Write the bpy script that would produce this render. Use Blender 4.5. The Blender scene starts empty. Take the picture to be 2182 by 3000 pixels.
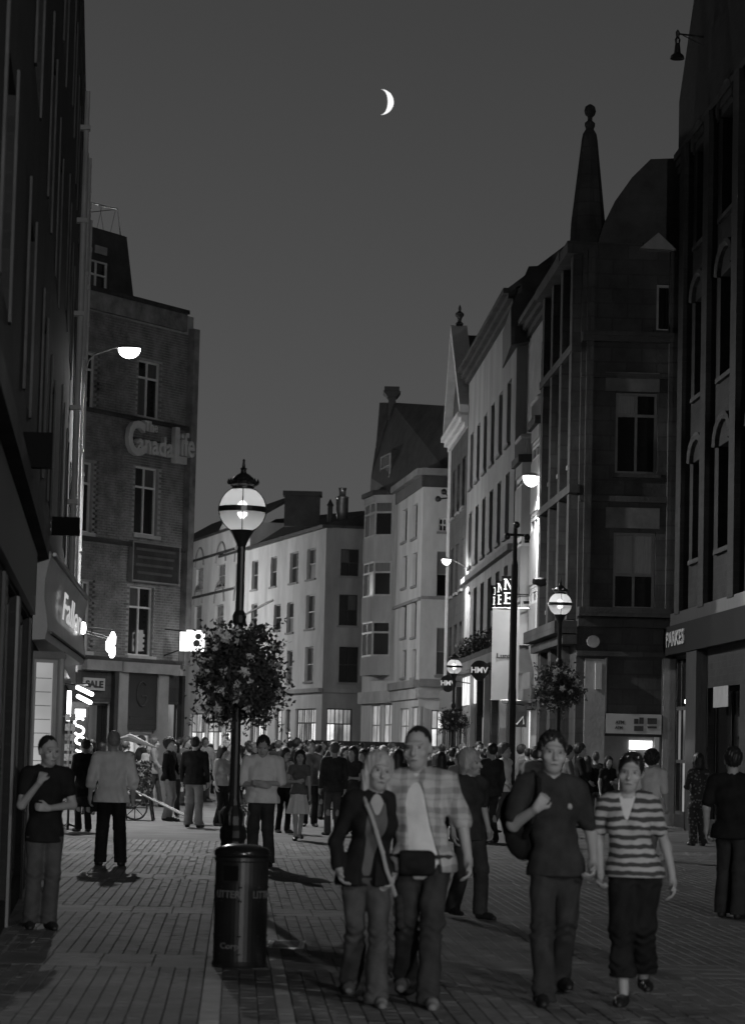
import bpy, bmesh, math, random
import numpy as np
from mathutils import Vector, Matrix
import openvdb

random.seed(7)
rng = np.random.default_rng(7)
scene = bpy.context.scene
C = scene.collection

# ------------------------------------------------------------------ camera
F_PX, CX, CY = 7800.0, 1091.0, 1500.0          # focal length and centre in photograph pixels
PITCH = math.atan((2190 - 1500) / F_PX)
ROLL = math.radians(1.4)
CAM = Vector((0, 0, 1.7))
FWD = Vector((0, math.cos(PITCH), math.sin(PITCH)))
UP0 = Vector((0, -math.sin(PITCH), math.cos(PITCH)))
RT0 = Vector((1, 0, 0))
RGT = RT0 * math.cos(ROLL) + UP0 * math.sin(ROLL)
UPV = UP0 * math.cos(ROLL) - RT0 * math.sin(ROLL)
cam_data = bpy.data.cameras.new('camera')
cam_data.sensor_width = 36.0
cam_data.lens = 36.0 * F_PX / 3000.0
cam_data.clip_start = 0.5
cam_data.clip_end = 9000
cam_data.dof.use_dof = True
cam_data.dof.focus_distance = 52.0
cam_data.dof.aperture_fstop = 4.0
cam = bpy.data.objects.new('camera', cam_data)
C.objects.link(cam)
m = Matrix((RGT, UPV, -FWD)).transposed().to_4x4()
m.translation = CAM
cam.matrix_world = m
scene.camera = cam

# ------------------------------------------------------------------ world, sun, exposure
world = bpy.data.worlds.new('World')
scene.world = world
world.use_nodes = True
wn = world.node_tree.nodes
wl = world.node_tree.links
bg = wn['Background']
sky = wn.new('ShaderNodeTexSky')
sky.sky_type = 'NISHITA'
sky.sun_disc = False
sky.sun_elevation = math.radians(3.0)
sky.sun_rotation = math.radians(150)
sky.air_density = 1.0
sky.dust_density = 0.3
bw = wn.new('ShaderNodeRGBToBW')               # black and white film
wl.new(sky.outputs['Color'], bw.inputs['Color'])
wl.new(bw.outputs['Val'], bg.inputs['Color'])
bg.inputs['Strength'].default_value = SKY_STRENGTH = 0.0275
sun_d = bpy.data.lights.new('sun', 'SUN')
sun_d.energy = 0.004
sun_d.angle = math.radians(12)
sun = bpy.data.objects.new('sun', sun_d)
sun.rotation_euler = (math.radians(87), 0, math.radians(-150))
C.objects.link(sun)
scene.view_settings.view_transform = 'Standard'
scene.view_settings.look = 'None'
scene.view_settings.gamma = 1.0
scene.view_settings.use_curve_mapping = False
scene.view_settings.exposure = 0.0
scene.cycles.use_denoising = True
scene.cycles.max_bounces = 5
scene.cycles.diffuse_bounces = 3
scene.cycles.transparent_max_bounces = 12
scene.cycles.sample_clamp_indirect = 3.0

# ------------------------------------------------------------------ photograph geometry
def ray(px, py):
    return FWD + RGT * ((px - CX) / F_PX) + UPV * ((CY - py) / F_PX)
def at(px, py, d):
    r = ray(px, py)
    return CAM + r * (d / r.y)
def ground(px, py):
    r = ray(px, py)
    return CAM + r * (-CAM.z / r.z)
def hor(px):
    return 2190 + (px - CX) * math.tan(ROLL)
def plan(px, d):
    p = at(px, hor(px), d)
    return (p.x, d)

# ------------------------------------------------------------------ object helpers
ORG = {}
def tag(o, label=None, cat=None, group=None, kind=None):
    if label: o['label'] = label
    if cat: o['category'] = cat
    if group: o['group'] = group
    if kind: o['kind'] = kind
    return o
def thing(name, loc, label, cat, group=None):
    o = bpy.data.objects.new(name, None)
    o.empty_display_size = 0.2
    C.objects.link(o)
    o.location = loc
    ORG[o] = Vector(loc)
    return tag(o, label, cat, group)
def put(name, me, parent=None, mat=None, org=None):
    o = bpy.data.objects.new(name, me)
    C.objects.link(o)
    if mat is not None:
        if not me.materials: me.materials.append(mat)
        else:
            o.material_slots[0].link = 'OBJECT'
            o.material_slots[0].material = mat
    if parent is not None:
        o.parent = parent
    ORG[o] = org if org is not None else (ORG.get(parent, Vector((0, 0, 0))) if parent is not None else Vector((0, 0, 0)))
    return o
def copy_tree(o, parent=None):
    c = o.copy()
    C.objects.link(c)
    c.parent = parent
    ORG[c] = ORG[o]
    for ch in o.children:
        copy_tree(ch, c)
    return c

class MB:
    """collects verts/faces in world (or local) coordinates; build() links ONE mesh object"""
    def __init__(s): s.v = []; s.f = []; s.sm = False
    def add(s, vs, fs):
        n = len(s.v)
        s.v += [tuple(p) for p in vs]
        s.f += [tuple(i + n for i in f) for f in fs]
        return s
    def hexa(s, p):
        return s.add(p, [(0, 3, 2, 1), (4, 5, 6, 7), (0, 1, 5, 4), (1, 2, 6, 5), (2, 3, 7, 6), (3, 0, 4, 7)])
    def box(s, x0, x1, y0, y1, z0, z1):
        return s.hexa([(x0, y0, z0), (x1, y0, z0), (x1, y1, z0), (x0, y1, z0), (x0, y0, z1), (x1, y0, z1), (x1, y1, z1), (x0, y1, z1)])
    def prism(s, poly, z0, z1, top=None):
        n = len(poly)
        top = top or poly
        vs = [(x, y, z0) for x, y in poly] + [(x, y, z1) for x, y in top]
        fs = [tuple(range(n - 1, -1, -1)), tuple(range(n, 2 * n))]
        fs += [(i, (i + 1) % n, n + (i + 1) % n, n + i) for i in range(n)]
        return s.add(vs, fs)
    def tube(s, pts, r, n=8, cap=True):
        pts = [Vector(p) for p in pts]
        rs = r if isinstance(r, (list, tuple)) else [r] * len(pts)
        rings = []
        prev = None
        for i, p in enumerate(pts):
            t = (pts[min(i + 1, len(pts) - 1)] - pts[max(i - 1, 0)]).normalized()
            a = prev if prev is not None else (Vector((1, 0, 0)) if abs(t.x) < 0.9 else Vector((0, 1, 0)))
            b = t.cross(a)
            if b.length < 1e-5: b = t.cross(Vector((0, 0, 1)))
            b.normalize(); a = b.cross(t).normalized(); prev = a
            rings.append([p + (a * math.cos(k * 2 * math.pi / n) + b * math.sin(k * 2 * math.pi / n)) * rs[i] for k in range(n)])
        vs = [q for rg in rings for q in rg]
        fs = []
        for i in range(len(pts) - 1):
            for k in range(n):
                fs.append((i * n + k, i * n + (k + 1) % n, (i + 1) * n + (k + 1) % n, (i + 1) * n + k))
        if cap:
            fs.append(tuple(range(n - 1, -1, -1)))
            fs.append(tuple((len(pts) - 1) * n + k for k in range(n)))
        return s.add(vs, fs)
    def lathe(s, prof, c=(0, 0, 0), n=16):
        vs = []; fs = []
        for r, z in prof:
            for k in range(n):
                a = k * 2 * math.pi / n
                vs.append((c[0] + r * math.cos(a), c[1] + r * math.sin(a), c[2] + z))
        for i in range(len(prof) - 1):
            for k in range(n):
                fs.append((i * n + k, i * n + (k + 1) % n, (i + 1) * n + (k + 1) % n, (i + 1) * n + k))
        fs.append(tuple(range(n - 1, -1, -1)))
        fs.append(tuple((len(prof) - 1) * n + k for k in range(n)))
        return s.add(vs, fs)
    def build(s, name, mat, parent=None, smooth=False, local=False):
        me = bpy.data.meshes.new(name)
        off = Vector((0, 0, 0))
        if parent is not None and not local: off = ORG[parent]
        me.from_pydata([(p[0] - off.x, p[1] - off.y, p[2] - off.z) for p in s.v], [], s.f)
        if smooth:
            me.shade_smooth()
        me.update()
        return put(name, me, parent, mat)

# ------------------------------------------------------------------ materials (all grey: black and white photograph)
def mat(name, v, rough=0.8, var=0.25, scale=3.0, bump=0.0, bscale=40.0, metal=0.0, spec=0.3, stretch=None, brick=None, spots=0):
    m = bpy.data.materials.new(name)
    m.use_nodes = True
    nt = m.node_tree; nd = nt.nodes; lk = nt.links
    b = nd['Principled BSDF']
    b.inputs['Roughness'].default_value = rough
    b.inputs['Metallic'].default_value = metal
    b.inputs['Specular IOR Level'].default_value = spec
    tc = nd.new('ShaderNodeTexCoord')
    src = tc.outputs['Object']
    if stretch:
        mp = nd.new('ShaderNodeMapping'); mp.inputs['Scale'].default_value = stretch
        lk.new(src, mp.inputs['Vector']); src = mp.outputs['Vector']
    if var > 0:
        n1 = nd.new('ShaderNodeTexNoise'); n1.inputs['Scale'].default_value = scale; n1.inputs['Detail'].default_value = 6; n1.inputs['Roughness'].default_value = 0.65
        lk.new(src, n1.inputs['Vector'])
        mr = nd.new('ShaderNodeMapRange')
        mr.inputs['From Min'].default_value = 0.3; mr.inputs['From Max'].default_value = 0.7
        mr.inputs['To Min'].default_value = v * (1 - var); mr.inputs['To Max'].default_value = v * (1 + var)
        lk.new(n1.outputs['Fac'], mr.inputs['Value'])
        lk.new(mr.outputs['Result'], b.inputs['Base Color'])
    else:
        b.inputs['Base Color'].default_value = (v, v, v, 1)
    if spots:                                   # trodden gum and drips
        vo = nd.new('ShaderNodeTexVoronoi'); vo.inputs['Scale'].default_value = spots; vo.inputs['Randomness'].default_value = 1.0
        lk.new(src, vo.inputs['Vector'])
        sm = nd.new('ShaderNodeMapRange'); sm.inputs['From Min'].default_value = 0.09; sm.inputs['From Max'].default_value = 0.17
        sm.inputs['To Min'].default_value = 0.5; sm.inputs['To Max'].default_value = 1.0
        lk.new(vo.outputs['Distance'], sm.inputs['Value'])
        n3 = nd.new('ShaderNodeTexNoise'); n3.inputs['Scale'].default_value = 0.35; n3.inputs['Detail'].default_value = 5; lk.new(src, n3.inputs['Vector'])
        m3 = nd.new('ShaderNodeMapRange'); m3.inputs['From Min'].default_value = 0.3; m3.inputs['From Max'].default_value = 0.7; m3.inputs['To Min'].default_value = 0.68; m3.inputs['To Max'].default_value = 1.25
        lk.new(n3.outputs['Fac'], m3.inputs['Value'])
        p1 = nd.new('ShaderNodeMath'); p1.operation = 'MULTIPLY'; lk.new(mr.outputs['Result'], p1.inputs[0]); lk.new(sm.outputs['Result'], p1.inputs[1])
        p2 = nd.new('ShaderNodeMath'); p2.operation = 'MULTIPLY'; lk.new(p1.outputs[0], p2.inputs[0]); lk.new(m3.outputs['Result'], p2.inputs[1])
        lk.new(p2.outputs[0], b.inputs['Base Color'])
    if brick:                                   # courses too far away to be built one by one
        bw_, bh_, mf = brick
        sp = nd.new('ShaderNodeSeparateXYZ'); lk.new(tc.outputs['Object'], sp.inputs[0])
        ad = nd.new('ShaderNodeMath'); ad.operation = 'ADD'; lk.new(sp.outputs['X'], ad.inputs[0]); lk.new(sp.outputs['Y'], ad.inputs[1])
        cb = nd.new('ShaderNodeCombineXYZ'); lk.new(ad.outputs[0], cb.inputs['X']); lk.new(sp.outputs['Z'], cb.inputs['Y'])
        bt = nd.new('ShaderNodeTexBrick'); bt.inputs['Scale'].default_value = 1.0
        bt.inputs['Brick Width'].default_value = bw_; bt.inputs['Row Height'].default_value = bh_; bt.inputs['Mortar Size'].default_value = bh_ * 0.06
        bt.inputs['Color1'].default_value = (0.85, 0.85, 0.85, 1); bt.inputs['Color2'].default_value = (1.12, 1.12, 1.12, 1); bt.inputs['Mortar'].default_value = (mf, mf, mf, 1)
        lk.new(cb.outputs[0], bt.inputs['Vector'])
        mu = nd.new('ShaderNodeMix'); mu.data_type = 'RGBA'; mu.blend_type = 'MULTIPLY'; mu.inputs[0].default_value = 1.0
        lk.new(mr.outputs['Result'], mu.inputs[6]); lk.new(bt.outputs['Color'], mu.inputs[7]); lk.new(mu.outputs[2], b.inputs['Base Color'])
    if bump > 0:
        n2 = nd.new('ShaderNodeTexNoise'); n2.inputs['Scale'].default_value = bscale; n2.inputs['Detail'].default_value = 4
        lk.new(src, n2.inputs['Vector'])
        bp = nd.new('ShaderNodeBump'); bp.inputs['Strength'].default_value = bump; bp.inputs['Distance'].default_value = 0.02
        lk.new(n2.outputs['Fac'], bp.inputs['Height']); lk.new(bp.outputs['Normal'], b.inputs['Normal'])
    return m
def emit(name, strength, var=0.0, scale=2.0, stretch=None):
    m = bpy.data.materials.new(name)
    m.use_nodes = True
    nt = m.node_tree; nd = nt.nodes; lk = nt.links
    nd.remove(nd['Principled BSDF'])
    e = nd.new('ShaderNodeEmission')
    e.inputs['Strength'].default_value = strength
    lk.new(e.outputs[0], nd['Material Output'].inputs['Surface'])
    if var > 0:
        tc = nd.new('ShaderNodeTexCoord')
        mp = nd.new('ShaderNodeMapping'); mp.inputs['Scale'].default_value = stretch or (1, 1, 1)
        n1 = nd.new('ShaderNodeTexNoise'); n1.inputs['Scale'].default_value = scale; n1.inputs['Detail'].default_value = 4
        mr = nd.new('ShaderNodeMapRange')
        mr.inputs['From Min'].default_value = 0.35; mr.inputs['From Max'].default_value = 0.65
        mr.inputs['To Min'].default_value = strength * (1 - var); mr.inputs['To Max'].default_value = strength * (1 + var)
        lk.new(tc.outputs['Object'], mp.inputs['Vector']); lk.new(mp.outputs['Vector'], n1.inputs['Vector'])
        lk.new(n1.outputs['Fac'], mr.inputs['Value']); lk.new(mr.outputs['Result'], e.inputs['Strength'])
    return m

M = {}
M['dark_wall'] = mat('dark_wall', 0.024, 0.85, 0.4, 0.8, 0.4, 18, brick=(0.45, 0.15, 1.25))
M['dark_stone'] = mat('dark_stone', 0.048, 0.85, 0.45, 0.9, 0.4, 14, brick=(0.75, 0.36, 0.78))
M['stone'] = mat('stone', 0.24, 0.85, 0.3, 0.7, 0.4, 14)
M['pale_stone'] = mat('pale_stone', 0.42, 0.8, 0.25, 0.8, 0.3, 14)
M['white_render'] = mat('white_render', 0.52, 0.8, 0.28, 0.45, 0.25, 10, stretch=(1, 1, 0.4))
M['grey_render'] = mat('grey_render', 0.30, 0.8, 0.35, 0.5, 0.25, 10, stretch=(1, 1, 0.3))
M['mortar'] = mat('mortar', 0.34, 0.9, 0.2, 4.0, 0.5, 60)
M['brick'] = mat('brick', 0.19, 0.85, 0.45, 2.4, 0.5, 50)
M['slate'] = mat('slate', 0.05, 0.6, 0.4, 1.5, 0.3, 12)
M['white_paint'] = mat('white_paint', 0.65, 0.5, 0.12, 3.0)
M['grey_paint'] = mat('grey_paint', 0.30, 0.5, 0.2, 3.0)
M['black_paint'] = mat('black_paint', 0.02, 0.32, 0.3, 3.0, spec=0.5)
M['dark_wood'] = mat('dark_wood', 0.04, 0.5, 0.35, 3.0, stretch=(4, 4, 0.6))
M['glass'] = mat('glass', 0.012, 0.06, 0.0, spec=0.6)
M['blind'] = mat('blind', 0.22, 0.8, 0.1, 2.0)
M['curtain'] = mat('curtain', 0.07, 0.35, 0.5, 5.0, spec=0.5, stretch=(9, 9, 0.5))
M['metal'] = mat('metal', 0.35, 0.35, 0.2, 4.0, metal=0.8)
M['steel'] = mat('steel', 0.5, 0.25, 0.1, 4.0, metal=0.9)
M['paver'] = mat('paver', 0.165, 0.72, 0.35, 0.9, 0.35, 45, spec=0.4, spots=3.2)
M['paver_b'] = mat('paver_b', 0.158, 0.70, 0.35, 1.2, 0.35, 45, spec=0.4, spots=3.2)
M['joint'] = mat('joint', 0.145, 0.95, 0.4, 6.0, 0.4, 60)
M['granite'] = mat('granite', 0.42, 0.7, 0.3, 2.0, 0.35, 60, spec=0.35)
M['asphalt'] = mat('asphalt', 0.10, 0.85, 0.3, 1.0, 0.5, 50)
M['letter'] = mat('letter', 0.55, 0.5, 0.12, 3.0)
M['leaf'] = mat('leaf', 0.06, 0.55, 0.5, 9.0, spec=0.3)
M['blossom'] = mat('blossom', 0.55, 0.7, 0.3, 12.0)
M['banner'] = mat('banner', 0.36, 0.8, 0.1, 1.0)
M['lamp_lit'] = emit('lamp_lit', 14.0)
M['tube_lit'] = emit('tube_lit', 6.0)
M['neon'] = emit('neon', 4.5)
M['shop_lit'] = emit('shop_lit', 0.36, 0.45, 1.4, (1, 1, 0.5))
M['shop_bright'] = emit('shop_bright', 0.9, 0.35, 1.6, (1, 1, 0.6))
M['shop_dim'] = emit('shop_dim', 0.14, 0.6, 1.5, (1, 1, 0.4))
M['screen_lit'] = emit('screen_lit', 2.2)
M['moonlight'] = emit('moonlight', 1.15, 0.22, 0.35)

# ------------------------------------------------------------------ text as mesh
def text_mesh(s, size, extrude=0.02, bold=0.0, shear=0.0, spacing=1.0):
    cu = bpy.data.curves.new('lettering', 'FONT')
    cu.body = s; cu.size = size; cu.extrude = extrude; cu.offset = bold; cu.shear = shear
    cu.space_character = spacing
    cu.resolution_u = 3
    cu.align_x = 'CENTER'; cu.align_y = 'CENTER'
    o = bpy.data.objects.new('lettering', cu)
    C.objects.link(o)
    dg = bpy.context.evaluated_depsgraph_get()
    me = bpy.data.meshes.new_from_object(o.evaluated_get(dg))
    bpy.data.objects.remove(o)
    return me
def lettering(s, size, origin, udir, zdir, parent, mt, extrude=0.02, bold=0.0, shear=0.0, width=None, name='lettering', height=None):
    me = text_mesh(s, size, extrude, bold, shear)
    co = np.array([v.co[:] for v in me.vertices])
    w = co[:, 0].max() - co[:, 0].min(); h = co[:, 1].max() - co[:, 1].min()
    sx = (width / w) if width else 1.0
    sy = (height / h) if height else 1.0
    u = Vector(udir).normalized(); z = Vector(zdir).normalized(); n = u.cross(z)
    off = ORG.get(parent, Vector((0, 0, 0))) if parent is not None else Vector((0, 0, 0))
    mx = (co[:, 0].max() + co[:, 0].min()) / 2; my = (co[:, 1].max() + co[:, 1].min()) / 2
    for v in me.vertices:
        p = Vector(origin) + u * ((v.co.x - mx) * sx) + z * ((v.co.y - my) * sy) + n * v.co.z
        v.co = p - off
    me.materials.clear()
    return put(name, me, parent, mt)

# ------------------------------------------------------------------ facades
class Fac:
    """vertical plane through plan points A (left) and B (right), outward normal towards the street"""
    def __init__(s, A, B, toward=(0, 0)):
        s.A = Vector((A[0], A[1])); s.B = Vector((B[0], B[1]))
        s.L = (s.B - s.A).length
        s.u = (s.B - s.A) / s.L
        n = Vector((s.u.y, -s.u.x))
        if n.dot(Vector(toward) - s.A) < 0: n = -n
        s.n = n
        s.flip = s.u.cross(n) > 0
    def P(s, u, z, o=0.0):
        q = s.A + s.u * u + s.n * o
        return Vector((q.x, q.y, z))
    def uz(s, px, py, o=0.0):
        r = ray(px, py)
        A = s.A + s.n * o
        den = r.x * s.n.x + r.y * s.n.y
        t = ((A.x - CAM.x) * s.n.x + (A.y - CAM.y) * s.n.y) / den
        p = CAM + r * t
        return (Vector((p.x, p.y)) - A).dot(s.u), p.z
    def rect(s, x0, y0, x1, y1):
        xm, ym = (x0 + x1) / 2, (y0 + y1) / 2
        u0 = s.uz(x0, ym)[0]; u1 = s.uz(x1, ym)[0]
        z1 = s.uz(xm, y0)[1]; z0 = s.uz(xm, y1)[1]
        return (min(u0, u1), max(u0, u1), z0, z1)
    def box(s, mb, u0, u1, z0, z1, o0, o1):
        return mb.hexa([s.P(u0, z0, o0), s.P(u1, z0, o0), s.P(u1, z0, o1), s.P(u0, z0, o1), s.P(u0, z1, o0), s.P(u1, z1, o0), s.P(u1, z1, o1), s.P(u0, z1, o1)])
    def wall(s, mb, u0, u1, z0, z1, holes, depth=0.22):
        us = sorted({u0, u1, *[h[0] for h in holes], *[h[1] for h in holes]})
        zs = sorted({z0, z1, *[h[2] for h in holes], *[h[3] for h in holes]})
        us = [a for a in us if u0 <= a <= u1]; zs = [a for a in zs if z0 <= a <= z1]
        for i in range(len(us) - 1):
            for j in range(len(zs) - 1):
                um, zm = (us[i] + us[i + 1]) / 2, (zs[j] + zs[j + 1]) / 2
                if any(h[0] < um < h[1] and h[2] < zm < h[3] for h in holes): continue
                mb.add([s.P(us[i], zs[j]), s.P(us[i + 1], zs[j]), s.P(us[i + 1], zs[j + 1]), s.P(us[i], zs[j + 1])], [(0, 1, 2, 3)])
        for h in holes:
            a, b, c, d = h[:4]
            q = [(a, c), (b, c), (b, d), (a, d)]
            for k in range(4):
                (ua, za), (ub, zb) = q[k], q[(k + 1) % 4]
                mb.add([s.P(ua, za), s.P(ub, zb), s.P(ub, zb, -depth), s.P(ua, za, -depth)], [(0, 1, 2, 3)])
        return mb

wr_ = random.Random(3)
def window(parent, F, h, cols=1, rows=2, fm='white_paint', pm='glass', fw=0.05, rec=0.16, sill='stone', split=None, bars=(0, 0), inner=None):
    """window > pane, sill : frame of jambs, mullions and meeting rails with every light glazed"""
    u0, u1, z0, z1 = h[:4]
    mb = MB()
    o0, o1 = -rec - 0.05, -rec + 0.02
    F.box(mb, u0, u0 + fw, z0, z1, o0, o1); F.box(mb, u1 - fw, u1, z0, z1, o0, o1)
    F.box(mb, u0 + fw, u1 - fw, z0, z0 + fw, o0, o1); F.box(mb, u0 + fw, u1 - fw, z1 - fw, z1, o0, o1)
    us = [u0 + (u1 - u0) * i / cols for i in range(cols + 1)]
    zs = split or [z0 + (z1 - z0) * j / rows for j in range(rows + 1)]
    if split: zs = [z0] + list(split) + [z1]
    for u in us[1:-1]: F.box(mb, u - fw * 0.45, u + fw * 0.45, z0 + fw, z1 - fw, o0, o1 - 0.003)
    for z in zs[1:-1]: F.box(mb, u0 + fw, u1 - fw, z - fw * 0.5, z + fw * 0.5, o0, o1 + 0.006)
    for k in range(bars[0]):
        u = u0 + (u1 - u0) * (k + 1) / (bars[0] + 1); F.box(mb, u - 0.012, u + 0.012, z0 + fw, z1 - fw, o0 + 0.02, o1 - 0.012)
    for k in range(bars[1]):
        z = z0 + (z1 - z0) * (k + 1) / (bars[1] + 1); F.box(mb, u0 + fw, u1 - fw, z - 0.012, z + 0.012, o0 + 0.02, o1 - 0.014)
    w = mb.build('window', M[fm], parent)
    pn = 0
    for i in range(len(us) - 1):
        for j in range(len(zs) - 1):
            p = MB(); F.box(p, us[i] + fw * 0.3, us[i + 1] - fw * 0.3, zs[j] + fw * 0.3, zs[j + 1] - fw * 0.3, o0 - 0.001 * (i + j) - 0.012, o0 + 0.022)
            mm = pm[pn % len(pm)] if isinstance(pm, (list, tuple)) else pm
            if mm == 'glass' and wr_.random() < 0.22: mm = 'curtain'
            p.build('pane', M[mm], w); pn += 1
    if sill:
        s = MB(); F.box(s, u0 - 0.08, u1 + 0.08, z0 - 0.10, z0 + 0.004, -rec, 0.09)
        s.build('sill', M[sill], w)
    return w
def trim(parent, F, name, mt, u0, u1, z0, z1, o0, o1):
    mb = MB(); F.box(mb, u0, u1, z0, z1, o0, o1)
    return mb.build(name, M[mt], parent)
def body(parent, poly, z0, z1, mt, name='wall_core'):
    return MB().prism(poly, z0, z1).build(name, M[mt], parent)
W_LAMP1, W_LAMP2, W_LAMP3, W_FILL4, W_FILL5 = 7000, 1200, 1200, 16500, 4200
W_FILL6 = 1500
W_FILL7, W_FILL8 = 1600, 2300
M['jamb'] = mat('jamb', 0.10, 0.8, 0.3, 2.0)
M['boards_glow'] = emit('boards_glow', 0.38, 0.4, 0.5, (1, 1, 1.2))  # emission that paints lamplight on white boarding
M['sign_pale'] = mat('sign_pale', 0.3, 0.35, 0.15, 2.0)
M['bin_paint'] = mat('bin_paint', 0.018, 0.38, 0.3, 5.0, spec=0.5)
M['black_gloss'] = mat('black_gloss', 0.015, 0.22, 0.2, 5.0, spec=0.7)
M['slot_black'] = mat('slot_black', 0.003, 0.9, 0.0)
M['dull_gold'] = mat('dull_gold', 0.16, 0.5, 0.3, 20.0)
M['card_a'] = mat('card_a', 0.6, 0.5, 0.5, 30.0)
M['card_b'] = mat('card_b', 0.3, 0.5, 0.7, 25.0)
M['wood_pale'] = mat('wood_pale', 0.32, 0.6, 0.3, 6.0)
M['far_paver'] = mat('far_paver', 0.13, 0.8, 0.35, 1.0, 0.3, 12)
M['neon_letter'] = emit('neon_letter', 1.6)
M['room_lit'] = emit('room_lit', 0.6, 0.4, 1.2)
M['frame_dim'] = mat('frame_dim', 0.14, 0.5, 0.2, 3.0)
# ================================================================== GROUND
tag(MB().add([(-4000, -4000, -0.10), (4000, -4000, -0.10), (4000, 4000, -0.10), (-4000, 4000, -0.10)], [(0, 1, 2, 3)]).build('ground', M['asphalt']), kind='structure')
S_DIR = Vector((-0.0488, 1.0)).normalized()
T_DIR = Vector((S_DIR.y, -S_DIR.x))
g0 = ground(590, 2985)
S_ORG = Vector((g0.x, g0.y)) - S_DIR * g0.y           # s is then roughly the distance from the camera
def st(s, t):
    q = S_ORG + S_DIR * s + T_DIR * t
    return q.x, q.y
def to_st(x, y):
    q = Vector((x, y)) - S_ORG
    return q.dot(S_DIR), q.dot(T_DIR)
S_NEAR, S_FAR = 13.0, 47.0
pave = MB().prism([st(S_NEAR - 30, -14), st(S_NEAR - 30, 14), st(S_FAR, 14), st(S_FAR, -14)], -0.08, -0.007).build('street_paving', M['joint'])
tag(pave, kind='structure')
tag(MB().prism([st(S_FAR, -30), st(S_FAR, 30), st(260, 30), st(260, -70)], -0.08, 0.0).build('far_street', M['far_paver']), kind='structure')
BANDS = [(15.0, 16.0), (20.5, 21.7), (26.9, 28.0), (33.7, 34.8), (40.6, 41.7)]
STRIPS = [(-0.02, 0.115), (0.475, 0.585)]
tiles = []                                             # (s0, s1, t0, t1, material)
def in_band(s0, s1):
    return any(s1 > a and s0 < b for a, b in BANDS)
segs = []
prev = S_NEAR
for a, b in BANDS:
    segs.append((prev, a, 0)); segs.append((a, b, 1)); prev = b
segs.append((prev, S_FAR, 0))
def half_w(s): return 0.145 * s + 1.7
for (a, b, kind) in segs:
    for (tl, tr) in ((-9.0, STRIPS[0][0]), (STRIPS[0][1], STRIPS[1][0]), (STRIPS[1][1], 9.0)):
        if kind == 0:
            w, l = 0.112, 0.225
        else:
            w, l = 0.40, (b - a) / 3
        n = max(1, round((tr - tl) / w)); wd = (tr - tl) / n
        for i in range(n):
            t0 = tl + i * wd
            off = (i % 2) * l * 0.5 if kind == 0 else 0.0
            s = a
            first = True
            while s < b - 0.01:
                e = min(b, s + (l - off if first and off else l)); first = False
                if b - e < 0.05: e = b
                x, y = st((s + e) / 2, t0 + wd / 2)
                if abs(x) < half_w(y):
                    tiles.append((s, e, t0, t0 + wd, 2 if kind else (0 if random.random() < 0.6 else 1)))
                s = e
for (t0, t1) in STRIPS:
    s = S_NEAR
    while s < S_FAR:
        e = min(S_FAR, s + 0.72 + random.uniform(-0.08, 0.08))
        tiles.append((s, e, t0, t1, 3)); s = e
M['slab'] = mat('slab', 0.205, 0.7, 0.3, 1.6, 0.35, 50, spec=0.35, spots=2.7)
TM = [M['paver'], M['paver_b'], M['slab'], M['granite']]
def tile_geo(tl, org=(0, 0)):
    s0, s1, t0, t1, k = tl
    g = 0.003; c = 0.004
    dz = [random.uniform(-0.003, 0.003) for _ in range(4)]
    q = [(s0 + g, t0 + g), (s0 + g, t1 - g), (s1 - g, t1 - g), (s1 - g, t0 + g)]
    p = [(s0 + g + c, t0 + g + c), (s0 + g + c, t1 - g - c), (s1 - g - c, t1 - g - c), (s1 - g - c, t0 + g + c)]
    vs = []
    for (s, t) in q:
        x, y = st(s, t); vs.append((x - org[0], y - org[1], -0.02))
    for (s, t), z in zip(q, dz):
        x, y = st(s, t); vs.append((x - org[0], y - org[1], -0.005 + z))
    for (s, t), z in zip(p, dz):
        x, y = st(s, t); vs.append((x - org[0], y - org[1], z))
    fs = [(8, 11, 10, 9)]
    for k2 in range(4):
        n2 = (k2 + 1) % 4
        fs.append((k2, 4 + k2, 4 + n2, n2)); fs.append((4 + k2, 8 + k2, 8 + n2, 4 + n2))
    return vs, [f[::-1] for f in fs]
def vis(tl):
    x, y = st((tl[0] + tl[1]) / 2, (tl[2] + tl[3]) / 2)
    px = CX + x / y * F_PX; v = 1.7 * F_PX / y
    return v < 812 and 0 < px < 2182
order = sorted([t for t in tiles if vis(t)], key=lambda t: -((t[1] - t[0]) * (t[3] - t[2]) / t[0] ** 3))
near_set = set(id(t) for t in order[:300])
names = ['paving_brick', 'paving_brick', 'paving_slab', 'granite_sett']
rest = [MB(), MB(), MB(), MB()]
for t in tiles:
    if id(t) in near_set:
        vs, fs = tile_geo(t)
        MB().add(vs, fs).build(names[t[4]], TM[t[4]], pave, local=True)
    else:
        vs, fs = tile_geo(t); rest[t[4]].add(vs, fs)
for k in range(4):
    tag(rest[k].build(('paving_bricks', 'dark_paving_bricks', 'paving_slabs', 'granite_setts')[k], TM[k], pave, local=True), kind='stuff')

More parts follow.
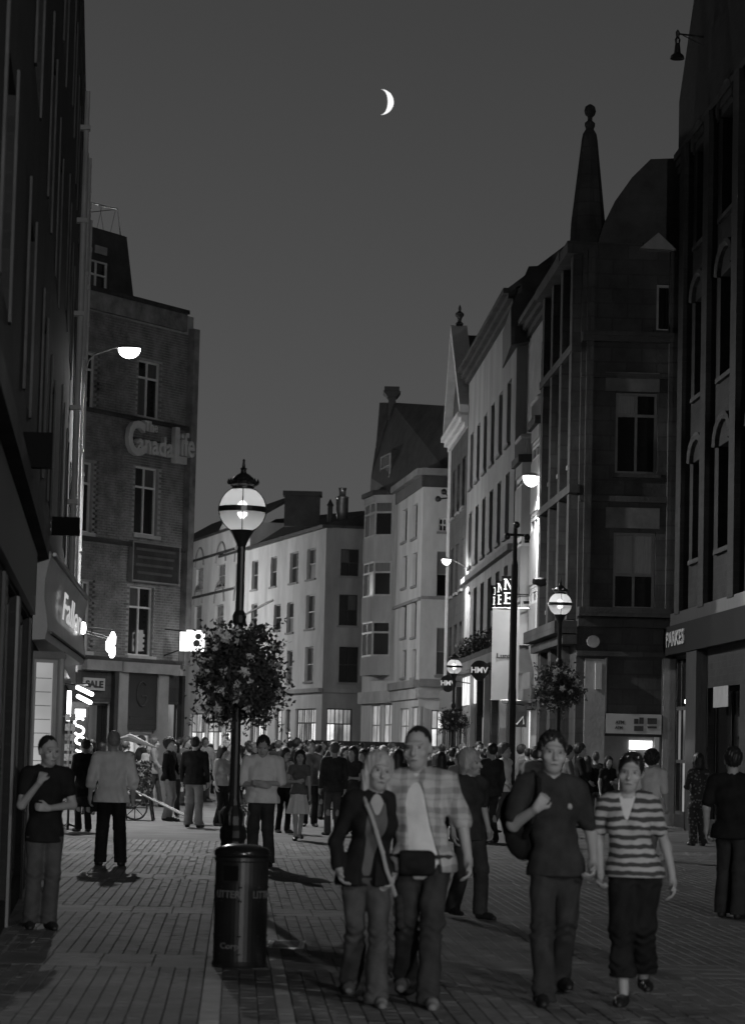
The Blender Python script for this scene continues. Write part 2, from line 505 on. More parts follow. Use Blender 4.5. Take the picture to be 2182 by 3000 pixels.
# ================================================================== MOON: the lit lune of a far sphere
def make_moon():
    D = 3000.0
    c = at(1116, 299, D)
    r = 36.5 / F_PX * (c - CAM).length
    to_cam = (CAM - c).normalized()
    right = (RGT - to_cam * RGT.dot(to_cam)).normalized()
    right = (right * math.cos(math.radians(1)) - UPV * math.sin(math.radians(1))).normalized()
    up = right.cross(to_cam).normalized()
    if up.z < 0: up = -up
    N, K = 40, 10
    vs, fs = [], []
    for layer, rr in ((0, r), (1, r * 0.985)):
        for i in range(N + 1):
            lat = -math.pi / 2 + math.pi * i / N
            for k in range(K + 1):
                lon = math.radians(33.0) + (math.pi / 2 - math.radians(33.0)) * k / K
                d = right * (math.cos(lat) * math.sin(lon)) + up * math.sin(lat) + to_cam * (math.cos(lat) * math.cos(lon))
                vs.append(c + d * rr)
    st_ = (N + 1) * (K + 1)
    for i in range(N):
        for k in range(K):
            a = i * (K + 1) + k
            fs.append((a, a + 1, a + K + 2, a + K + 1))
            b = a + st_
            fs.append((b, b + K + 1, b + K + 2, b + 1))
    for i in range(N):
        for k in (0, K):
            a = i * (K + 1) + k; fs.append((a, a + K + 1, a + K + 1 + st_, a + st_))
    base = Vector(c)
    o = thing('moon', base, 'bright white crescent moon high in the grey dusk sky', 'moon')
    MB().add(vs, fs).build('lit_crescent', M['moonlight'], o, smooth=True)
make_moon()
# ================================================================== BUILDINGS
random.seed(11)
def building(name, loc2, label, group=None):
    return thing(name, (loc2[0], loc2[1], 0), label, 'building', group)
def back(F, d):      # plan point pushed behind a facade
    return F
def core_poly(pts_front, depth_vec, inset=0.45):
    pass
def poly_behind(F, u0, u1, o_in, o_back):
    return [tuple(F.P(u, 0, o)[:2]) for u, o in ((u0, -o_in), (u1, -o_in), (u1, -o_back), (u0, -o_back))]
def shell(parent, F, u0, u1, z0, z1, holes, wm, depth=6.0, name='wall', ends=(1, 1)):
    """front wall with openings, plus side walls, back and roof deck as one wall mesh; dark core behind the openings"""
    mb = MB(); F.wall(mb, u0, u1, z0, z1, holes)
    P = F.P
    for u, e in ((u0, ends[0]), (u1, ends[1])):
        if e: mb.add([P(u, z0), P(u, z0, -depth), P(u, z1, -depth), P(u, z1)], [(0, 1, 2, 3)])
    mb.add([P(u0, z0, -depth), P(u1, z0, -depth), P(u1, z1, -depth), P(u0, z1, -depth)], [(0, 1, 2, 3)])
    mb.add([P(u0, z1), P(u1, z1), P(u1, z1, -depth), P(u0, z1, -depth)], [(0, 1, 2, 3)])
    return mb.build(name, M[wm], parent)
def cornice(parent, F, u0, u1, z, h, proj, mt, steps=3, name='cornice'):
    mb = MB()
    for k in range(steps):
        F.box(mb, u0 - proj * (k + 1) / steps * 0.0, u1, z + h * k / steps, z + h * (k + 1) / steps, 0.004, proj * (k + 1) / steps)
    return mb.build(name, M[mt], parent)
def quad_roof(parent, name, mt, pts, th=0.15):
    """roof slope from its corner points, given real thickness"""
    p = [Vector(q) for q in pts]
    n = (p[1] - p[0]).cross(p[2] - p[0]).normalized() * th
    k = len(p)
    mb = MB(); mb.add(p + [q - n for q in p], [tuple(range(k)), tuple(range(2 * k - 1, k - 1, -1))] + [(i, (i + 1) % k, k + (i + 1) % k, k + i) for i in range(k)])
    return mb.build(name, M[mt], parent)

# ---------------- L1a / L1b : the dark row hugging the left edge
def l1x(d): return -0.80 - 0.1 * d
def l1u(F, d): return (Vector((l1x(d), d)) - F.A).dot(F.u)
FL = Fac((l1x(-30), -30), (l1x(67), 67), toward=(5, 30))
la = building('shop_building', (l1x(40), 40), 'near dark shop building filling the left edge of the photograph')
lb = building('shop_building', (l1x(60), 60), 'dark shop building with lit downpipes beside the wall lamp on the left')
U = lambda d: l1u(FL, d)
hs = []
for d0, d1 in ((6, 8), (12, 14), (18, 20), (24, 26), (30, 32), (35.2, 37.6)):
    for z0, z1 in ((4.9, 6.6), (7.9, 9.8), (11.1, 13.2)):
        hs.append((U(d0), U(d1), z0, z1))
shopL = [(U(18.2), U(20.6), 0.25, 3.0), (U(21.4), U(24.2), 0.25, 3.0), (U(25.0), U(28.6), 0.25, 3.0)]
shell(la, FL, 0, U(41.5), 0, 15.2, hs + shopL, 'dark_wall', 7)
for h in hs: window(la, FL, h, 1, 2, 'grey_paint', 'glass', 0.07, 0.10, None)
for h in hs:
    for uu in (h[0] - 0.16, h[1] + 0.002):
        trim(la, FL, 'window_surround', 'jamb', uu, uu + 0.158, h[2] - 0.05, h[3] + 0.2, 0.003, 0.025)
cornice(la, FL, 0, U(41.5), 14.7, 0.7, 0.06, 'dark_stone')
trim(la, FL, 'string_course', 'dark_stone', 0, U(41.5), 3.75, 3.95, 0.004, 0.16)
hb = []
for d0, d1 in ((43.4, 45.6), (49.5, 51.8), (55.6, 57.8), (62.2, 64.2)):
    for z0, z1 in ((5.3, 7.3), (8.8, 10.8), (12.2, 14.0)):
        hb.append((U(d0), U(d1), z0, z1))
shopB = [(U(43.5), U(49.0), 0.3, 2.9), (U(50.0), U(57.5), 0.1, 2.9)]
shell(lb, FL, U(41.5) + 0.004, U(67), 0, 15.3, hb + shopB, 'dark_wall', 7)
for h in hb: window(lb, FL, h, 1, 2, 'grey_paint', 'glass', 0.07, 0.10, None)
for h in hb:
    for uu in (h[0] - 0.16, h[1] + 0.002):
        trim(lb, FL, 'window_surround', 'jamb', uu, uu + 0.158, h[2] - 0.05, h[3] + 0.2, 0.003, 0.025)
cornice(lb, FL, U(41.5) + 0.004, U(67), 14.8, 0.7, 0.06, 'dark_stone')
for k, d in enumerate((53.0, 59.2, 60.9, 66.4)):
    mb = MB(); pts = [FL.P(U(d), 3.4, 0.13), FL.P(U(d), 14.8, 0.13)]
    mb.tube(pts, 0.07 if k % 2 else 0.055, 8)
    for z in (4.5, 6.4, 8.3, 10.2, 12.1, 14.0):
        FL.box(mb, U(d) - 0.1, U(d) + 0.1, z, z + 0.09, 0.0, 0.21)
    mb.build('downpipe', M['pale_stone'], lb, smooth=False)
trim(lb, FL, 'pilaster', 'stone', U(64.6), U(65.6), 3.4, 14.7, 0.004, 0.16)
trim(lb, FL, 'pilaster', 'stone', U(58.2), U(58.8), 3.4, 14.7, 0.004, 0.14)
# near shopfront: posts, fascia, then a boarded wall, its lamplight put in as glow
for d0, d1, mt in ((20.7, 21.3, 'dark_wood'), (24.3, 24.9, 'stone'), (28.65, 29.0, 'dark_wood')):
    trim(la, FL, 'shopfront_post', mt, U(d0), U(d1), 0.0, 3.0, 0.004, 0.03)
trim(la, FL, 'fascia', 'dark_wood', 0, U(29.0), 3.05, 3.72, 0.004, 0.06)
for h in shopL: window(la, FL, h, 2, 1, 'dark_wood', 'glass', 0.08, 0.08, None)
def sx_(d): return -1.80 - 0.063 * d
FS = Fac(plan(88, 31.0), plan(183, 31.25))
e_ = 0.42
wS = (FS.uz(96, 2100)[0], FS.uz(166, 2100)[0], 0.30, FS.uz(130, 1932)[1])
zs_ = FS.uz(130, 1908)[1]
mb = MB(); FS.wall(mb, -0.3, FS.L, 0, zs_, [wS], 0.05)
mb.add([FS.P(FS.L, 0), FS.P(FS.L, 0, -5.0), FS.P(FS.L, zs_, -5.0), FS.P(FS.L, zs_)], [(0, 1, 2, 3)])
mb.add([FS.P(-0.3, zs_), FS.P(FS.L, zs_), FS.P(FS.L, zs_, -5.0), FS.P(-0.3, zs_, -5.0)], [(0, 1, 2, 3)])
mb.build('shopfront', M['stone'], la)
lw = window(la, FS, wS, 1, 1, 'pale_stone', 'boards_glow', 0.035, 0.03, None)  # glowing pane stands for a lamp-lit boarded wall
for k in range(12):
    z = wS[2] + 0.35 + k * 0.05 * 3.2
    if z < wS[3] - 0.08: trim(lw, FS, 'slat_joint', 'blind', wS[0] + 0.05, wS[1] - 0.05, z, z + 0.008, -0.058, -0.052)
trim(la, FS, 'door_architrave', 'pale_stone', wS[1] + 0.012, wS[1] + 0.05, 0, zs_ - 0.08, 0.003, 0.04)
trim(la, FS, 'lintel', 'stone', -0.1, FS.L, wS[3] + 0.015, wS[3] + 0.07, 0.003, 0.03)
# lb shopfront: dark with a lit open front selling postcards
window(lb, FL, shopB[0], 2, 1, 'black_paint', 'glass', 0.09, 0.12, None)
of = window(lb, FL, shopB[1], 3, 1, 'grey_paint', 'shop_bright', 0.07, 0.2, None)
trim(lb, FL, 'fascia', 'black_paint', U(41.6), U(66.8), 2.95, 3.62, 0.004, 0.16)
# dark projecting box signs on the row
def proj_sign(name, label, F, u, z0, z1, length, mt, text=None, th=0.14):
    o = thing(name, F.P(u, z0, 0), label, 'sign')
    mb = MB(); F.box(mb, u - th / 2, u + th / 2, z0, z1, 0.02, 0.02 + length); mb.build('sign_box', M[mt], o)
    for z in (z0 + 0.08, z1 - 0.08): trim(o, F, 'bracket', 'black_paint', u - 0.02, u + 0.02, z - 0.02, z + 0.02, 0.0, 0.19)
    if text:
        lettering(text[0], 0.3, F.P(u - th / 2 - 0.012, (z0 + z1) / 2, 0.18 + length / 2), (F.n.x, F.n.y, 0), (0, 0, 1), o, M[text[1]], 0.008, 0.01, width=length * 0.8)
    return o
proj_sign('projecting_sign', 'long black sign box sticking out from the near left wall', FL, U(24.0), 4.15, 4.47, 0.27, 'slot_black')
proj_sign('projecting_sign', 'small dark sign box above the curved lit sign', FL, U(38.0), 4.62, 4.88, 0.40, 'slot_black')
# curved lit shop sign with script lettering
def curved_sign():
    FC = Fac((sx_(30.0), 30.0), (sx_(40.5), 40.5), toward=(3, 20))
    o = thing('shop_sign', FC.P(3, 3.3), 'curved pale shop sign with glowing script letters over the glowing boarded wall', 'sign')
    u0, u1 = 0.3, FC.L
    prof = [(o_, z - 0.48) for o_, z in [(-0.25, 3.30), (0.02, 3.32), (0.05, 3.45), (0.03, 3.62), (0.0, 3.8), (0.0, 4.0), (0.03, 4.15), (0.06, 4.27), (0.02, 4.36), (-0.25, 4.40)]]
    mb = MB()
    for (o0, z0), (o1, z1) in zip(prof[:-1], prof[1:]):
        mb.add([FC.P(u0, z0, o0), FC.P(u1, z0, o0), FC.P(u1, z1, o1), FC.P(u0, z1, o1)], [(0, 1, 2, 3)])
    k = len(prof)
    for u in (u0, u1): mb.add([FC.P(u, z, o_) for o_, z in prof], [tuple(range(k))])
    mb.build('sign_face', M['sign_pale'], o)
    trim(o, FC, 'top_trim', 'white_paint', u0 + 0.5, u1 - 0.1, 3.82, 3.86, 0.055, 0.09)
    trim(o, FC, 'lower_trim', 'stone', u0 + 0.5, u1 - 0.1, 2.92, 2.95, 0.05, 0.075)
    lettering('Fallon', 1.0, FC.P(u0 + (u1 - u0) * 0.50, 3.36, 0.085), (FC.u.x, FC.u.y, 0), (0, 0, 1), o, M['neon_soft'], 0.004, 0.006, 0.25, width=5.2, height=0.36)
    MB().lathe([(0.01, -0.09), (0.035, -0.07), (0.045, 0.0), (0.035, 0.07), (0.01, 0.09)], FC.P(u1 - 2.0, 3.32, 0.09), 12).build('glow_ball', M['tube_lit'], o, smooth=True)
M['neon_soft'] = emit('neon_soft', 0.5)
curved_sign()

# ---------------- L2 : brick corner building with the raised lettering
A2, B2 = plan(205, 72.6), plan(530, 77.0)
F2 = Fac(A2, B2)
l2 = building('brick_corner_building', F2.P(F2.L / 2, 0)[:2], 'brick corner building with white cross windows and raised gothic lettering')
R = F2.rect
top = F2.uz(470, 905)[1]
wins2 = [R(405, 1058, 472, 1225), R(395, 1368, 463, 1568), R(378, 1718, 450, 1922), R(236, 1030, 282, 1195), R(232, 1352, 272, 1560), R(232, 1702, 266, 1908)]
zf0, zf1 = F2.uz(400, 1972)[1], F2.uz(400, 1942)[1]
lo = [(F2.uz(262, 2100)[0], F2.uz(322, 2100)[0], 0.4, F2.uz(290, 2060)[1]), (F2.uz(364, 2200)[0], F2.uz(448, 2200)[0], 0.05, F2.uz(400, 2148)[1]), (F2.uz(486, 2200)[0], F2.uz(520, 2200)[0], 0.3, 2.9)]
shell(l2, F2, 0, F2.L, 0, top, wins2 + lo, 'mortar', 9)
for w in wins2:
    window(l2, F2, w, 2, 2, 'white_paint', 'glass', 0.055, 0.12, 'pale_stone', split=[w[2] + (w[3] - w[2]) * 0.70])
# real bricks, proud of the mortar, in stretcher courses
bm_ = MB(); zc = zf1 + 0.1
u_pier = F2.uz(352, 1600)[0]
row = 0
panel = R(378, 1597, 512, 1705)
while zc < top - 0.55:
    u = -0.115 * (row % 2)
    while u < F2.L:
        ua, ub = max(0.004, u), min(F2.L - 0.004, u + 0.215)
        um, zm = (ua + ub) / 2, zc + 0.03
        if ub - ua > 0.03 and not any(h[0] - 0.03 < um < h[1] + 0.03 and h[2] - 0.10 < zm < h[3] + 0.03 for h in wins2):
            pr = (0.075 if um < u_pier else 0.006) + random.uniform(0, 0.007)
            F2.box(bm_, ua, ub, zc, zc + 0.062, -0.02, pr)
        u += 0.225
    zc += 0.075; row += 1
tag(bm_.build('brickwork', M['brick'], l2), kind='stuff')
# string courses, parapet coping
for y in (1210, 1585, 1930):
    z = F2.uz(300, y)[1]
    trim(l2, F2, 'string_course', 'dark_stone', 0.0, F2.L, z - 0.05, z + 0.07, 0.085, 0.15)
trim(l2, F2, 'parapet', 'brick', 0.0, F2.uz(540, 940)[0], top - 0.5, top, 0.008, 0.12)
trim(l2, F2, 'corner_pier', 'brick', min(F2.uz(541, 1400)[0], F2.L - 0.25), F2.L + 0.03, zf1, F2.uz(556, 965)[1], 0.012, 0.22)
trim(l2, F2, 'coping', 'dark_stone', 0.0, F2.uz(540, 940)[0], top + 0.004, top + 0.12, -0.3, 0.2)
# attic storey with its sloping roof, set back
Fa = Fac(F2.P(0, 0, -0.9)[:2], F2.P(F2.L, 0, -0.9)[:2])
za = Fa.uz(312, 676)[1]
ua0, ua1 = 0.0, Fa.uz(402, 880)[0]
ut = Fa.uz(372, 690)[0]
aw = Fa.rect(256, 762, 320, 872)
at_ = MB(); Fa.wall(at_, 0, ut, top - 0.3, za, [aw])
P = Fa.P
at_.add([P(ut, top - 0.3), P(ua1, top - 0.3), P(ut, za)], [(0, 1, 2)])
at_.add([P(ut, za), P(ua1, top - 0.3), P(ua1, top - 0.3, -4), P(ut, za, -4)], [(0, 1, 2, 3)])
at_.add([P(0, za), P(ut, za), P(ut, za, -4), P(0, za, -4)], [(0, 1, 2, 3)])
at_.build('attic', M['slate'], l2)
window(l2, Fa, aw, 2, 2, 'white_paint', 'glass', 0.05, 0.1, None, split=[aw[2] + (aw[3] - aw[2]) * 0.62])
vb = Fa.rect(278, 722, 312, 745); trim(l2, Fa, 'attic_vent', 'grey_paint', vb[0], vb[1], vb[2], vb[3], 0.004, 0.04)
rl = MB()
q0, q1, q2 = Fa.uz(255, 588), Fa.uz(354, 612), Fa.uz(362, 690)
for o in (-0.1, -1.6):
    rl.tube([P(q0[0], q0[1], o), P(q1[0], q1[1], o), P(q2[0], za, o)], 0.018, 6)
    for k in range(1, 5):
        u = q0[0] + (q1[0] - q0[0]) * k / 5; z = q0[1] + (q1[1] - q0[1]) * k / 5
        rl.tube([P(u, za, o), P(u + 0.22 * (-1) ** k, z, o)], 0.007, 4)
for u, z in ((q0[0], q0[1]), (q1[0], q1[1])): rl.tube([P(u, z, -0.1), P(u, z, -1.6)], 0.014, 5)
rl.build('roof_railing', M['metal'], l2)
# shopfront: pale fascia, pilasters, poster, lit doorway
uf = F2.uz
trim(l2, F2, 'fascia', 'stone', uf(240, 1950)[0], uf(342, 1950)[0], uf(290, 1964)[1], uf(290, 1934)[1], 0.004, 0.20)
trim(l2, F2, 'fascia', 'stone', uf(343, 1950)[0], uf(508, 1950)[0], zf0, zf1, 0.006, 0.26)
trim(l2, F2, 'ground_floor_wall', 'dark_stone', 0.0, F2.L, uf(290, 2055)[1], uf(290, 1966)[1] - 0.01, 0.0, 0.05)
for a, b, mt in ((335, 362, 'stone'), (450, 480, 'stone'), (322, 333, 'black_paint'), (520, 528, 'black_paint')):
    trim(l2, F2, 'pilaster', mt, uf(a, 2050)[0], uf(b, 2050)[0], 0.0, zf0 - 0.004, 0.007, 0.17)
window(l2, F2, lo[0], 1, 1, 'black_paint', 'glass', 0.06, 0.1, None)
window(l2, F2, lo[1], 2, 2, 'white_paint', ['shop_lit', 'shop_bright', 'shop_bright', 'shop_lit'], 0.06, 0.15, None)
window(l2, F2, lo[2], 1, 1, 'black_paint', 'shop_dim', 0.05, 0.1, None)
# signs on it
po = thing('poster_board', F2.P(uf(405, 2050)[0], uf(405, 2137)[1]), 'dark poster board with a large round letter over the lit doorway', 'sign')
pr = R(362, 1970, 450, 2137)
trim(po, F2, 'board', 'black_paint', pr[0], pr[1], pr[2], pr[3], 0.055, 0.12)
ring = MB(); cu, cz = (pr[0] + pr[1]) / 2, pr[2] + (pr[3] - pr[2]) * 0.62
pts = [F2.P(cu + 0.24 * math.cos(a), cz + 0.34 * math.sin(a), 0.13) for a in [math.radians(50 + 280 * k / 20) for k in range(21)]]
pts += [F2.P(cu + 0.2, cz - 0.05, 0.13), F2.P(cu - 0.03, cz - 0.05, 0.13)]
ring.tube(pts, 0.03, 6); ring.build('letter', M['dark_stone'], po)
trim(po, F2, 'text_bar', 'dark_stone', pr[0] + 0.15, pr[1] - 0.15, pr[2] + 0.28, pr[2] + 0.36, 0.121, 0.135)
trim(po, F2, 'text_bar', 'dark_stone', pr[0] + 0.02, pr[1] - 0.02, pr[2] + 0.12, pr[2] + 0.14, 0.121, 0.135)
sp = thing('wall_panel', F2.P(uf(445, 1700)[0], panel[2]), 'framed dark panel on the brick wall between two cross windows', 'sign')
trim(sp, F2, 'board', 'dark_stone', panel[0], panel[1], panel[2], panel[3], 0.02, 0.13)
fr = MB()
F2.box(fr, panel[0], panel[1], panel[3], panel[3] + 0.05, 0.02, 0.17); F2.box(fr, panel[0], panel[1], panel[2] - 0.05, panel[2], 0.02, 0.17)
F2.box(fr, panel[0] - 0.05, panel[0], panel[2] - 0.05, panel[3] + 0.05, 0.02, 0.17); F2.box(fr, panel[1], panel[1] + 0.05, panel[2] - 0.05, panel[3] + 0.05, 0.02, 0.17)
fr.build('frame', M['stone'], sp)
for k in range(4):
    z = panel[3] - 0.2 - k * 0.22
    trim(sp, F2, 'text_line', 'jamb', panel[0] + 0.15 + 0.07 * (k % 2), panel[1] - 0.15 - 0.05 * k, z, z + 0.07, 0.131, 0.14)
# raised lettering  The Canada Life
cl = thing('raised_lettering', F2.P(uf(450, 1290)[0], uf(450, 1345)[1]), 'pale raised gothic letters spelling The Canada Life on the brick wall', 'sign')
ud = (F2.u.x, F2.u.y, 0)
def lt(s, x0, y0, x1, y1, bold, out=0.22):
    r = R(x0, y0, x1, y1)
    lettering(s, 0.6, F2.P((r[0] + r[1]) / 2, (r[2] + r[3]) / 2, out), ud, (0, 0, 1), cl, M['letter'], 0.07, bold, 0, width=r[1] - r[0], height=r[3] - r[2], name='letter' if len(s) == 1 else 'word')
lt('C', 353, 1232, 402, 1336, 0.02); lt('The', 402, 1236, 440, 1266, 0.012)
lt('anada', 380, 1276, 486, 1334, 0.012, 0.215); lt('L', 490, 1255, 526, 1360, 0.02); lt('ife', 508, 1270, 547, 1340, 0.012, 0.235)
bk = R(352, 1240, 548, 1345); trim(cl, F2, 'rail', 'dark_stone', bk[0] + 0.1, bk[1] - 0.05, bk[2] + 0.45, bk[2] + 0.5, 0.02, 0.13)
# SALE sign in the dark window
sl = thing('sale_sign', F2.P(uf(270, 2020)[0], uf(270, 2020)[1]), 'pale SALE board hanging beside the dark poster board', 'sign')
sr = R(238, 1986, 300, 2022); trim(sl, F2, 'board', 'banner', sr[0], sr[1], sr[2], sr[3], 0.06, 0.1)
lettering('SALE', 0.25, F2.P((sr[0] + sr[1]) / 2, (sr[2] + sr[3]) / 2, 0.104), ud, (0, 0, 1), sl, M['dark_stone'], 0.004, 0.012, width=(sr[1] - sr[0]) * 0.84, height=0.2)
# bright light box sign on the corner
lbx = at(563, 1880, 76.0)
ls = thing('light_box_sign', (lbx.x, 76.0, lbx.z - 0.3), 'glowing white light box sign with two dark round shapes', 'sign')
a, b = at(527, 1907, 76.0), at(600, 1853, 76.0)
MB().box(a.x, b.x, 75.93, 76.07, a.z, b.z).build('light_box', M['screen_lit'], ls)
c1 = at(548, 1853, 76); c2 = at(590, 1848, 76)
MB().box(c1.x, c2.x, 75.95, 76.05, b.z + 0.002, b.z + 0.06).build('top_box', M['screen_lit'], ls)
for (px, py, rr) in ((582, 1865, 0.09), (577, 1885, 0.10)):
    p = at(px, py, 76); MB().lathe([(rr * math.sin(k * math.pi / 8), -rr * math.cos(k * math.pi / 8)) for k in range(1, 8)], (0, 0, 0), 14)
    mb = MB(); q = [(rr * math.cos(k * math.pi / 8), rr * math.sin(k * math.pi / 8)) for k in range(16)]
    mb.add([(p.x + x, 75.925, p.z + z) for x, z in q] + [(p.x + x, 75.91, p.z + z) for x, z in q], [tuple(range(15, -1, -1)), tuple(range(16, 32))] + [(i, (i + 1) % 16, 16 + (i + 1) % 16, 16 + i) for i in range(16)])
    mb.build('round_shape', M['black_paint'], ls)
MB().tube([(a.x + 0.05, 76.0, b.z + 0.03), (a.x - 0.75, 76.3, b.z + 0.1)], 0.02, 6).build('bracket', M['black_paint'], ls); MB().tube([(a.x + 0.05, 76.0, a.z + 0.05), (a.x - 0.75, 76.3, a.z - 0.25)], 0.02, 6).build('bracket', M['black_paint'], ls)

# ---------------- the left row going on beyond the brick corner, mostly out of sight
FK = Fac((-7.0, 80.0), (-11.5, 130.0), toward=(5, 100))
lk = building('terrace_building', (-9, 105), 'plain grey terrace building hidden beyond the brick corner building')
hk = [(2 + k * 4.0, 3.6 + k * 4.0, z, z + 2.0) for k in range(12) for z in (4.8, 8.2)]
shell(lk, FK, 0, FK.L, 0, 11.5, hk, 'grey_render', 7)
for h in hk: window(lk, FK, h, 1, 2, 'grey_paint', 'glass', 0.06, 0.16, 'stone')
trim(lk, FK, 'shop_fascia', 'dark_wood', 0, FK.L, 3.2, 3.9, 0.004, 0.2)

# ---------------- far left street: W4, W3
C3 = plan(940, 140)
dirw = Vector((-0.275, 1.0)).normalized()
def w3p(d): return (C3[0] + dirw.x / dirw.y * (d - 140), d)
F3 = Fac(w3p(157.5), C3)
w3 = building('white_corner_building', C3, 'white rendered corner building with shop windows at the end of the street')
zt = F3.uz(948, 1548)[1]
wl3 = [(738, 1642, 756, 1727), (793, 1631, 811, 1718), (849, 1618, 874, 1707), (899, 1607, 925, 1696), (736, 1769, 753, 1849), (802, 1771, 822, 1847), (840, 1765, 860, 1853), (896, 1742, 922, 1842), (893, 1895, 917, 1997), (840, 1906, 856, 2000), (790, 1915, 806, 2004)]
h3 = [F3.rect(*w) for w in wl3]
s3 = [F3.rect(864, 2076, 924, 2176), F3.rect(806, 2079, 830, 2190), F3.rect(836, 2079, 850, 2205), F3.rect(733, 2082, 783, 2178)]
shell(w3, F3, 0, F3.L, 0, zt, h3 + s3, 'white_render', 9, ends=(1, 0))
for h in h3: window(w3, F3, h, 1, 2, 'grey_paint', 'glass', 0.06, 0.16, 'stone')
window(w3, F3, s3[0], 3, 2, 'black_paint', ['shop_lit', 'shop_lit', 'shop_dim', 'shop_lit', 'shop_bright', 'shop_lit'], 0.07, 0.15, None, split=[s3[0][2] + (s3[0][3] - s3[0][2]) * 0.58], bars=(8, 0))
window(w3, F3, s3[1], 2, 2, 'black_paint', 'shop_lit', 0.06, 0.15, None, split=[s3[1][2] + (s3[1][3] - s3[1][2]) * 0.6])
window(w3, F3, s3[2], 1, 2, 'black_paint', ['shop_bright', 'shop_dim'], 0.09, 0.15, None)
window(w3, F3, s3[3], 3, 2, 'black_paint', ['shop_lit', 'shop_lit', 'shop_bright', 'shop_lit', 'shop_lit', 'shop_lit'], 0.07, 0.15, None, split=[s3[3][2] + (s3[3][3] - s3[3][2]) * 0.55], bars=(7, 0))
trim(w3, F3, 'shop_cornice', 'grey_render', 0, F3.L, F3.uz(900, 2030)[1], F3.uz(900, 2018)[1], 0.004, 0.22)
trim(w3, F3, 'eaves', 'slate', -0.2, F3.L + 0.1, zt - 0.02, zt + 0.16, -0.3, 0.25)
F3b = Fac(C3, (plan(1085, 140.6)[0], 140.6))
h3b = [F3b.rect(*w) for w in ((998, 1609, 1051, 1688), (993, 1742, 1047, 1833), (993, 1895, 1049, 2000))]
s3b = F3b.rect(957, 2076, 1031, 2176)
mb = MB(); F3b.wall(mb, 0, F3b.L, 0, zt, h3b + [s3b]); mb.build('end_wall', M['grey_render'], w3)  # shade of this end is put into a greyer render
for h in h3b: window(w3, F3b, h, 2, 2, 'dark_stone', 'glass', 0.05, 0.16, 'stone')
window(w3, F3b, s3b, 3, 2, 'black_paint', ['shop_bright', 'shop_lit', 'shop_dim', 'shop_lit', 'shop_lit', 'shop_dim'], 0.06, 0.15, None, split=[s3b[2] + (s3b[3] - s3b[2]) * 0.55], bars=(5, 0))
trim(w3, F3b, 'shop_cornice', 'grey_render', 0, F3b.L, F3b.uz(1000, 2030)[1], F3b.uz(1000, 2018)[1], 0.004, 0.2)
# hipped slate roof
e = zt + 0.14
r0, r1 = F3.P(-8, zt + 2.6, -3.4), F3.P(F3.L - 1.0, at(955, 1492, 143).z, -3.4)
quad_roof(w3, 'roof', 'slate', [F3.P(-8, e, 0.2), F3.P(F3.L, e, 0.2), r1, r0])
e2 = F3b.P(F3b.L, e, 0.1); r2 = Vector((e2.x + 0.4, e2.y + 3.6, r1.z - 0.15))
quad_roof(w3, 'roof', 'slate', [F3b.P(0, e, 0.15), e2, r2, r1])
def chimney(parent, px0, px1, py0, py1, d, pots, mt='dark_wall'):
    a, b = at(px0, py1, d), at(px1, py0, d)
    mb = MB(); mb.box(a.x, b.x, d, d + 1.0, a.z, b.z - 0.25); mb.box(a.x - 0.1, b.x + 0.1, d - 0.1, d + 1.1, b.z - 0.25, b.z)
    st_ = mb.build('chimney', M[mt], parent)
    for k in range(pots):
        x = a.x + (b.x - a.x) * (k + 0.5) / pots
        MB().lathe([(0.13, 0), (0.15, 0.06), (0.11, 0.12), (0.10, 0.36), (0.13, 0.40)], (x, d + 0.5, b.z), 10).build('chimney_pot', M['dark_stone'], st_)
    return st_
chimney(w3, 832, 938, 1440, 1540, 145, 0, 'slate')
p = at(1002, 1500, 143)
fl = MB().lathe([(0.30, 0), (0.30, 0.45), (0.33, 0.5), (0.33, 1.25), (0.36, 1.3), (0.18, 1.38), (0.2, 1.75), (0.24, 1.8)], (p.x, 143, p.z - 0.5), 14)
fl.build('flue', M['metal'], w3, smooth=True)
p = at(967, 1500, 143)
MB().lathe([(0.14, 0), (0.14, 0.9), (0.2, 0.95), (0.02, 1.3)], (p.x, 143, p.z - 0.6), 10).build('flue', M['slate'], w3)

F4 = Fac(w3p(180), w3p(157.45))
w4 = building('arched_window_building', w3p(165), 'pale building with moulded bands and arched window heads behind the tall lamp')
zt4 = F4.uz(640, 1560)[1]
h4 = [F4.rect(*w) for w in ((575, 1666, 596, 1728), (636, 1654, 660, 1720), (570, 1776, 591, 1846), (630, 1772, 655, 1840), (690, 1650, 712, 1715), (688, 1765, 710, 1838))]
s4 = [F4.rect(556, 2090, 600, 2200), F4.rect(604, 2088, 650, 2200), F4.rect(655, 2088, 700, 2200)]
shell(w4, F4, 0, F4.L - 0.004, 0, zt4, h4 + s4, 'white_render', 8)
for h in h4:
    window(w4, F4, h, 1, 2, 'grey_paint', 'glass', 0.06, 0.16, 'stone')
    mb = MB(); uc = (h[0] + h[1]) / 2; rr = (h[1] - h[0]) / 2 + 0.18
    mb.tube([F4.P(uc + rr * math.cos(a), h[3] + 0.15 + rr * 0.9 * math.sin(a), 0.05) for a in [math.pi * k / 10 for k in range(11)]], 0.06, 6)
    mb.build('window_arch', M['stone'], w4)
for s in s4: window(w4, F4, s, 3, 2, 'black_paint', ['shop_bright', 'shop_lit', 'shop_lit', 'shop_lit', 'shop_bright', 'shop_dim'], 0.07, 0.15, None)
for y0 in (1626, 1738, 1688, 1802):
    z = F4.uz(640, y0)[1]
    trim(w4, F4, 'string_course', 'dark_stone', F4.uz(562, y0)[0], F4.uz(688, y0)[0], z, z + 0.14, 0.004, 0.12) if y0 in (1626, 1738) else None
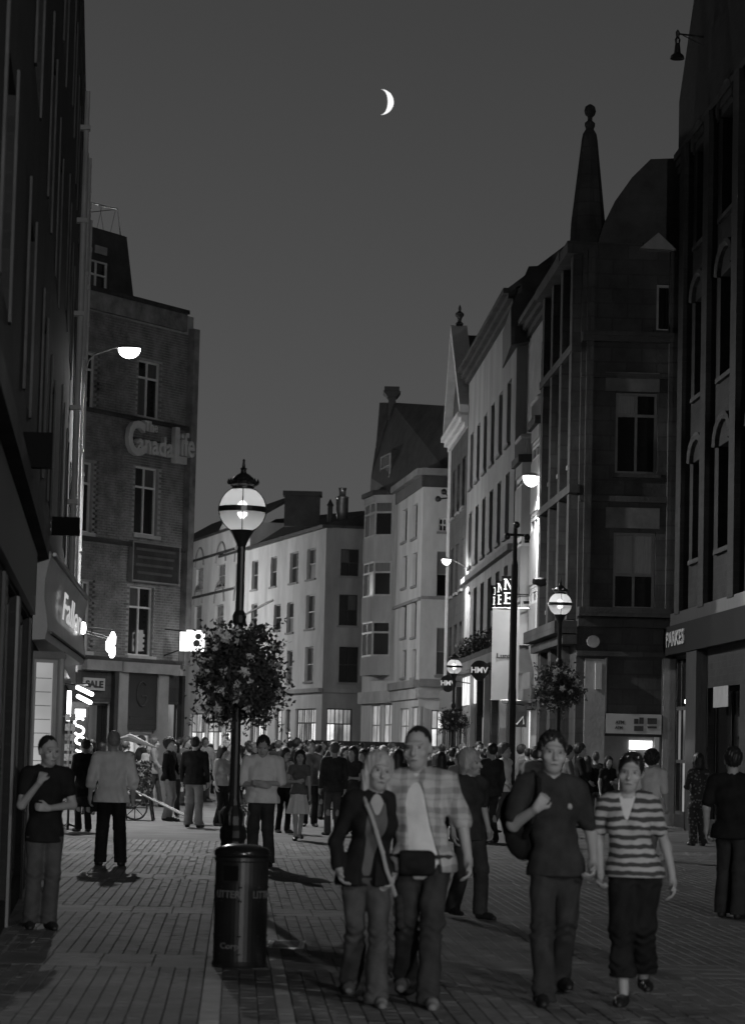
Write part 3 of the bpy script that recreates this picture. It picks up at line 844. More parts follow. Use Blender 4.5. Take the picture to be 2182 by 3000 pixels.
quad_roof(w4, 'roof', 'slate', [F4.P(-2, zt4, 0.2), F4.P(F4.L, zt4, 0.2), F4.P(F4.L, zt4 + 1.9, -3), F4.P(-2, zt4 + 1.9, -3)])
pd = [F4.P(F4.uz(x, 1560)[0], zt4, 0.02) for x in (640, 690)]
quad_roof(w4, 'pediment', 'white_render', [pd[0], pd[1], (pd[0] + pd[1]) / 2 + Vector((0, 0, 0.9))], 0.3)

# ---------------- W2 : bay-window building with the tall dark roof; W1 : white building at the bend
P1, P2_, P3_ = plan(1222, 118), plan(1145, 127), plan(1055, 134)
F1 = Fac(P2_, P1)
w1 = building('white_building', P1, 'white building with a bright end wall facing down the street at the bend')
zt1 = F1.uz(1238, 1392)[1]
h1 = [F1.rect(*w) for w in ((1178, 1493, 1192, 1587), (1208, 1478, 1222, 1576), (1178, 1630, 1191, 1722), (1208, 1620, 1221, 1716), (1176, 1770, 1190, 1868), (1206, 1765, 1219, 1866), (1176, 1905, 1189, 1985), (1206, 1903, 1218, 1985))]
s1 = [F1.rect(1170, 2075, 1196, 2180), F1.rect(1203, 2070, 1228, 2185)]
shell(w1, F1, 0, F1.L, 0, zt1, h1 + s1, 'white_render', 6, ends=(1, 0))
for h in h1: window(w1, F1, h, 1, 2, 'dark_stone', 'glass', 0.05, 0.18, 'stone')
for s in s1: window(w1, F1, s, 2, 2, 'grey_paint', 'shop_lit', 0.06, 0.1, None)
F1b = Fac(P1, (P1[0] + 2.4, 118.3))
h1b = [F1b.rect(*w) for w in ((1284, 1517, 1311, 1558), (1279, 1616, 1315, 1748), (1278, 1840, 1314, 1978))]
s1b = F1b.rect(1262, 2080, 1300, 2190)
mb = MB(); F1b.wall(mb, 0, F1b.L, 0, zt1, h1b + [s1b]); mb.build('end_wall', M['white_render'], w1)
window(w1, F1b, h1b[0], 2, 2, 'white_paint', 'glass', 0.07, 0.1, 'stone')
for h in h1b[1:]: window(w1, F1b, h, 1, 2, 'grey_paint', ['glass', 'blind'], 0.05, 0.18, 'stone')
window(w1, F1b, s1b, 2, 2, 'grey_paint', ['shop_bright', 'shop_lit', 'shop_lit', 'shop_bright'], 0.06, 0.1, None)
for F, nm in ((F1, 'a'), (F1b, 'b')):
    trim(w1, F, 'eaves_cornice', 'stone', -0.1, F.L + 0.1, zt1 - 0.02, zt1 + 0.28, -0.25, 0.3)
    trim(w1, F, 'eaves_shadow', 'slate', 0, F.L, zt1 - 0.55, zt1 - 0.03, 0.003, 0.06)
    z = F.uz(1240, 1755)[1]; trim(w1, F, 'string_course', 'stone', 0, F.L, z, z + 0.14, 0.004, 0.1)
    z = F.uz(1240, 2012)[1]; trim(w1, F, 'shop_cornice', 'stone', 0, F.L, z, z + 0.35, 0.004, 0.25)
    z2 = F.uz(1240, 2045)[1]; trim(w1, F, 'shop_fascia', 'pale_stone', 0, F.L, z2, z - 0.004, 0.004, 0.12)
# roof, tall and dark, shared gable with W2
w2 = building('bay_window_building', P2_, 'building with stacked bay windows under a steep dark gabled roof')
F2w = Fac(P3_, P2_)
zt2 = F2w.uz(1120, 1450)[1]
shell(w2, F2w, 0, F2w.L - 0.004, 0, zt2, [F2w.rect(1085, 2065, 1112, 2185), F2w.rect(1120, 2062, 1150, 2185)], 'white_render', 6)
for s in ((1085, 2065, 1112, 2185), (1120, 2062, 1150, 2185)):
    window(w2, F2w, F2w.rect(*s), 2, 2, 'grey_paint', 'shop_lit', 0.06, 0.1, None)
trim(w2, F2w, 'shop_fascia', 'pale_stone', 0, F2w.L, F2w.uz(1120, 2060)[1], F2w.uz(1120, 2025)[1], 0.004, 0.2)
def bay(parent, F, uc, w, proj, z0, z1, floors, fm='grey_paint', wm='grey_render', pm='glass', head=0.3, apron=0.9, lit=None):
    pl = [(uc - w / 2, 0.0), (uc - w / 2 + proj * 0.7, proj), (uc + w / 2 - proj * 0.7, proj), (uc + w / 2, 0.0)]
    q = [tuple(F.P(u, 0, o)[:2]) for u, o in pl]
    qi = [tuple(F.P(u, 0, o)[:2]) for u, o in ((pl[0][0] + 0.12, -0.05), (pl[1][0] + 0.05, proj - 0.2), (pl[2][0] - 0.05, proj - 0.2), (pl[3][0] - 0.12, -0.05))]
    fh = (z1 - z0) / floors
    b = MB()
    for k in range(floors):
        b.prism(q, z0 + k * fh, z0 + k * fh + apron); b.prism(q, z0 + (k + 1) * fh - head, z0 + (k + 1) * fh - 0.002)
    bo = b.build('bay', M[wm], parent)
    MB().prism([tuple(F.P(u, 0, o)[:2]) for u, o in ((uc - w / 2 - 0.08, 0), (uc - w / 2 + proj * 0.7 - 0.08, proj + 0.12), (uc + w / 2 - proj * 0.7 + 0.08, proj + 0.12), (uc + w / 2 + 0.08, 0))], z1, z1 + 0.22).build('bay_cornice', M['dark_stone'], bo)
    for k in range(floors):
        for i in range(3):
            f = Fac(q[i], q[i + 1], toward=tuple(F.P(uc, 0, 8)[:2]))
            n = 2 if i == 1 and f.L > 0.9 else 1
            window(bo, f, (0.004, f.L - 0.004, z0 + k * fh + apron, z0 + (k + 1) * fh - head), n, 2, fm, (lit[1] if lit and k == lit[0] else pm), 0.09, 0.06, None, split=[z0 + k * fh + apron + (fh - head - apron) * 0.68])
    return bo
ub = F2w.uz(1128, 1500)[0]
bay(w2, F2w, ub, 3.6, 0.8, F2w.uz(1120, 1980)[1], F2w.uz(1120, 1462)[1], 3)
rz = F2w.uz(1155, 1180)[1]
dr = 127.5
quad_roof(w2, 'roof', 'slate', [at(1166, 1441, dr - 0.6), at(1100, 1468, dr + 4.5), at(1104, 1400, dr + 4.2), at(1120, 1290, dr + 4.0), at(1129, 1180, dr + 4.0), at(1165, 1180, dr + 3.5), at(1325, 1190, dr - 3.5), at(1335, 1392, dr - 8.5), at(1240, 1390, dr - 9.0)], 0.3)
a, b = at(1130, 1500, 131), at(1160, 1150, 131)
mb = MB(); mb.box(a.x, b.x, 130.6, 131.6, zt2, at(1140, 1165, 131).z)
mb.prism([(a.x - 0.05, 130.5), (b.x + 0.05, 130.5), (b.x + 0.05, 131.7), (a.x - 0.05, 131.7)], at(1140, 1165, 131).z, at(1140, 1150, 131).z, [(a.x - 0.28, 130.3), (b.x + 0.22, 130.3), (b.x + 0.22, 131.9), (a.x - 0.28, 131.9)])
mb.box(a.x - 0.22, b.x + 0.16, 130.35, 131.85, at(1140, 1150, 131).z, at(1140, 1137, 131).z)
mb.build('chimney', M['slate'], w2)
pz = F2w.rect(1122, 1325, 1152, 1405)
dm = MB(); dm.prism([tuple(F2w.P(pz[0], 0, 0.1)[:2]), tuple(F2w.P(pz[1], 0, 0.1)[:2]), tuple(F2w.P(pz[1], 0, -2)[:2]), tuple(F2w.P(pz[0], 0, -2)[:2])], pz[2] - 1.0, pz[3]); dm.build('dormer', M['dark_stone'], w2)
window(w2, Fac(F2w.P(0, 0, 0.12)[:2], F2w.P(F2w.L, 0, 0.12)[:2]), (pz[0] + 0.1, pz[1] - 0.1, pz[2], pz[3] - 0.15), 1, 2, 'grey_paint', 'glass', 0.07, -0.03, None)

# ---------------- right row R5, R4, R3, R2, R1
def rx(d): return 4.97 - 0.0437 * (d - 64)
FR = Fac((rx(112), 112), (rx(64), 64), toward=(0, 80))
def ur(d): return (Vector((rx(d), d)) - FR.A).dot(FR.u)
# R5: narrow gabled building whose gable verge catches the light
r5 = building('gabled_building', (rx(103), 103), 'narrow dark building with a pale lit gable edge and finial')
u0, u1 = ur(106.8), ur(98.2)
h5 = [(u0 + 1.2 + k * 2.5, u0 + 2.5 + k * 2.5, z, z + 1.9) for k in range(3) for z in (4.6, 7.7, 10.8)]
zt5 = 14.2
shell(r5, FR, u0, u1 - 0.004, 0, zt5, h5, 'dark_stone', 7)
for h in h5: window(r5, FR, h, 1, 2, 'grey_paint', 'glass', 0.06, 0.18, 'stone')
um = (u0 + u1) / 2 - 1.2; gz = at(1368, 962, 102).z
mb = MB(); mb.add([FR.P(u0, zt5, 0.0), FR.P(u1, zt5, 0.0), FR.P(um, gz, 0.0), FR.P(u0, zt5, -5), FR.P(u1, zt5, -5), FR.P(um, gz, -5)], [(0, 1, 2), (5, 4, 3), (0, 2, 5, 3), (1, 4, 5, 2), (0, 3, 4, 1)])
mb.build('gable_roof', M['slate'], r5)
for ua in (u0, u1):
    mb = MB()
    a, b = FR.P(ua, zt5 - 0.1), FR.P(um, gz)
    for i in range(7):
        t0, t1 = i / 7, (i + 1) / 7
        q0, q1 = a.lerp(b, t0), a.lerp(b, t1)
        N = Vector((FR.n.x, FR.n.y, 0))
        zz = Vector((0, 0, 0.38))
        mb.hexa([q0 - N * 0.3, q1 - N * 0.3, q1 + N * 0.34, q0 + N * 0.34, q0 - N * 0.3 + zz, q1 - N * 0.3 + zz, q1 + N * 0.34 + zz, q0 + N * 0.34 + zz])
    mb.build('gable_verge', M['white_paint'], r5)
cornice(r5, FR, u0, u1, zt5 - 0.55, 0.55, 0.42, 'white_paint')
mb = MB(); pt = FR.P(um, gz + 0.35); mb.lathe([(0.12, 0), (0.16, 0.1), (0.07, 0.18), (0.09, 0.32), (0.17, 0.42), (0.17, 0.5), (0.05, 0.6), (0.06, 0.72), (0.01, 0.85)], pt, 10)
mb.build('finial', M['dark_stone'], r5)
trim(r5, FR, 'corner_strip', 'white_paint', u0 + 0.02, u0 + 0.3, 4.5, zt5 - 0.56, 0.004, 0.1)
trim(r5, FR, 'shop_fascia', 'dark_wood', u0, u1, 3.2, 4.0, 0.004, 0.25)
for k in range(3): window(r5, FR, (u0 + 0.5 + k * 2.7, u0 + 2.8 + k * 2.7, 0.3, 3.1), 2, 2, 'dark_wood', ['shop_lit', 'shop_dim', 'shop_bright', 'shop_dim'], 0.08, -0.04, None)

# R4: long grey-rendered record shop building
r4 = building('record_shop_building', (rx(88), 88), 'long grey rendered building above the round black record shop signs')
u0, u1 = ur(98.2), ur(80.2)
zt4b = at(1460, 935, 88).z - 0.3
h4b = [(u0 + 1.2 + k * 2.8, u0 + 2.5 + k * 2.8, z, z + 2.0) for k in range(6) for z in (5.4, 8.3, 11.2)]
s4b = [(u0 + 0.6, u0 + 5.6, 3.25, 4.35), (u0 + 6.0, u0 + 9.4, 0.3, 2.9), (u0 + 0.6, u0 + 2.4, 0.3, 2.9), (u0 + 2.9, u0 + 5.6, 0.3, 2.9), (u0 + 10.2, u0 + 13.0, 0.3, 2.9), (u0 + 13.8, u0 + 16.8, 0.3, 2.9)]
shell(r4, FR, u0, u1 - 0.004, 0, zt4b, h4b + s4b, 'grey_render', 8)
for h in h4b: window(r4, FR, h, 1, 2, 'stone', 'glass', 0.06, 0.2, 'stone')
window(r4, FR, s4b[0], 4, 1, 'black_paint', 'shop_bright', 0.07, 0.12, None)
for s in s4b[1:]: window(r4, FR, s, 2, 1, 'black_paint', ['shop_lit', 'shop_dim'], 0.09, 0.15, None)
for k in range(5):
    trim(r4, FR, 'shop_pier', 'dark_stone' if k % 2 else 'pale_stone', u0 + 5.65 + k * 2.75, u0 + 5.95 + k * 2.75, 0, 4.3, 0.004, 0.2)
trim(r4, FR, 'shop_cornice', 'stone', u0, u1 - 0.01, 4.45, 4.75, 0.004, 0.35)
trim(r4, FR, 'string_course', 'stone', u0, u1 - 0.01, 7.75, 7.95, 0.004, 0.18)
cornice(r4, FR, u0, u1 - 0.01, zt4b - 0.5, 0.5, 0.45, 'dark_stone')
quad_roof(r4, 'roof', 'slate', [FR.P(u0, zt4b, 0.3), FR.P(u1, zt4b, 0.3), FR.P(u1, zt4b + 2.0, -2.2), FR.P(u0, zt4b + 2.0, -2.2)])
trim(r4, FR, 'lit_shop_panel', 'shop_bright', u0 + 1.0, u0 + 3.6, 3.3, 4.3, 0.03, 0.09); trim(r4, FR, 'lit_shop_panel', 'shop_bright', u0 + 4.0, u0 + 7.4, 3.3, 4.3, 0.03, 0.09)
# planter hedge over the shop cornice
hedge = thing('window_box', FR.P(u0 + 6, 4.75, 0.2), 'row of dark clipped plants along the record shop cornice', 'plant')
trim(hedge, FR, 'trough', 'dark_stone', u0 + 1, u0 + 15.5, 4.752, 4.95, 0.08, 0.33)
lv = MB()
for k in range(2600):
    u = u0 + 1 + random.random() * 14.5
    z = 4.95 + random.random() ** 1.5 * (0.45 + 0.22 * math.sin(u * 3.1)); o = 0.2 + random.gauss(0, 0.12)
    c = FR.P(u, z, o); a = Vector((random.gauss(0, 1), random.gauss(0, 1), random.gauss(0, 1))).normalized() * 0.07
    b = a.cross(Vector((random.gauss(0, 1), random.gauss(0, 1), random.gauss(0, 1)))).normalized() * 0.05
    lv.add([c - a, c - b * 0.6, c + a, c + b * 0.6], [(0, 1, 2, 3)])
lv.build('foliage', M['leaf'], hedge)

# R3: pale building with two oriel bays and lit windows
r3 = building('oriel_building', (rx(75.5), 75.5), 'pale building with two tall oriel bays and lit windows on the right')
FR_ = FR
FR = Fac(FR_.P(0, 0, -0.32)[:2], FR_.P(FR_.L, 0, -0.32)[:2], toward=(0, 80))
u0, u1 = ur(80.2), ur(71.2)
zt3 = 14.6
h3_ = [(u0 + 4.05, u0 + 4.75, z, z + 2.2) for z in (5.2, 8.3, 11.3)]
s3_ = [(u0 + 0.6, u0 + 3.0, 0.2, 3.0), (u0 + 3.6, u0 + 5.2, 0.1, 2.9), (u0 + 5.8, u0 + 8.4, 0.2, 3.0)]
shell(r3, FR, u0, u1 - 0.004, 0, zt3, h3_ + s3_, 'pale_stone', 8)
for h in h3_: window(r3, FR, h, 1, 2, 'white_paint', 'glass', 0.06, 0.2, 'stone')
for s in s3_: window(r3, FR, s, 2, 2, 'grey_paint', ['shop_lit', 'shop_bright'], 0.08, 0.15, None)
zb0, zb1 = 4.75, at(1600, 1260, 74).z
b1 = bay(r3, FR, u0 + 2.3, 2.5, 0.42, zb0, zb1 - 0.6, 3, 'white_paint', 'white_render', 'glass', 0.35, 1.1)
b2 = bay(r3, FR, u0 + 6.7, 2.5, 0.42, zb0 - 0.1, zb1, 3, 'white_paint', 'white_render', 'glass', 0.35, 1.1, lit=(0, ['room_lit', 'room_lit', 'curtain', 'room_lit']))
for uc, z in ((u0 + 2.3, zb1 - 0.38), (u0 + 6.7, zb1 + 0.22)):
    mb = MB(); pl = [(uc - 1.2, 0.02), (uc - 0.9, 0.40), (uc + 0.9, 0.40), (uc + 1.2, 0.02)]
    pts = [FR.P(u, z, o) for u, o in pl]
    for i in range(3):
        for t in range(6):
            q = pts[i].lerp(pts[i + 1], (t + 0.5) / 6); mb.tube([q, q + Vector((0, 0, 0.5))], 0.05, 6)
    mb.tube([p + Vector((0, 0, 0.55)) for p in pts], 0.08, 6)
    mb.build('balustrade', M['white_render'], r3)
    MB().prism([tuple(FR.P(uc + a, 0, o)[:2]) for a, o in ((-0.5, 0.0), (-0.3, 0.3), (0.3, 0.3), (0.5, 0.0))], zb0 - 0.8, zb0 - 0.12, [tuple(FR.P(uc + a, 0, o)[:2]) for a, o in ((-1.25, 0.0), (-0.95, 0.40), (0.95, 0.40), (1.25, 0.0))]).build('bay_corbel', M['pale_stone'], r3)
trim(r3, FR, 'shop_awning', 'black_paint', u0 + 0.4, u1 - 0.3, 3.1, 3.4, 0.004, 0.6)
trim(r3, FR, 'shop_fascia', 'pale_stone', u0, u1 - 0.01, 3.42, 3.95, 0.004, 0.22)
for k in range(5): trim(r3, FR, 'pilaster', 'pale_stone', u0 + 0.1 + k * 2.15, u0 + 0.42 + k * 2.15, 0, 3.08, 0.004, 0.16)
cornice(r3, FR, u0, u1 - 0.01, zt3 - 0.5, 0.5, 0.4, 'dark_stone')
def slab_poly(parent, name, mt, pts, dy):
    k = len(pts); p = [Vector(q) for q in pts]
    mb = MB(); mb.add(p + [q + Vector((0, dy, 0)) for q in p], [tuple(range(k)), tuple(range(2 * k - 1, k - 1, -1))] + [(i, (i + 1) % k, k + (i + 1) % k, k + i) for i in range(k)])
    return mb.build(name, M[mt], parent)
slab_poly(r3, 'roof', 'slate', [at(1496, 900, 79.5), at(1548, 780, 79.5), at(1660, 775, 79.5), at(1660, 980, 79.5), at(1496, 1010, 79.5)], 5)

FR = FR_
# R2: bank corner building, face-on side with cash machine, spire above the corner
A_, B_ = (rx(64), 64.0), plan(1962, 64.06)
FB = Fac(A_, B_)
r2 = building('bank_corner_building', A_, 'dark bank corner building with a pointed spire and a cash machine')
zr2 = at(1660, 752, 66).z
RB = FB.rect
hB = [RB(1802, 1150, 1925, 1388), RB(1795, 1560, 1918, 1785), RB(1922, 832, 1968, 970)]
atm = RB(1762, 2158, 1935, 2330)
shell(r2, FB, 0, FB.L, 0, zr2, hB + [atm], 'dark_stone', 7.3)
for h in hB[:2]:
    window(r2, FB, h, 2, 2, 'frame_dim', ['glass', 'blind', 'glass', 'glass'] if h is hB[1] else 'glass', 0.07, 0.16, 'dark_stone', split=[h[2] + (h[3] - h[2]) * (0.72 if h is hB[0] else 0.45)])
window(r2, FB, hB[2], 1, 1, 'grey_paint', 'glass', 0.07, 0.16, 'dark_stone')
ub_ = FB.uz
for y, th, pr in ((1005, 0.18, 0.28), (990, 0.1, 0.35), (1110, 0.12, 0.1), (1472, 0.14, 0.12), (1810, 0.22, 0.45), (1840, 0.18, 0.35), (1925, 0.12, 0.15)):
    z = ub_(1850, y)[1]; trim(r2, FB, 'moulding', 'dark_stone', 0, FB.L, z, z + th, 0.004, pr)
for x0, x1 in ((1772, 1930),):
    for y0, y1 in ((1092, 1148), (1488, 1548)):
        q = RB(x0, y0, x1, y1); trim(r2, FB, 'lintel_panel', 'jamb', q[0], q[1], q[2], q[3], 0.004, 0.06)
for a, b in ((1708, 1728), (1950, 1985)):
    trim(r2, FB, 'pilaster', 'dark_stone', max(0.0, ub_(a, 1500)[0]), ub_(b, 1500)[0], 4.9, zr2 - 0.2, 0.006, 0.18)
mb = MB(); q = ub_(1735, 1880); mb.lathe([(0.22, 0), (0.22, 0.05), (0.15, 0.08)], (0, 0, 0), 18)
roundel = thing('roundel_sign', FB.P(q[0], q[1], 0.2), 'pale round disc sign on the bank corner above the flower basket', 'sign')
mb = MB(); n = 20; cc = FB.P(q[0], q[1], 0.0)
f = [FB.P(q[0] + 0.15 * math.cos(k * 2 * math.pi / n), q[1] + 0.15 * math.sin(k * 2 * math.pi / n), 0.17) for k in range(n)]
g = [FB.P(q[0] + 0.15 * math.cos(k * 2 * math.pi / n), q[1] + 0.15 * math.sin(k * 2 * math.pi / n), 0.02) for k in range(n)]
mb.add(f + g, [tuple(range(n)), tuple(range(2 * n - 1, n - 1, -1))] + [(i, (i + 1) % n, n + (i + 1) % n, n + i) for i in range(n)]); mb.build('disc', M['stone'], roundel)
dk = RB(1775, 1930, 1935, 2090); trim(r2, FB, 'window_board', 'dark_stone', dk[0], dk[1], dk[2], dk[3], 0.004, 0.03)
trim(r2, FB, 'window_frame', 'black_paint', dk[0] - 0.06, dk[0] - 0.002, dk[2], dk[3], 0.004, 0.08); trim(r2, FB, 'window_frame', 'black_paint', dk[1] + 0.002, dk[1] + 0.06, dk[2], dk[3], 0.004, 0.08)
pil = RB(1708, 1930, 1768, 2330); trim(r2, FB, 'ground_pier', 'stone', pil[0], pil[1], 0, pil[3], 0.004, 0.12)
pil = RB(1938, 1930, 1985, 2330); trim(r2, FB, 'ground_pier', 'stone', pil[0], pil[1], 0, pil[3], 0.004, 0.12)
bx = RB(1740, 1943, 1758, 2020); lbp = thing('wall_light_box', FB.P(bx[0], bx[2], 0.12), 'slim pale upright light box on the bank pier', 'sign'); trim(lbp, FB, 'box', 'banner', bx[0], bx[1], bx[2], bx[3], 0.122, 0.26)
sg = RB(1772, 2092, 1934, 2150); asign = thing('cash_machine_sign', FB.P(sg[0], sg[2], 0), 'pale ATM sign board with small dark card logos over the cash machine', 'sign')
trim(asign, FB, 'board', 'banner', sg[0], sg[1], sg[2], sg[3], 0.004, 0.14)
udb = (FB.u.x, FB.u.y, 0)
for t, x0, y0, x1, y1 in (('ATM', 1799, 2111, 1825, 2121), ('ATM', 1798, 2127, 1820, 2136)):
    q = RB(x0, y0, x1, y1); lettering(t, 0.1, FB.P((q[0] + q[1]) / 2, (q[2] + q[3]) / 2, 0.143), udb, (0, 0, 1), asign, M['dark_stone'], 0.003, 0.004, width=q[1] - q[0], height=q[3] - q[2])
for x0, y0, x1, y1 in ((1854, 2106, 1867, 2121), (1869, 2102, 1882, 2121), (1854, 2127, 1881, 2142), (1893, 2104, 1921, 2122), (1893, 2128, 1920, 2134)):
    q = RB(x0, y0, x1, y1); trim(asign, FB, 'card_logo', 'dark_stone', q[0], q[1], q[2], q[3], 0.141, 0.15)
am = thing('cash_machine', FB.P((atm[0] + atm[1]) / 2, 0, -0.1), 'cash machine with a glowing white panel set in the bank wall', 'cash machine')
trim(am, FB, 'surround', 'stone', atm[0], atm[1], atm[2], atm[3], -0.22, -0.10)
q = RB(1843, 2170, 1910, 2196); trim(am, FB, 'lit_header', 'screen_lit', q[0], q[1], q[2], q[3], -0.10, -0.06)
q = RB(1843, 2200, 1862, 2218); trim(am, FB, 'screen', 'screen_lit', q[0], q[1], q[2], q[3], -0.10, -0.07)
q = RB(1895, 2200, 1910, 2218); trim(am, FB, 'card_slot', 'tube_lit', q[0], q[1], q[2], q[3], -0.10, -0.07)
q = RB(1916, 2160, 1930, 2240); trim(am, FB, 'side_panel', 'white_paint', q[0], q[1], q[2], q[3], -0.10, -0.05)
q = RB(1843, 2225, 1910, 2250); trim(am, FB, 'keypad_shelf', 'steel', q[0], q[1], q[2], q[3], -0.10, 0.02)
# street-side wall of the bank
u0, u1 = ur(71.2), ur(64)
hS = [(u0 + 1.0 + k * 2.1, u0 + 2.1 + k * 2.1, z, z + 2.2) for k in range(3) for z in (5.4, 8.8)]
mb = MB(); FR.wall(mb, u0, u1, 0, zr2, hS)
mb.add([FR.P(u0, 0), FR.P(u0, 0, -6), FR.P(u0, zr2, -6), FR.P(u0, zr2)], [(0, 1, 2, 3)]); mb.build('street_wall', M['dark_stone'], r2)
for h in hS: window(r2, FR, h, 1, 2, 'grey_paint', 'glass', 0.07, 0.2, 'stone')
for k in range(4): trim(r2, FR, 'pilaster', 'dark_stone', u0 + 0.25 + k * 2.1, u0 + 0.7 + k * 2.1, 4.9, zr2 - 0.3, 0.004, 0.22)
for z, th, pr in ((4.55, 0.3, 0.55), (4.3, 0.22, 0.35), (7.95, 0.2, 0.25), (11.4, 0.2, 0.25), (zr2 - 0.3, 0.3, 0.4)):
    trim(r2, FR, 'moulding', 'dark_stone', u0, u1 + 0.1, z, z + th, 0.006, pr)
for k in range(3): trim(r2, FR, 'ground_pier', 'dark_stone', u0 + 0.4 + k * 2.4, u0 + 1.1 + k * 2.4, 0, 4.28, 0.004, 0.2)
# spire: eight sided, on a small base block
sc = at(1718, 745, 66.2)
spx, spy = sc.x, 66.2
MB().prism([(spx - 0.75, spy - 0.7), (spx + 0.5, spy - 0.7), (spx + 0.5, spy + 0.7), (spx - 0.75, spy + 0.7)], zr2 - 0.2, sc.z - 0.05).build('spire_base', M['dark_stone'], r2)
zz0, zz1 = sc.z - 0.1, at(1722, 392, 66.2).z
sp_ = MB().lathe([(0.47, zz0), (0.43, zz0 + 0.9), (0.20, zz1 - 0.15), (0.17, zz1), (0.10, zz1 + 0.12), (0.13, zz1 + 0.2), (0.13, zz1 + 0.28), (0.06, zz1 + 0.34), (0.06, zz1 + 0.42), (0.12, zz1 + 0.48), (0.15, zz1 + 0.58), (0.12, zz1 + 0.70), (0.03, zz1 + 0.76)], (spx + 0.02, spy, 0), 8)
sp_.build('spire', M['dark_stone'], r2)
# mansard roof to the right of the spire
zb_ = zr2 - 0.3
pm_ = [at(1768, 655, 65.6), at(1800, 590, 65.6), at(1850, 520, 65.6), at(1905, 466, 65.6), at(1995, 463, 65.6)]
slab_poly(r2, 'mansard_roof', 'slate', [(pm_[0].x - 0.3, 65.6, zb_), *pm_, (pm_[-1].x, 65.6, zb_)], 5.5)
mb = MB(); hB2 = hB[2]
F_ = FB
f0 = ub_(1868, 735); f1 = ub_(1975, 740); ft = ub_(1945, 690)
mb.add([FB.P(f0[0], f0[1], 0.35), FB.P(f1[0], f1[1], 0.35), FB.P((f0[0] + f1[0]) / 2, ft[1], 0.35), FB.P(f0[0], f0[1], -1), FB.P(f1[0], f1[1], -1), FB.P((f0[0] + f1[0]) / 2, ft[1], -1)], [(0, 1, 2), (5, 4, 3), (0, 2, 5, 3), (1, 4, 5, 2), (0, 3, 4, 1)])
mb.build('dormer_pediment', M['stone'], r2)
trim(r2, FB, 'dormer_front', 'dark_stone', ub_(1880, 800)[0], hB2[0] - 0.02, zr2 - 0.01, f0[1], 0.02, 0.3)

# R1: tall dark building at the right edge
def r1x(d): return B_[0] + 0.06 - 0.0437 * (d - 64.6)
FQ = Fac((r1x(64.5), 64.5), (r1x(-30), -30), toward=(0, 40))
def uq(d): return (Vector((r1x(d), d)) - FQ.A).dot(FQ.u)
r1 = building('tall_brick_building', (r1x(58), 58), 'tall dark brick building with arched windows along the right edge')
hQ = [(uq(d1), uq(d0), z, z + 2.3) for d0, d1 in ((60.2, 61.8), (56.6, 58.4), (52.5, 54.5), (46, 48), (40, 42), (33, 35), (26, 28), (19, 21)) for z in (6.2, 10.0, 13.6)]
sQ = [(uq(63.9), uq(61.0), 0.3, 4.05), (uq(59.4), uq(55.5), 0.3, 3.2), (uq(54), uq(44), 0.3, 3.2)]
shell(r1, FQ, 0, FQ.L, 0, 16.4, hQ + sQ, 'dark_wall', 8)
for h in hQ:
    window(r1, FQ, h, 1, 2, 'dark_stone', 'glass', 0.08, 0.25, 'dark_stone')
    mb = MB(); uc = (h[0] + h[1]) / 2; rr = (h[1] - h[0]) / 2 + 0.1
    mb.tube([FQ.P(uc + rr * math.cos(a), h[3] + rr * 0.6 * math.sin(a), 0.05) for a in [math.pi * k / 8 for k in range(9)]], 0.1, 6)
    mb.build('window_arch', M['dark_stone'], r1)
for d in (62.6, 59.3, 55.6, 51.5, 49.5): trim(r1, FQ, 'pilaster', 'dark_wall', uq(d + 0.35), uq(d - 0.35), 5.0, 16.2, 0.004, 0.22)
cornice(r1, FQ, 0, FQ.L, 15.9, 0.5, 0.14, 'dark_stone')
trim(r1, FQ, 'shop_cornice', 'dark_wood', 0, FQ.L, 4.75, 5.05, 0.006, 0.2)
trim(r1, FQ, 'shop_fascia', 'slot_black', 0, FQ.L, 4.06, 4.74, 0.006, 0.28)
window(r1, FQ, sQ[0], 4, 3, 'dark_stone', ['glass', 'shop_dim', 'glass', 'shop_lit', 'shop_dim', 'glass', 'glass', 'glass', 'shop_dim', 'shop_dim', 'shop_dim', 'glass'], 0.08, 0.04, None)
window(r1, FQ, sQ[1], 2, 1, 'black_paint', 'glass', 0.1, 0.2, None); window(r1, FQ, sQ[2], 4, 1, 'black_paint', 'glass', 0.1, 0.2, None)
for d, z, s_ in ((61.9, 3.35, 0.09), (61.6, 1.95, 0.13), (62.9, 2.95, 0.06)):
    p_ = FQ.P(uq(d), z, -0.12); mb = MB().lathe([(0.02, -0.08), (s_, -0.03), (s_, 0.05), (0.02, 0.1)], p_, 10); mb.build('shop_light', M['tube_lit'], r1)
ps = thing('shop_lettering', FQ.P(uq(62.4), 4.4, 0.3), 'faint pale shop lettering PARKES on the dark fascia at right', 'sign')
lettering('PARKES', 0.5, FQ.P(uq(62.2), 4.42, 0.30), (FQ.u.x, FQ.u.y, 0), (0, 0, 1), ps, M['stone'], 0.015, 0.012, width=2.6, height=0.36)
pq = RB(2115, 1965, 2160, 2020)
# roof: stepped hip falling towards the bank
gp = [FQ.uz(px, py) for px, py in ((1988, 470), (1984, 380), (1990, 300), (2035, 0), (2075, -260))]
gp = [(max(0.02, u), z) for u, z in gp]
gp = [(0.02, 16.3)] + gp + [(uq(40), gp[-1][1] + 0.5), (uq(40), 16.3)]
k = len(gp)
mb = MB(); mb.add([FQ.P(u, z, 0.03) for u, z in gp] + [FQ.P(u, z, -5) for u, z in gp], [tuple(range(k)), tuple(range(2 * k - 1, k - 1, -1))] + [(i, (i + 1) % k, k + (i + 1) % k, k + i) for i in range(k)])
mb.build('gable_wall', M['dark_wall'], r1)
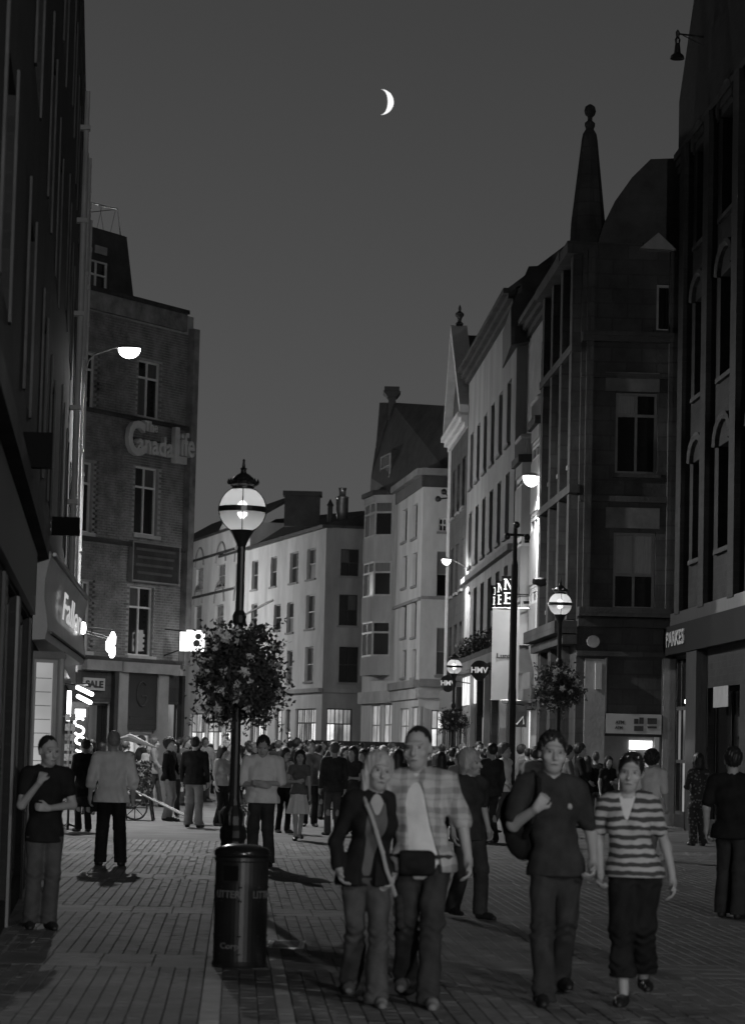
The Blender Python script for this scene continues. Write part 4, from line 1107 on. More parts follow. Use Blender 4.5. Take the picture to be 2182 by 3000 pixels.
# wall plate poster
pw = thing('wall_poster', FQ.P(uq(56.0), 2.8, 0.28), 'dim pale poster on the dark pier at the right edge', 'poster')
trim(r1, FQ, 'shop_pier', 'dark_wood', uq(60.9), uq(59.5), 0, 4.04, 0.004, 0.25)
trim(pw, FQ, 'sheet', 'grey_paint', uq(58.4), uq(56.6), 2.75, 3.2, 0.03, 0.05)
# ================================================================== LAMPS
random.seed(23)
M['globe'] = bpy.data.materials.new('globe'); _m = M['globe']; _m.use_nodes = True
_n = _m.node_tree.nodes; _l = _m.node_tree.links; _n.remove(_n['Principled BSDF'])
_tr = _n.new('ShaderNodeBsdfTransparent'); _ts = _n.new('ShaderNodeBsdfTranslucent'); _ts.inputs['Color'].default_value = (0.9, 0.9, 0.9, 1)
_mx = _n.new('ShaderNodeMixShader'); _mx.inputs['Fac'].default_value = 0.8
_l.new(_tr.outputs[0], _mx.inputs[1]); _l.new(_ts.outputs[0], _mx.inputs[2]); _l.new(_mx.outputs[0], _n['Material Output'].inputs['Surface'])
M['bulb'] = emit('bulb', 9.0)
def point_light(name, loc, watts, radius=0.1, parent=None):
    l = bpy.data.lights.new(name, 'POINT'); l.energy = watts; l.shadow_soft_size = radius
    o = bpy.data.objects.new(name, l); C.objects.link(o)
    o.location = loc
    if parent is not None: o.parent = parent; o.location = Vector(loc) - ORG[parent]
    return o
def lamp_post(label, x, y, zc, r, rod=False, watts=14):
    o = thing('lamp_post', (x, y, 0), label, 'lamp post', 'globe lamp posts along the street')
    c = (x, y, 0)
    MB().lathe([(0.19, 0.0), (0.19, 0.12), (0.145, 0.18), (0.135, 0.62), (0.15, 0.66), (0.15, 0.74), (0.125, 0.80), (0.12, 0.90), (0.075, 1.02), (0.06, 1.10)], c, 12).build('pedestal', M['black_paint'], o, smooth=False)
    mb = MB()
    for k in range(6):
        a = k * math.pi / 3 + 0.3
        mb.lathe([(0.008, -0.03), (0.022, 0.0), (0.008, 0.03)], (x + 0.17 * math.cos(a), y + 0.17 * math.sin(a), 0.93), 8)
        mb.tube([(x + 0.10 * math.cos(a), y + 0.10 * math.sin(a), 1.0), (x + 0.17 * math.cos(a), y + 0.17 * math.sin(a), 0.93), (x + 0.15 * math.cos(a), y + 0.15 * math.sin(a), 0.80)], 0.012, 6)
    mb.build('collar_knobs', M['metal'], o)
    MB().lathe([(0.058, 1.08), (0.052, 2.2), (0.05, zc - 1.32), (0.075, zc - 1.28), (0.08, zc - 1.2), (0.048, zc - 1.14), (0.045, zc - r - 0.16), (0.07, zc - r - 0.10), (0.11, zc - r - 0.02), (0.14, zc - r * 0.9)], c, 12).build('shaft', M['black_paint'], o, smooth=False)
    prof = [(r * math.cos(a), zc + r * math.sin(a)) for a in [math.radians(-62 + 124 * k / 14) for k in range(15)]]
    vs = []; fs = []; n = 28
    for rr, z in prof:
        vs += [(x + rr * math.cos(k * 2 * math.pi / n), y + rr * math.sin(k * 2 * math.pi / n), z) for k in range(n)]
    for i in range(len(prof) - 1):
        fs += [(i * n + k, i * n + (k + 1) % n, (i + 1) * n + (k + 1) % n, (i + 1) * n + k) for k in range(n)]
    gl = MB().add(vs, fs).build('globe', M['globe'], o, smooth=True)
    MB().lathe([(0.02, -0.10), (0.055, -0.06), (0.06, 0.0), (0.055, 0.06), (0.02, 0.10)], (x, y, zc), 12).build('bulb', M['bulb'], gl, smooth=True)
    MB().lathe([(r + 0.012, zc - 0.03), (r + 0.012, zc + 0.03), (r - 0.004, zc + 0.03), (r - 0.004, zc - 0.03)], c, 28).build('equator_band', M['black_paint'], o)
    for k in range(4):
        a = k * math.pi / 2 + 1.62
        for q in (0, 1):
            MB().tube([(x + (r + 0.004) * math.cos(b) * math.cos(a), y + (r + 0.004) * math.cos(b) * math.sin(a), zc + (r + 0.004) * math.sin(b)) for b in [math.radians((-62 + 60 * j / 6) if q == 0 else (5 + 57 * j / 6)) for j in range(7)]], 0.006, 5).build('rib', M['black_paint'], o)
    s = r / 0.265
    zt = zc + r * 0.88
    MB().lathe([(0.125 * s, zt - 0.01), (0.13 * s, zt + 0.030), (0.165 * s, zt + 0.050), (0.175 * s, zt + 0.085), (0.13 * s, zt + 0.100), (0.115 * s, zt + 0.131), (0.07 * s, zt + 0.168), (0.035 * s, zt + 0.187), (0.03 * s, zt + 0.224), (0.045 * s, zt + 0.233), (0.02 * s, zt + 0.249), (0.012 * s, zt + 0.317), (0.016 * s, zt + 0.329), (0.003, zt + 0.348)], c, 16).build('crown', M['black_paint'], o)
    mb = MB()
    for k in range(10):
        a = k * 2 * math.pi / 10
        mb.lathe([(0.004, -0.03), (0.018 * s, 0.0), (0.004, 0.04)], (x + 0.168 * s * math.cos(a), y + 0.168 * s * math.sin(a), zt + 0.08), 6)
    mb.build('crown_leaves', M['black_paint'], o)
    if rod:
        mb = MB(); zr = zc - 1.22; e = at(802, 1757, y); mb.tube([(x, y, zr), (e.x, y, e.z)], 0.012, 6)
        mb.build('flag_rod', M['metal'], o)
    point_light('globe_light', (x, y, zc), watts, 0.06, o)
    return o
lx, ly = plan(691, 30.0)
lamp_post('tall globe lamp post rising behind the black litter bin', lx, ly, at(707, 1493, 30).z, 0.262, True, 17)
l2x, l2y = plan(1634, 56.0)
l2x = at(1640, 1770, 56).x
lamp_post('globe lamp post in front of the dark bank corner', l2x, l2y, at(1640, 1770, 56).z, 0.245, False, 16)
l3x = at(1330, 1953, 85).x
lamp_post('far globe lamp post beside the round record shop signs', l3x, 85.0, at(1330, 1953, 85).z, 0.245, False, 16)

def basket(label, cx, cy, cz, rx_, rz_, nleaf, nblos, bright=0.55):
    o = thing('flower_basket', (cx, cy, cz - rz_), label, 'flower basket', 'flower baskets hung on lamp posts')
    mb = MB()
    for k in range(8):
        a = k * math.pi / 4
        mb.tube([(cx + 0.06 * math.cos(a), cy + 0.06 * math.sin(a), cz + 0.1), (cx + rx_ * 0.55 * math.cos(a), cy + rx_ * 0.55 * math.sin(a), cz - 0.05), (cx + rx_ * 0.3 * math.cos(a), cy + rx_ * 0.3 * math.sin(a), cz - rz_ * 0.45)], 0.012, 5)
    mb.build('wire_frame', M['black_paint'], o)
    clumps = []
    for k in range(46):
        a = random.random() * 2 * math.pi; b = math.asin(random.uniform(-1, 1)); q = random.uniform(0.45, 0.95)
        clumps.append((Vector((cx + rx_ * q * math.cos(a) * math.cos(b), cy + rx_ * q * math.sin(a) * math.cos(b), cz + rz_ * q * math.sin(b))), random.uniform(0.10, 0.20)))
    lv = MB()
    for k in range(nleaf):
        p, s = random.choice(clumps)
        d = Vector((random.gauss(0, 1), random.gauss(0, 1), random.gauss(0, 1)))
        c = p + d * s * 0.55
        a = Vector((random.gauss(0, 1), random.gauss(0, 1), random.gauss(0, 0.7))).normalized() * random.uniform(0.022, 0.042)
        b = a.cross(Vector((random.gauss(0, 1), random.gauss(0, 1), random.gauss(0, 1)))).normalized() * a.length * 0.6
        nrm = a.cross(b).normalized() * a.length * 0.3
        lv.add([c - a, c - b + nrm, c + a, c + b + nrm], [(0, 1, 2), (0, 2, 3)])
    for k in range(14):            # trailing and upright stems
        a = random.random() * 6.28; p = Vector((cx + rx_ * 0.8 * math.cos(a), cy + rx_ * 0.8 * math.sin(a), cz + random.uniform(-0.6, 0.7) * rz_))
        for j in range(40):
            t = j / 40; c = p + Vector((math.cos(a) * 0.2 * t, math.sin(a) * 0.2 * t, (0.22 if k % 3 == 0 else -0.42) * t)) + Vector((random.gauss(0, 0.03), random.gauss(0, 0.03), random.gauss(0, 0.02)))
            q = Vector((random.gauss(0, 1), random.gauss(0, 1), random.gauss(0, 1))).normalized() * 0.03; b = q.cross(Vector((0, 0, 1))).normalized() * 0.018
            lv.add([c - q, c - b, c + q, c + b], [(0, 1, 2, 3)])
    lv.build('foliage', M['leaf'], o)
    bme = None
    for k in range(nblos):
        p, s = random.choice(clumps)
        out = Vector((p.x - cx, p.y - cy, (p.z - cz) * rx_ / rz_)).normalized()
        if out.y > 0.3: out.y = -out.y
        q = Vector((cx + out.x * rx_ * random.uniform(0.7, 0.98), cy + out.y * rx_ * random.uniform(0.8, 1.0), cz + out.z * rz_ * 0.9))
        if bme is None:
            mb = MB()
            for j in range(5):
                a = j * 2 * math.pi / 5
                mb.add([(0, -0.012, 0), (0.026 * math.cos(a - 0.5), -0.002, 0.026 * math.sin(a - 0.5)), (0.045 * math.cos(a), 0.004, 0.045 * math.sin(a)), (0.026 * math.cos(a + 0.5), -0.002, 0.026 * math.sin(a + 0.5))], [(0, 1, 2, 3)])
                mb.add([(0, -0.03, 0.01), (0.02 * math.cos(a - 0.4), -0.022, 0.02 * math.sin(a - 0.4)), (0.03 * math.cos(a + 0.3), -0.024, 0.03 * math.sin(a + 0.3))], [(0, 1, 2)])
            b_ = mb.build('blossom', M['blossom'], o, local=True); bme = b_.data
        else:
            b_ = put('blossom', bme, o)
        b_.location = q - ORG[o]
        b_.rotation_euler = (random.uniform(-0.6, 0.6), random.uniform(0, 6), random.uniform(-0.8, 0.8) - math.atan2(out.x, -out.y) * 0.5)
        sc = random.uniform(1.0, 2.1); b_.scale = (sc, sc, sc)
    return o
p = at(703, 1985, 30); basket('big dark flower basket wrapped round the tall lamp post', p.x, 30.0, p.z, 0.50, 0.62, 9000, 60)
p = at(1630, 2015, 56); basket('flower basket full of pale blossoms on the lamp post by the bank', l2x, 56.0, p.z, 0.50, 0.45, 6500, 75)
p = at(1333, 2110, 85); basket('small dark flower basket on the far lamp post below the round signs', l3x + 0.03, 85.0, p.z, 0.45, 0.32, 3500, 14)

def wall_lamp(label, head, wall, drop, watts, size=0.26, spot=0, aim=None, lit=True):
    """head: lamp centre, wall: fixing point"""
    head = Vector(head); wall = Vector(wall)
    o = thing('wall_lamp', wall, label, 'street lamp', 'street lamps on wall brackets')
    d = (head - wall); dh = Vector((d.x, d.y, 0)).normalized()
    elbow = Vector((wall.x, wall.y, head.z - 0.32)) + dh * 0.10
    mb = MB(); mb.tube([wall + Vector((0, 0, -drop)), wall, elbow, elbow + dh * 0.14 + Vector((0, 0, 0.16)), elbow.lerp(head, 0.6) + Vector((0, 0, 0.13)), head + dh * -size * 0.9 + Vector((0, 0, 0.05))], 0.022, 8)
    mb.build('arm', M['metal'], o)
    mb = MB(); ax = dh; ay = Vector((-dh.y, dh.x, 0))
    def shell_(z_top, sgn, name, mt, sx=1.0):
        vs, fs = [], []
        n, k = 14, 5
        for i in range(k + 1):
            t = i / k * math.pi / 2
            for j in range(n):
                a = j * 2 * math.pi / n
                vs.append(head + ax * (size * sx * math.cos(t) * math.cos(a)) + ay * (size * 0.6 * math.cos(t) * math.sin(a)) + Vector((0, 0, z_top + sgn * size * 0.55 * math.sin(t))))
        for i in range(k):
            fs += [(i * n + j, i * n + (j + 1) % n, (i + 1) * n + (j + 1) % n, (i + 1) * n + j) for j in range(n)]
        MB().add(vs, fs).build(name, M[mt], o, smooth=True)
    shell_(0.012, 0.62, 'lamp_hood', 'metal')
    shell_(0.0, -1.55, 'lamp_bowl', 'lamp_lit' if lit else 'glass', 0.97)
    lo_ = point_light('street_light', head + Vector((0, 0, -size * 1.2)), watts, 0.12, o)
    if spot:
        l_ = lo_.data = bpy.data.lights.new('street_light', 'SPOT')
        l_.energy = watts; l_.shadow_soft_size = 0.12; l_.spot_size = math.radians(spot); l_.spot_blend = 0.7
        lo_.rotation_euler = Vector(aim or (dh.x * 0.18, dh.y * 0.18, -1)).to_track_quat('-Z', 'Y').to_euler()
    return o
hd = at(380, 1022, 62); wp = FL.P(U(62.0), hd.z - 0.9, 0.14)
wall_lamp('blazing street lamp on a bent bracket beside the brick corner building', hd, wp, 0.5, W_LAMP1, 0.27, 166, (0.40, -0.10, -0.9))
hd = at(1555, 1397, 72); wall_lamp('bright street lamp leaning out by the oriel bays', hd, (rx(73) + 0.3, 73.0, hd.z - 0.2), 0.2, W_LAMP2, 0.32, 160, (-0.25, 0.1, -0.95))
hd = at(1307, 1640, 96); wall_lamp('small far street lamp in front of the white end wall', hd, (rx(97), 97.0, hd.z - 0.2), 0.2, W_LAMP3, 0.22, 150, (-0.25, 0.85, -0.4))
# fill lamps added out of view, to brighten the near people and far facades
wall_lamp('added fill lamp, out of view behind on the right wall', (r1x(-29) - 3.4, -29.0, 6.2), (r1x(-29), -29.0, 5.7), 0.3, W_FILL4, 0.30)  # added frontal fill for the people
wall_lamp('added fill lamp, out of view on the near right wall', (r1x(5) - 2.2, 5.0, 7.0), (r1x(5), 5.0, 6.5), 0.3, W_FILL6, 0.30)  # added side fill that models the front figures
wall_lamp('added fill lamp, out of view at the left round the bend', (w3p(154)[0] - 11.0, 154.0, 9.6), (w3p(154)[0] - 12.5, 154.0, 9.2), 0.3, W_FILL5, 0.30)  # added fill for the far white walls
wall_lamp('added fill lamp, hidden beyond the brick corner building', (-7.3, 95.0, 9.0), FK.P(15.0, 8.6, 0), 0.3, W_FILL7, 0.30)  # added fill across the street for the right row
wall_lamp('farther added fill lamp, hidden beyond the brick corner building', (-9.0, 112.0, 9.0), FK.P(32.0, 8.6, 0), 0.3, W_FILL8, 0.30)  # added fill for the buildings at the bend
# hanging unlit lamp on the right building
hp = at(1983, 158, 61.0)
hl = thing('hanging_lantern', (r1x(61), 61, hp.z), 'small unlit hanging lantern high on the right edge building', 'lantern')
mb = MB(); mb.tube([(r1x(61) + 0.02, 61, hp.z + 0.42), (hp.x, 61, hp.z + 0.48)], 0.022, 6); mb.tube([(r1x(61), 61, hp.z + 0.2), (hp.x + 0.12, 61, hp.z + 0.45)], 0.014, 6); mb.build('arm', M['black_paint'], hl)
MB().lathe([(0.17, -0.12), (0.15, -0.04), (0.08, 0.02), (0.055, 0.25), (0.07, 0.34), (0.04, 0.40), (0.05, 0.52), (0.01, 0.58)], (hp.x, 61, hp.z), 10).build('lantern_body', M['black_paint'], hl)

# ================================================================== LITTER BIN
bg_ = ground(697, 2838)
bx_, by_ = bg_.x, bg_.y + 0.22
bn = thing('litter_bin', (bx_, by_, 0), 'black cast litter bin standing before the tall lamp post', 'litter bin')
MB().lathe([(0.21, 0.0), (0.215, 0.02), (0.205, 0.05), (0.205, 0.80), (0.213, 0.81), (0.213, 0.835), (0.2, 0.84)], (bx_, by_, 0), 40).build('bin_body', M['bin_paint'] if 'bin_paint' in M else M['black_paint'], bn, smooth=False)
ld = MB().lathe([(0.208, 0.838), (0.217, 0.85), (0.214, 0.885), (0.195, 0.905), (0.12, 0.928), (0.02, 0.935)], (bx_, by_, 0), 40).build('lid', M['black_gloss'] if 'black_gloss' in M else M['black_paint'], bn, smooth=True)
def bin_pt(ang, z, r=0.21):
    return Vector((bx_ + r * math.sin(ang), by_ - r * math.cos(ang), z))
def bin_patch(name, a0, a1, z0, z1, r0, r1, mt, parent):
    mb = MB(); n = 8
    for k in range(n):
        b0, b1 = a0 + (a1 - a0) * k / n, a0 + (a1 - a0) * (k + 1) / n
        mb.hexa([bin_pt(b0, z0, r0), bin_pt(b1, z0, r0), bin_pt(b1, z0, r1), bin_pt(b0, z0, r1), bin_pt(b0, z1, r0), bin_pt(b1, z1, r0), bin_pt(b1, z1, r1), bin_pt(b0, z1, r1)])
    return mb.build(name, M[mt], parent)
for z0, z1 in ((0.605, 0.618), (0.50, 0.513), (0.235, 0.246), (0.10, 0.108)):
    bin_patch('band', -math.pi, math.pi, z0, z1, 0.203, 0.2105, 'black_paint', bn)
fm = bin_patch('slot_frame', -0.75, 0.02, 0.645, 0.80, 0.203, 0.2125, 'black_paint', bn)
bin_patch('slot', -0.66, -0.07, 0.66, 0.775, 0.2085, 0.2135, 'slot_black', fm)
def bin_text(s, a0, a1, z, h, mt):
    me = text_mesh(s, 0.1, 0.002, 0.002)
    co = np.array([v.co[:] for v in me.vertices])
    x0, x1 = co[:, 0].min(), co[:, 0].max(); y0, y1 = co[:, 1].min(), co[:, 1].max()
    for v in me.vertices:
        a = a0 + (a1 - a0) * (v.co.x - x0) / (x1 - x0)
        v.co = bin_pt(a, z + h * (v.co.y - y0) / (y1 - y0), 0.208 + v.co.z) - ORG[bn]
    me.materials.clear(); put('lettering', me, bn, M[mt])
bin_text('LITTER', -1.05, 0.02, 0.53, 0.055, 'dull_gold'); bin_text('LITTER', 0.5, 1.5, 0.53, 0.055, 'dull_gold')
bin_text('Corp', -0.75, 0.0, 0.13, 0.06, 'dull_gold')

# cast inspection cover let into the paving
cg = ground(838, 2768)
dc = thing('inspection_cover', (cg.x, cg.y, 0), 'small dark cast inspection cover in the paving right of the bin', 'cover')
fr_ = MB(); w_, l_ = 0.16, 0.42
for x0, x1, y0, y1 in ((-w_, w_, -l_, -l_ + 0.03), (-w_, w_, l_ - 0.03, l_), (-w_, -w_ + 0.02, -l_ + 0.03, l_ - 0.03), (w_ - 0.02, w_, -l_ + 0.03, l_ - 0.03)):
    fr_.box(cg.x + x0, cg.x + x1, cg.y + y0, cg.y + y1, -0.004, 0.009)
fr_.build('cover_frame', M['metal'], dc)
pl_ = MB(); pl_.box(cg.x - w_ + 0.024, cg.x + w_ - 0.024, cg.y - l_ + 0.034, cg.y + l_ - 0.034, -0.004, 0.006)
for k in range(9): pl_.box(cg.x - w_ + 0.05, cg.x + w_ - 0.05, cg.y - l_ + 0.08 + k * 0.08, cg.y - l_ + 0.11 + k * 0.08, 0.006, 0.010)
pl_.build('cover_plate', M['black_paint'], dc)

# ================================================================== TALL CCTV POST
cxp = at(1502, 1900, 55).x
cp = thing('camera_post', (cxp, 55, 0), 'tall black camera post in front of the pale hanging banner', 'post')
zt_ = at(1507, 1570, 55).z
MB().lathe([(0.13, 0), (0.13, 1.0), (0.09, 1.1), (0.085, 2.9), (0.075, 3.0), (0.07, zt_ - 0.6), (0.05, zt_ - 0.5), (0.045, zt_ + 0.2)], (cxp, 55, 0), 12).build('shaft', M['black_paint'], cp)
mb = MB(); mb.tube([(cxp - 0.16, 54.95, zt_ + 0.02), (cxp + 0.24, 55.05, zt_ + 0.02)], 0.03, 6); mb.build('crossbar', M['black_paint'], cp)
for dx, dz in ((-0.17, -0.02), (0.24, -0.03), (0.02, 0.22)):
    mb = MB(); mb.lathe([(0.02, -0.07), (0.06, -0.04), (0.07, 0.015), (0.045, 0.06), (0.02, 0.075)], (cxp + dx, 54.93, zt_ + dz), 10); mb.build('camera_dome', M['black_paint'], cp, smooth=True)
# cameras on brackets
def wall_camera(label, px, py, d, wall, r=0.10):
    p = at(px, py, d); o = thing('security_camera', wall, label, 'camera')
    MB().tube([wall, (p.x + 0.1, d, p.z + 0.05)], 0.02, 6).build('bracket', M['black_paint'], o)
    MB().tube([(p.x - r * 1.6, d - 0.1, p.z + 0.02), (p.x - r * 0.2, d, p.z), (p.x + r * 1.2, d + 0.03, p.z + 0.01)], [r * 0.6, r * 0.95, r * 0.7], 10).build('housing', M['black_paint'], o)
p = at(1590, 1705, 70); wall_camera('security camera sticking out before the oriel bays', 1585, 1706, 70, (rx(70.5), 70.5, p.z + 0.05), 0.13)
p = at(1300, 1440, 106)
for k, (px, py) in enumerate(((1300, 1441), (1283, 1462))):
    o = thing('flood_light', (rx(108.3), 107.5, p.z - 0.1), ('upper' if k == 0 else 'lower') + ' dark round floodlight at the end of the gabled building', 'floodlight')
    q = at(px, py, 107); MB().tube([(rx(107.5) + 0.02, 107.5, p.z - 0.1), (q.x, 107, q.z)], 0.03, 6).build('arm', M['black_paint'], o)
    MB().lathe([(0.03, -0.12), (0.12, -0.07), (0.13, 0.02), (0.08, 0.1), (0.02, 0.13)], (q.x, 107, q.z), 10).build('head', M['black_paint'], o, smooth=True)

# ================================================================== SIGNS ON THE RIGHT
def hmv(label, px, py, rp, d):
    c = at(px, py, d); r = rp / F_PX * d
    o = thing('round_shop_sign', (c.x, d, c.z - r), label, 'sign', 'round record shop signs')
    n = 28
    prof = [(c.x + r * math.sin(k * 2 * math.pi / n) * (1 if math.cos(k * 2 * math.pi / n) > -0.6 else 0.92), c.z + r * math.cos(k * 2 * math.pi / n) * (1.0 if math.cos(k * 2 * math.pi / n) > -0.85 else 1.12)) for k in range(n)]
    MB().add([(x, d - 0.06, z) for x, z in prof] + [(x, d + 0.06, z) for x, z in prof], [tuple(range(n)), tuple(range(2 * n - 1, n - 1, -1))] + [(i, n + i, n + (i + 1) % n, (i + 1) % n) for i in range(n)]).build('disc', M['black_paint'], o)
    lettering('HMV', 0.3, (c.x, d - 0.068, c.z), (1, 0, 0), (0, 0, 1), o, M['neon_soft'], 0.006, 0.006, width=r * 1.75, height=r * 0.62)
    w = (rx(d + 0.8), d + 0.8, c.z)
    MB().tube([w, (c.x + r * 0.5, d + 0.05, c.z + r * 0.3)], 0.02, 6).build('bracket', M['black_paint'], o)
hmv('round black HMV sign with glowing letters beside the pale banner', 1404, 1963, 28, 84)
hmv('round black HMV sign below the far globe lamp, partly hidden', 1312, 2001, 24, 92)
bn2 = thing('hanging_banner', (rx(74), 74, 3), 'long pale vertical banner with small dark word hanging behind the post', 'banner')
a, b = at(1437, 2050, 74), at(1522, 1782, 74)
nb = 14; vs = []
for i in range(nb + 1):
    for j in range(7):
        t, s_ = i / nb, j / 6
        vs.append((a.x + (b.x - a.x) * s_, 74 + 0.03 * math.sin(t * 5 + s_ * 3), b.z + (a.z - b.z) * t))
fs = [(i * 7 + j, i * 7 + j + 1, (i + 1) * 7 + j + 1, (i + 1) * 7 + j) for i in range(nb) for j in range(6)]
k = len(vs); MB().add(vs + [(x, y + 0.012, z) for x, y, z in vs], fs + [tuple(k + q for q in f[::-1]) for f in fs]).build('cloth', M['banner'], bn2, smooth=True)
for z in (a.z, b.z): MB().tube([(a.x - 0.02, 74.01, z), (rx(74) + 0.02, 74.01, z)], 0.016, 6).build('banner_rod', M['metal'], bn2)
q = at(1474, 1921, 73.9); lettering('Lunar', 0.2, (q.x + 0.06, 73.95, q.z), (1, 0, 0), (0, 0, 1), bn2, M['black_paint'], 0.004, 0.006, width=0.50, height=0.14)
# black box sign with lit serif letters on two faces
ns = thing('letter_box_sign', (rx(76), 76, 5), 'stepped black box signs with glowing serif letters N and E by the post', 'sign')
def serif(F, ch, u0, u1, z0, z1, dp=0.03):
    mb = MB(); w = u1 - u0; h = z1 - z0; t = w * 0.17
    def bar(a, b, c, d): F.box(mb, u0 + a * w, u0 + b * w, z0 + c * h, z0 + d * h, 0.0, dp)
    if ch == 'N':
        bar(0.10, 0.25, 0, 1); bar(0.77, 0.90, 0, 1); bar(0, 0.34, 0.0, 0.08); bar(0, 0.3, 0.92, 1.0); bar(0.66, 1.0, 0.92, 1.0)
        q = [F.P(u0 + w * 0.12, z1, 0.004), F.P(u0 + w * 0.32, z1, 0.004), F.P(u0 + w * 0.9, z0, 0.004), F.P(u0 + w * 0.7, z0, 0.004)]
        n = Vector((F.n.x, F.n.y, 0)) * dp * 0.9; mb.hexa(q + [p + n for p in q])
    elif ch == 'E':
        bar(0.12, 0.34, 0, 1); bar(0, 0.95, 0.0, 0.10); bar(0, 0.95, 0.90, 1.0); bar(0.3, 0.7, 0.46, 0.56); bar(0.82, 0.95, 0.0, 0.28); bar(0.82, 0.95, 0.72, 1.0); bar(0.62, 0.72, 0.38, 0.64)
    elif ch == 'I':
        bar(0.38, 0.62, 0, 1); bar(0.15, 0.85, 0, 0.09); bar(0.15, 0.85, 0.91, 1)
    elif ch == 'W':
        for s_ in (0.0, 0.5):
            bar(0.05 + s_, 0.42 + s_, 0.3, 1.0); bar(0.14 + s_, 0.34 + s_, 0.0, 0.3)
    mb.build('letter', M['neon_letter'], ns)
for (x0, x1, y0, y1, d_, lets) in ((1468, 1506, 1688, 1792, 76.0, ('N', 'E', 'W')), (1450, 1474, 1702, 1790, 78.5, ('N', 'E')), (1437, 1456, 1715, 1788, 81.0, ('I', 'E'))):
    a, b = at(x0, y1, d_), at(x1, y0, d_)
    MB().box(a.x, b.x, d_, d_ + 0.2, a.z, b.z).build('sign_box', M['slot_black'], ns)
    F_a = Fac((a.x, d_ - 0.003), (b.x, d_ - 0.003)); H = b.z - a.z; W_ = b.x - a.x
    lw_ = 0.28 if len(lets) == 3 else W_ * 0.86
    serif(F_a, lets[0], 0.05, 0.05 + lw_, a.z + 0.62 * H, a.z + 0.92 * H); serif(F_a, lets[1], 0.06, 0.05 + lw_ * 0.95, a.z + 0.22 * H, a.z + 0.54 * H)
    if len(lets) == 3: serif(F_a, 'W', 0.06, 0.05 + lw_, a.z + 0.03 * H, a.z + 0.12 * H)
    MB().tube([(b.x - 0.05, d_ + 0.1, (a.z + b.z) / 2), (rx(d_) + 0.35, d_ + 0.1, (a.z + b.z) / 2)], 0.02, 6).build('bracket', M['black_paint'], ns)
# square dark zig-zag sign
zs = thing('zigzag_sign', (rx(74), 74, 2.4), 'small dark square sign with a pale zigzag line under the flower basket', 'sign')
a, b = at(1504, 2130, 73), at(1542, 2068, 73)
MB().box(a.x, b.x, 72.96, 73.04, a.z, b.z).build('board', M['dark_stone'], zs)
pts = [at(px, py, 72.95) for px, py in ((1502, 2112), (1513, 2122), (1532, 2100), (1533, 2122))]
MB().tube(pts, 0.022, 6).build('zigzag', M['letter'], zs)
MB().tube([(b.x, 73, b.z - 0.1), (rx(73), 73, b.z - 0.1)], 0.02, 6).build('bracket', M['black_paint'], zs)

# ================================================================== LEFT SHOP DETAILS
sa = thing('spot_lamp_arms', FL.P(U(60.5), 3.9, 0), 'long thin arms carrying three small bright spot lamps over the left shop', 'lamp')
for k, (p0, p1) in enumerate((((232, 1832), (330, 1845)), ((226, 1838), (325, 1868)), ((226, 1846), (318, 1874)))):
    e0, e1 = FL.P(U(60.5 - 0.3 * k), at(p0[0], p0[1], 60.5).z, 0.0), at(p1[0], p1[1], 59.5 - 0.4 * k)
    MB().tube([e0, e1], 0.013, 6).build('arm', M['metal'], sa)
    hd_ = at((331, 320, 329)[k], (1872, 1890, 1906)[k], 59.5 - 0.4 * k)
    MB().tube([e1, hd_ + Vector((0, 0, 0.1))], 0.012, 5).build('stem', M['metal'], sa)
    MB().lathe([(0.03, -0.16), (0.07, -0.10), (0.075, 0.06), (0.03, 0.16)], hd_, 10).build('lamp_head', M['tube_lit'], sa, smooth=True)
ft = thing('tube_light', FL.P(U(53), 2.8, 0.1), 'pair of glowing tube lamps over the postcard rack', 'lamp')
for (x0, y0, x1, y1) in ((228, 2014, 270, 2034), (230, 2040, 265, 2058)):
    p0, p1 = at(x0, y0, 54.5), at(x1, y1, 53.6); MB().tube([p0, p1], 0.045, 8).build('tube', M['tube_lit'], ft)
p0, p1 = at(222, 2005, 55.5), at(262, 2005, 54.3)
MB().tube([FL.P(U(55), p0.z, 0.0), p0, p1], 0.03, 6).build('holder', M['black_paint'], ft)
lp = at(207, 2055, 55); vb = thing('upright_light', FL.P(U(56), 2.0, 0.1), 'narrow upright white light panel beside the neon sign', 'sign')
a, b = at(197, 2112, 55.0), at(209, 2024, 55.0); MB().box(a.x, b.x, 54.9, 55.1, a.z, b.z).build('panel', M['tube_lit'], vb)
neon = thing('neon_sign', at(232, 2160, 55), 'glowing neon letters one above the other by the left shop', 'sign')
def neon_S(px, py, hpx, d):
    mb = MB(); h = hpx / F_PX * d / 2; c = at(px, py, d); pts = []
    for k in range(13):
        a = math.radians(30 + 240 * k / 12); pts.append(c + Vector((h * 0.55 * math.cos(a), 0, h * 0.5 + h * 0.48 * math.sin(a))))
    for k in range(1, 13):
        a = math.radians(90 - 240 * k / 12); pts.append(c + Vector((h * 0.55 * math.cos(a), 0, -h * 0.5 + h * 0.48 * math.sin(a))))
    mb.tube(pts, 0.024, 6); return mb.build('neon_letter', M['neon'], neon)
neon_S(233, 2128, 50, 55); neon_S(235, 2180, 44, 55)
a, b = at(222, 2100, 55.2), at(252, 2078, 55.2); MB().box(a.x, b.x, 55.1, 55.2, a.z, b.z).build('neon_bar', M['neon'], neon)
a, b = at(216, 2205, 55.3), at(262, 2072, 55.3); MB().box(a.x, b.x, 55.24, 55.32, a.z, b.z).build('backing_board', M['dark_stone'], neon)
MB().tube([FL.P(U(55.4), b.z - 0.2, -0.02), (a.x, 55.28, b.z - 0.2)], 0.02, 6).build('bracket', M['black_paint'], neon)
rk = thing('postcard_rack', (at(205, 2250, 51).x, 51, 0), 'tall wire rack of pale postcards outside the left shop', 'rack')
rx0 = at(205, 2250, 51).x
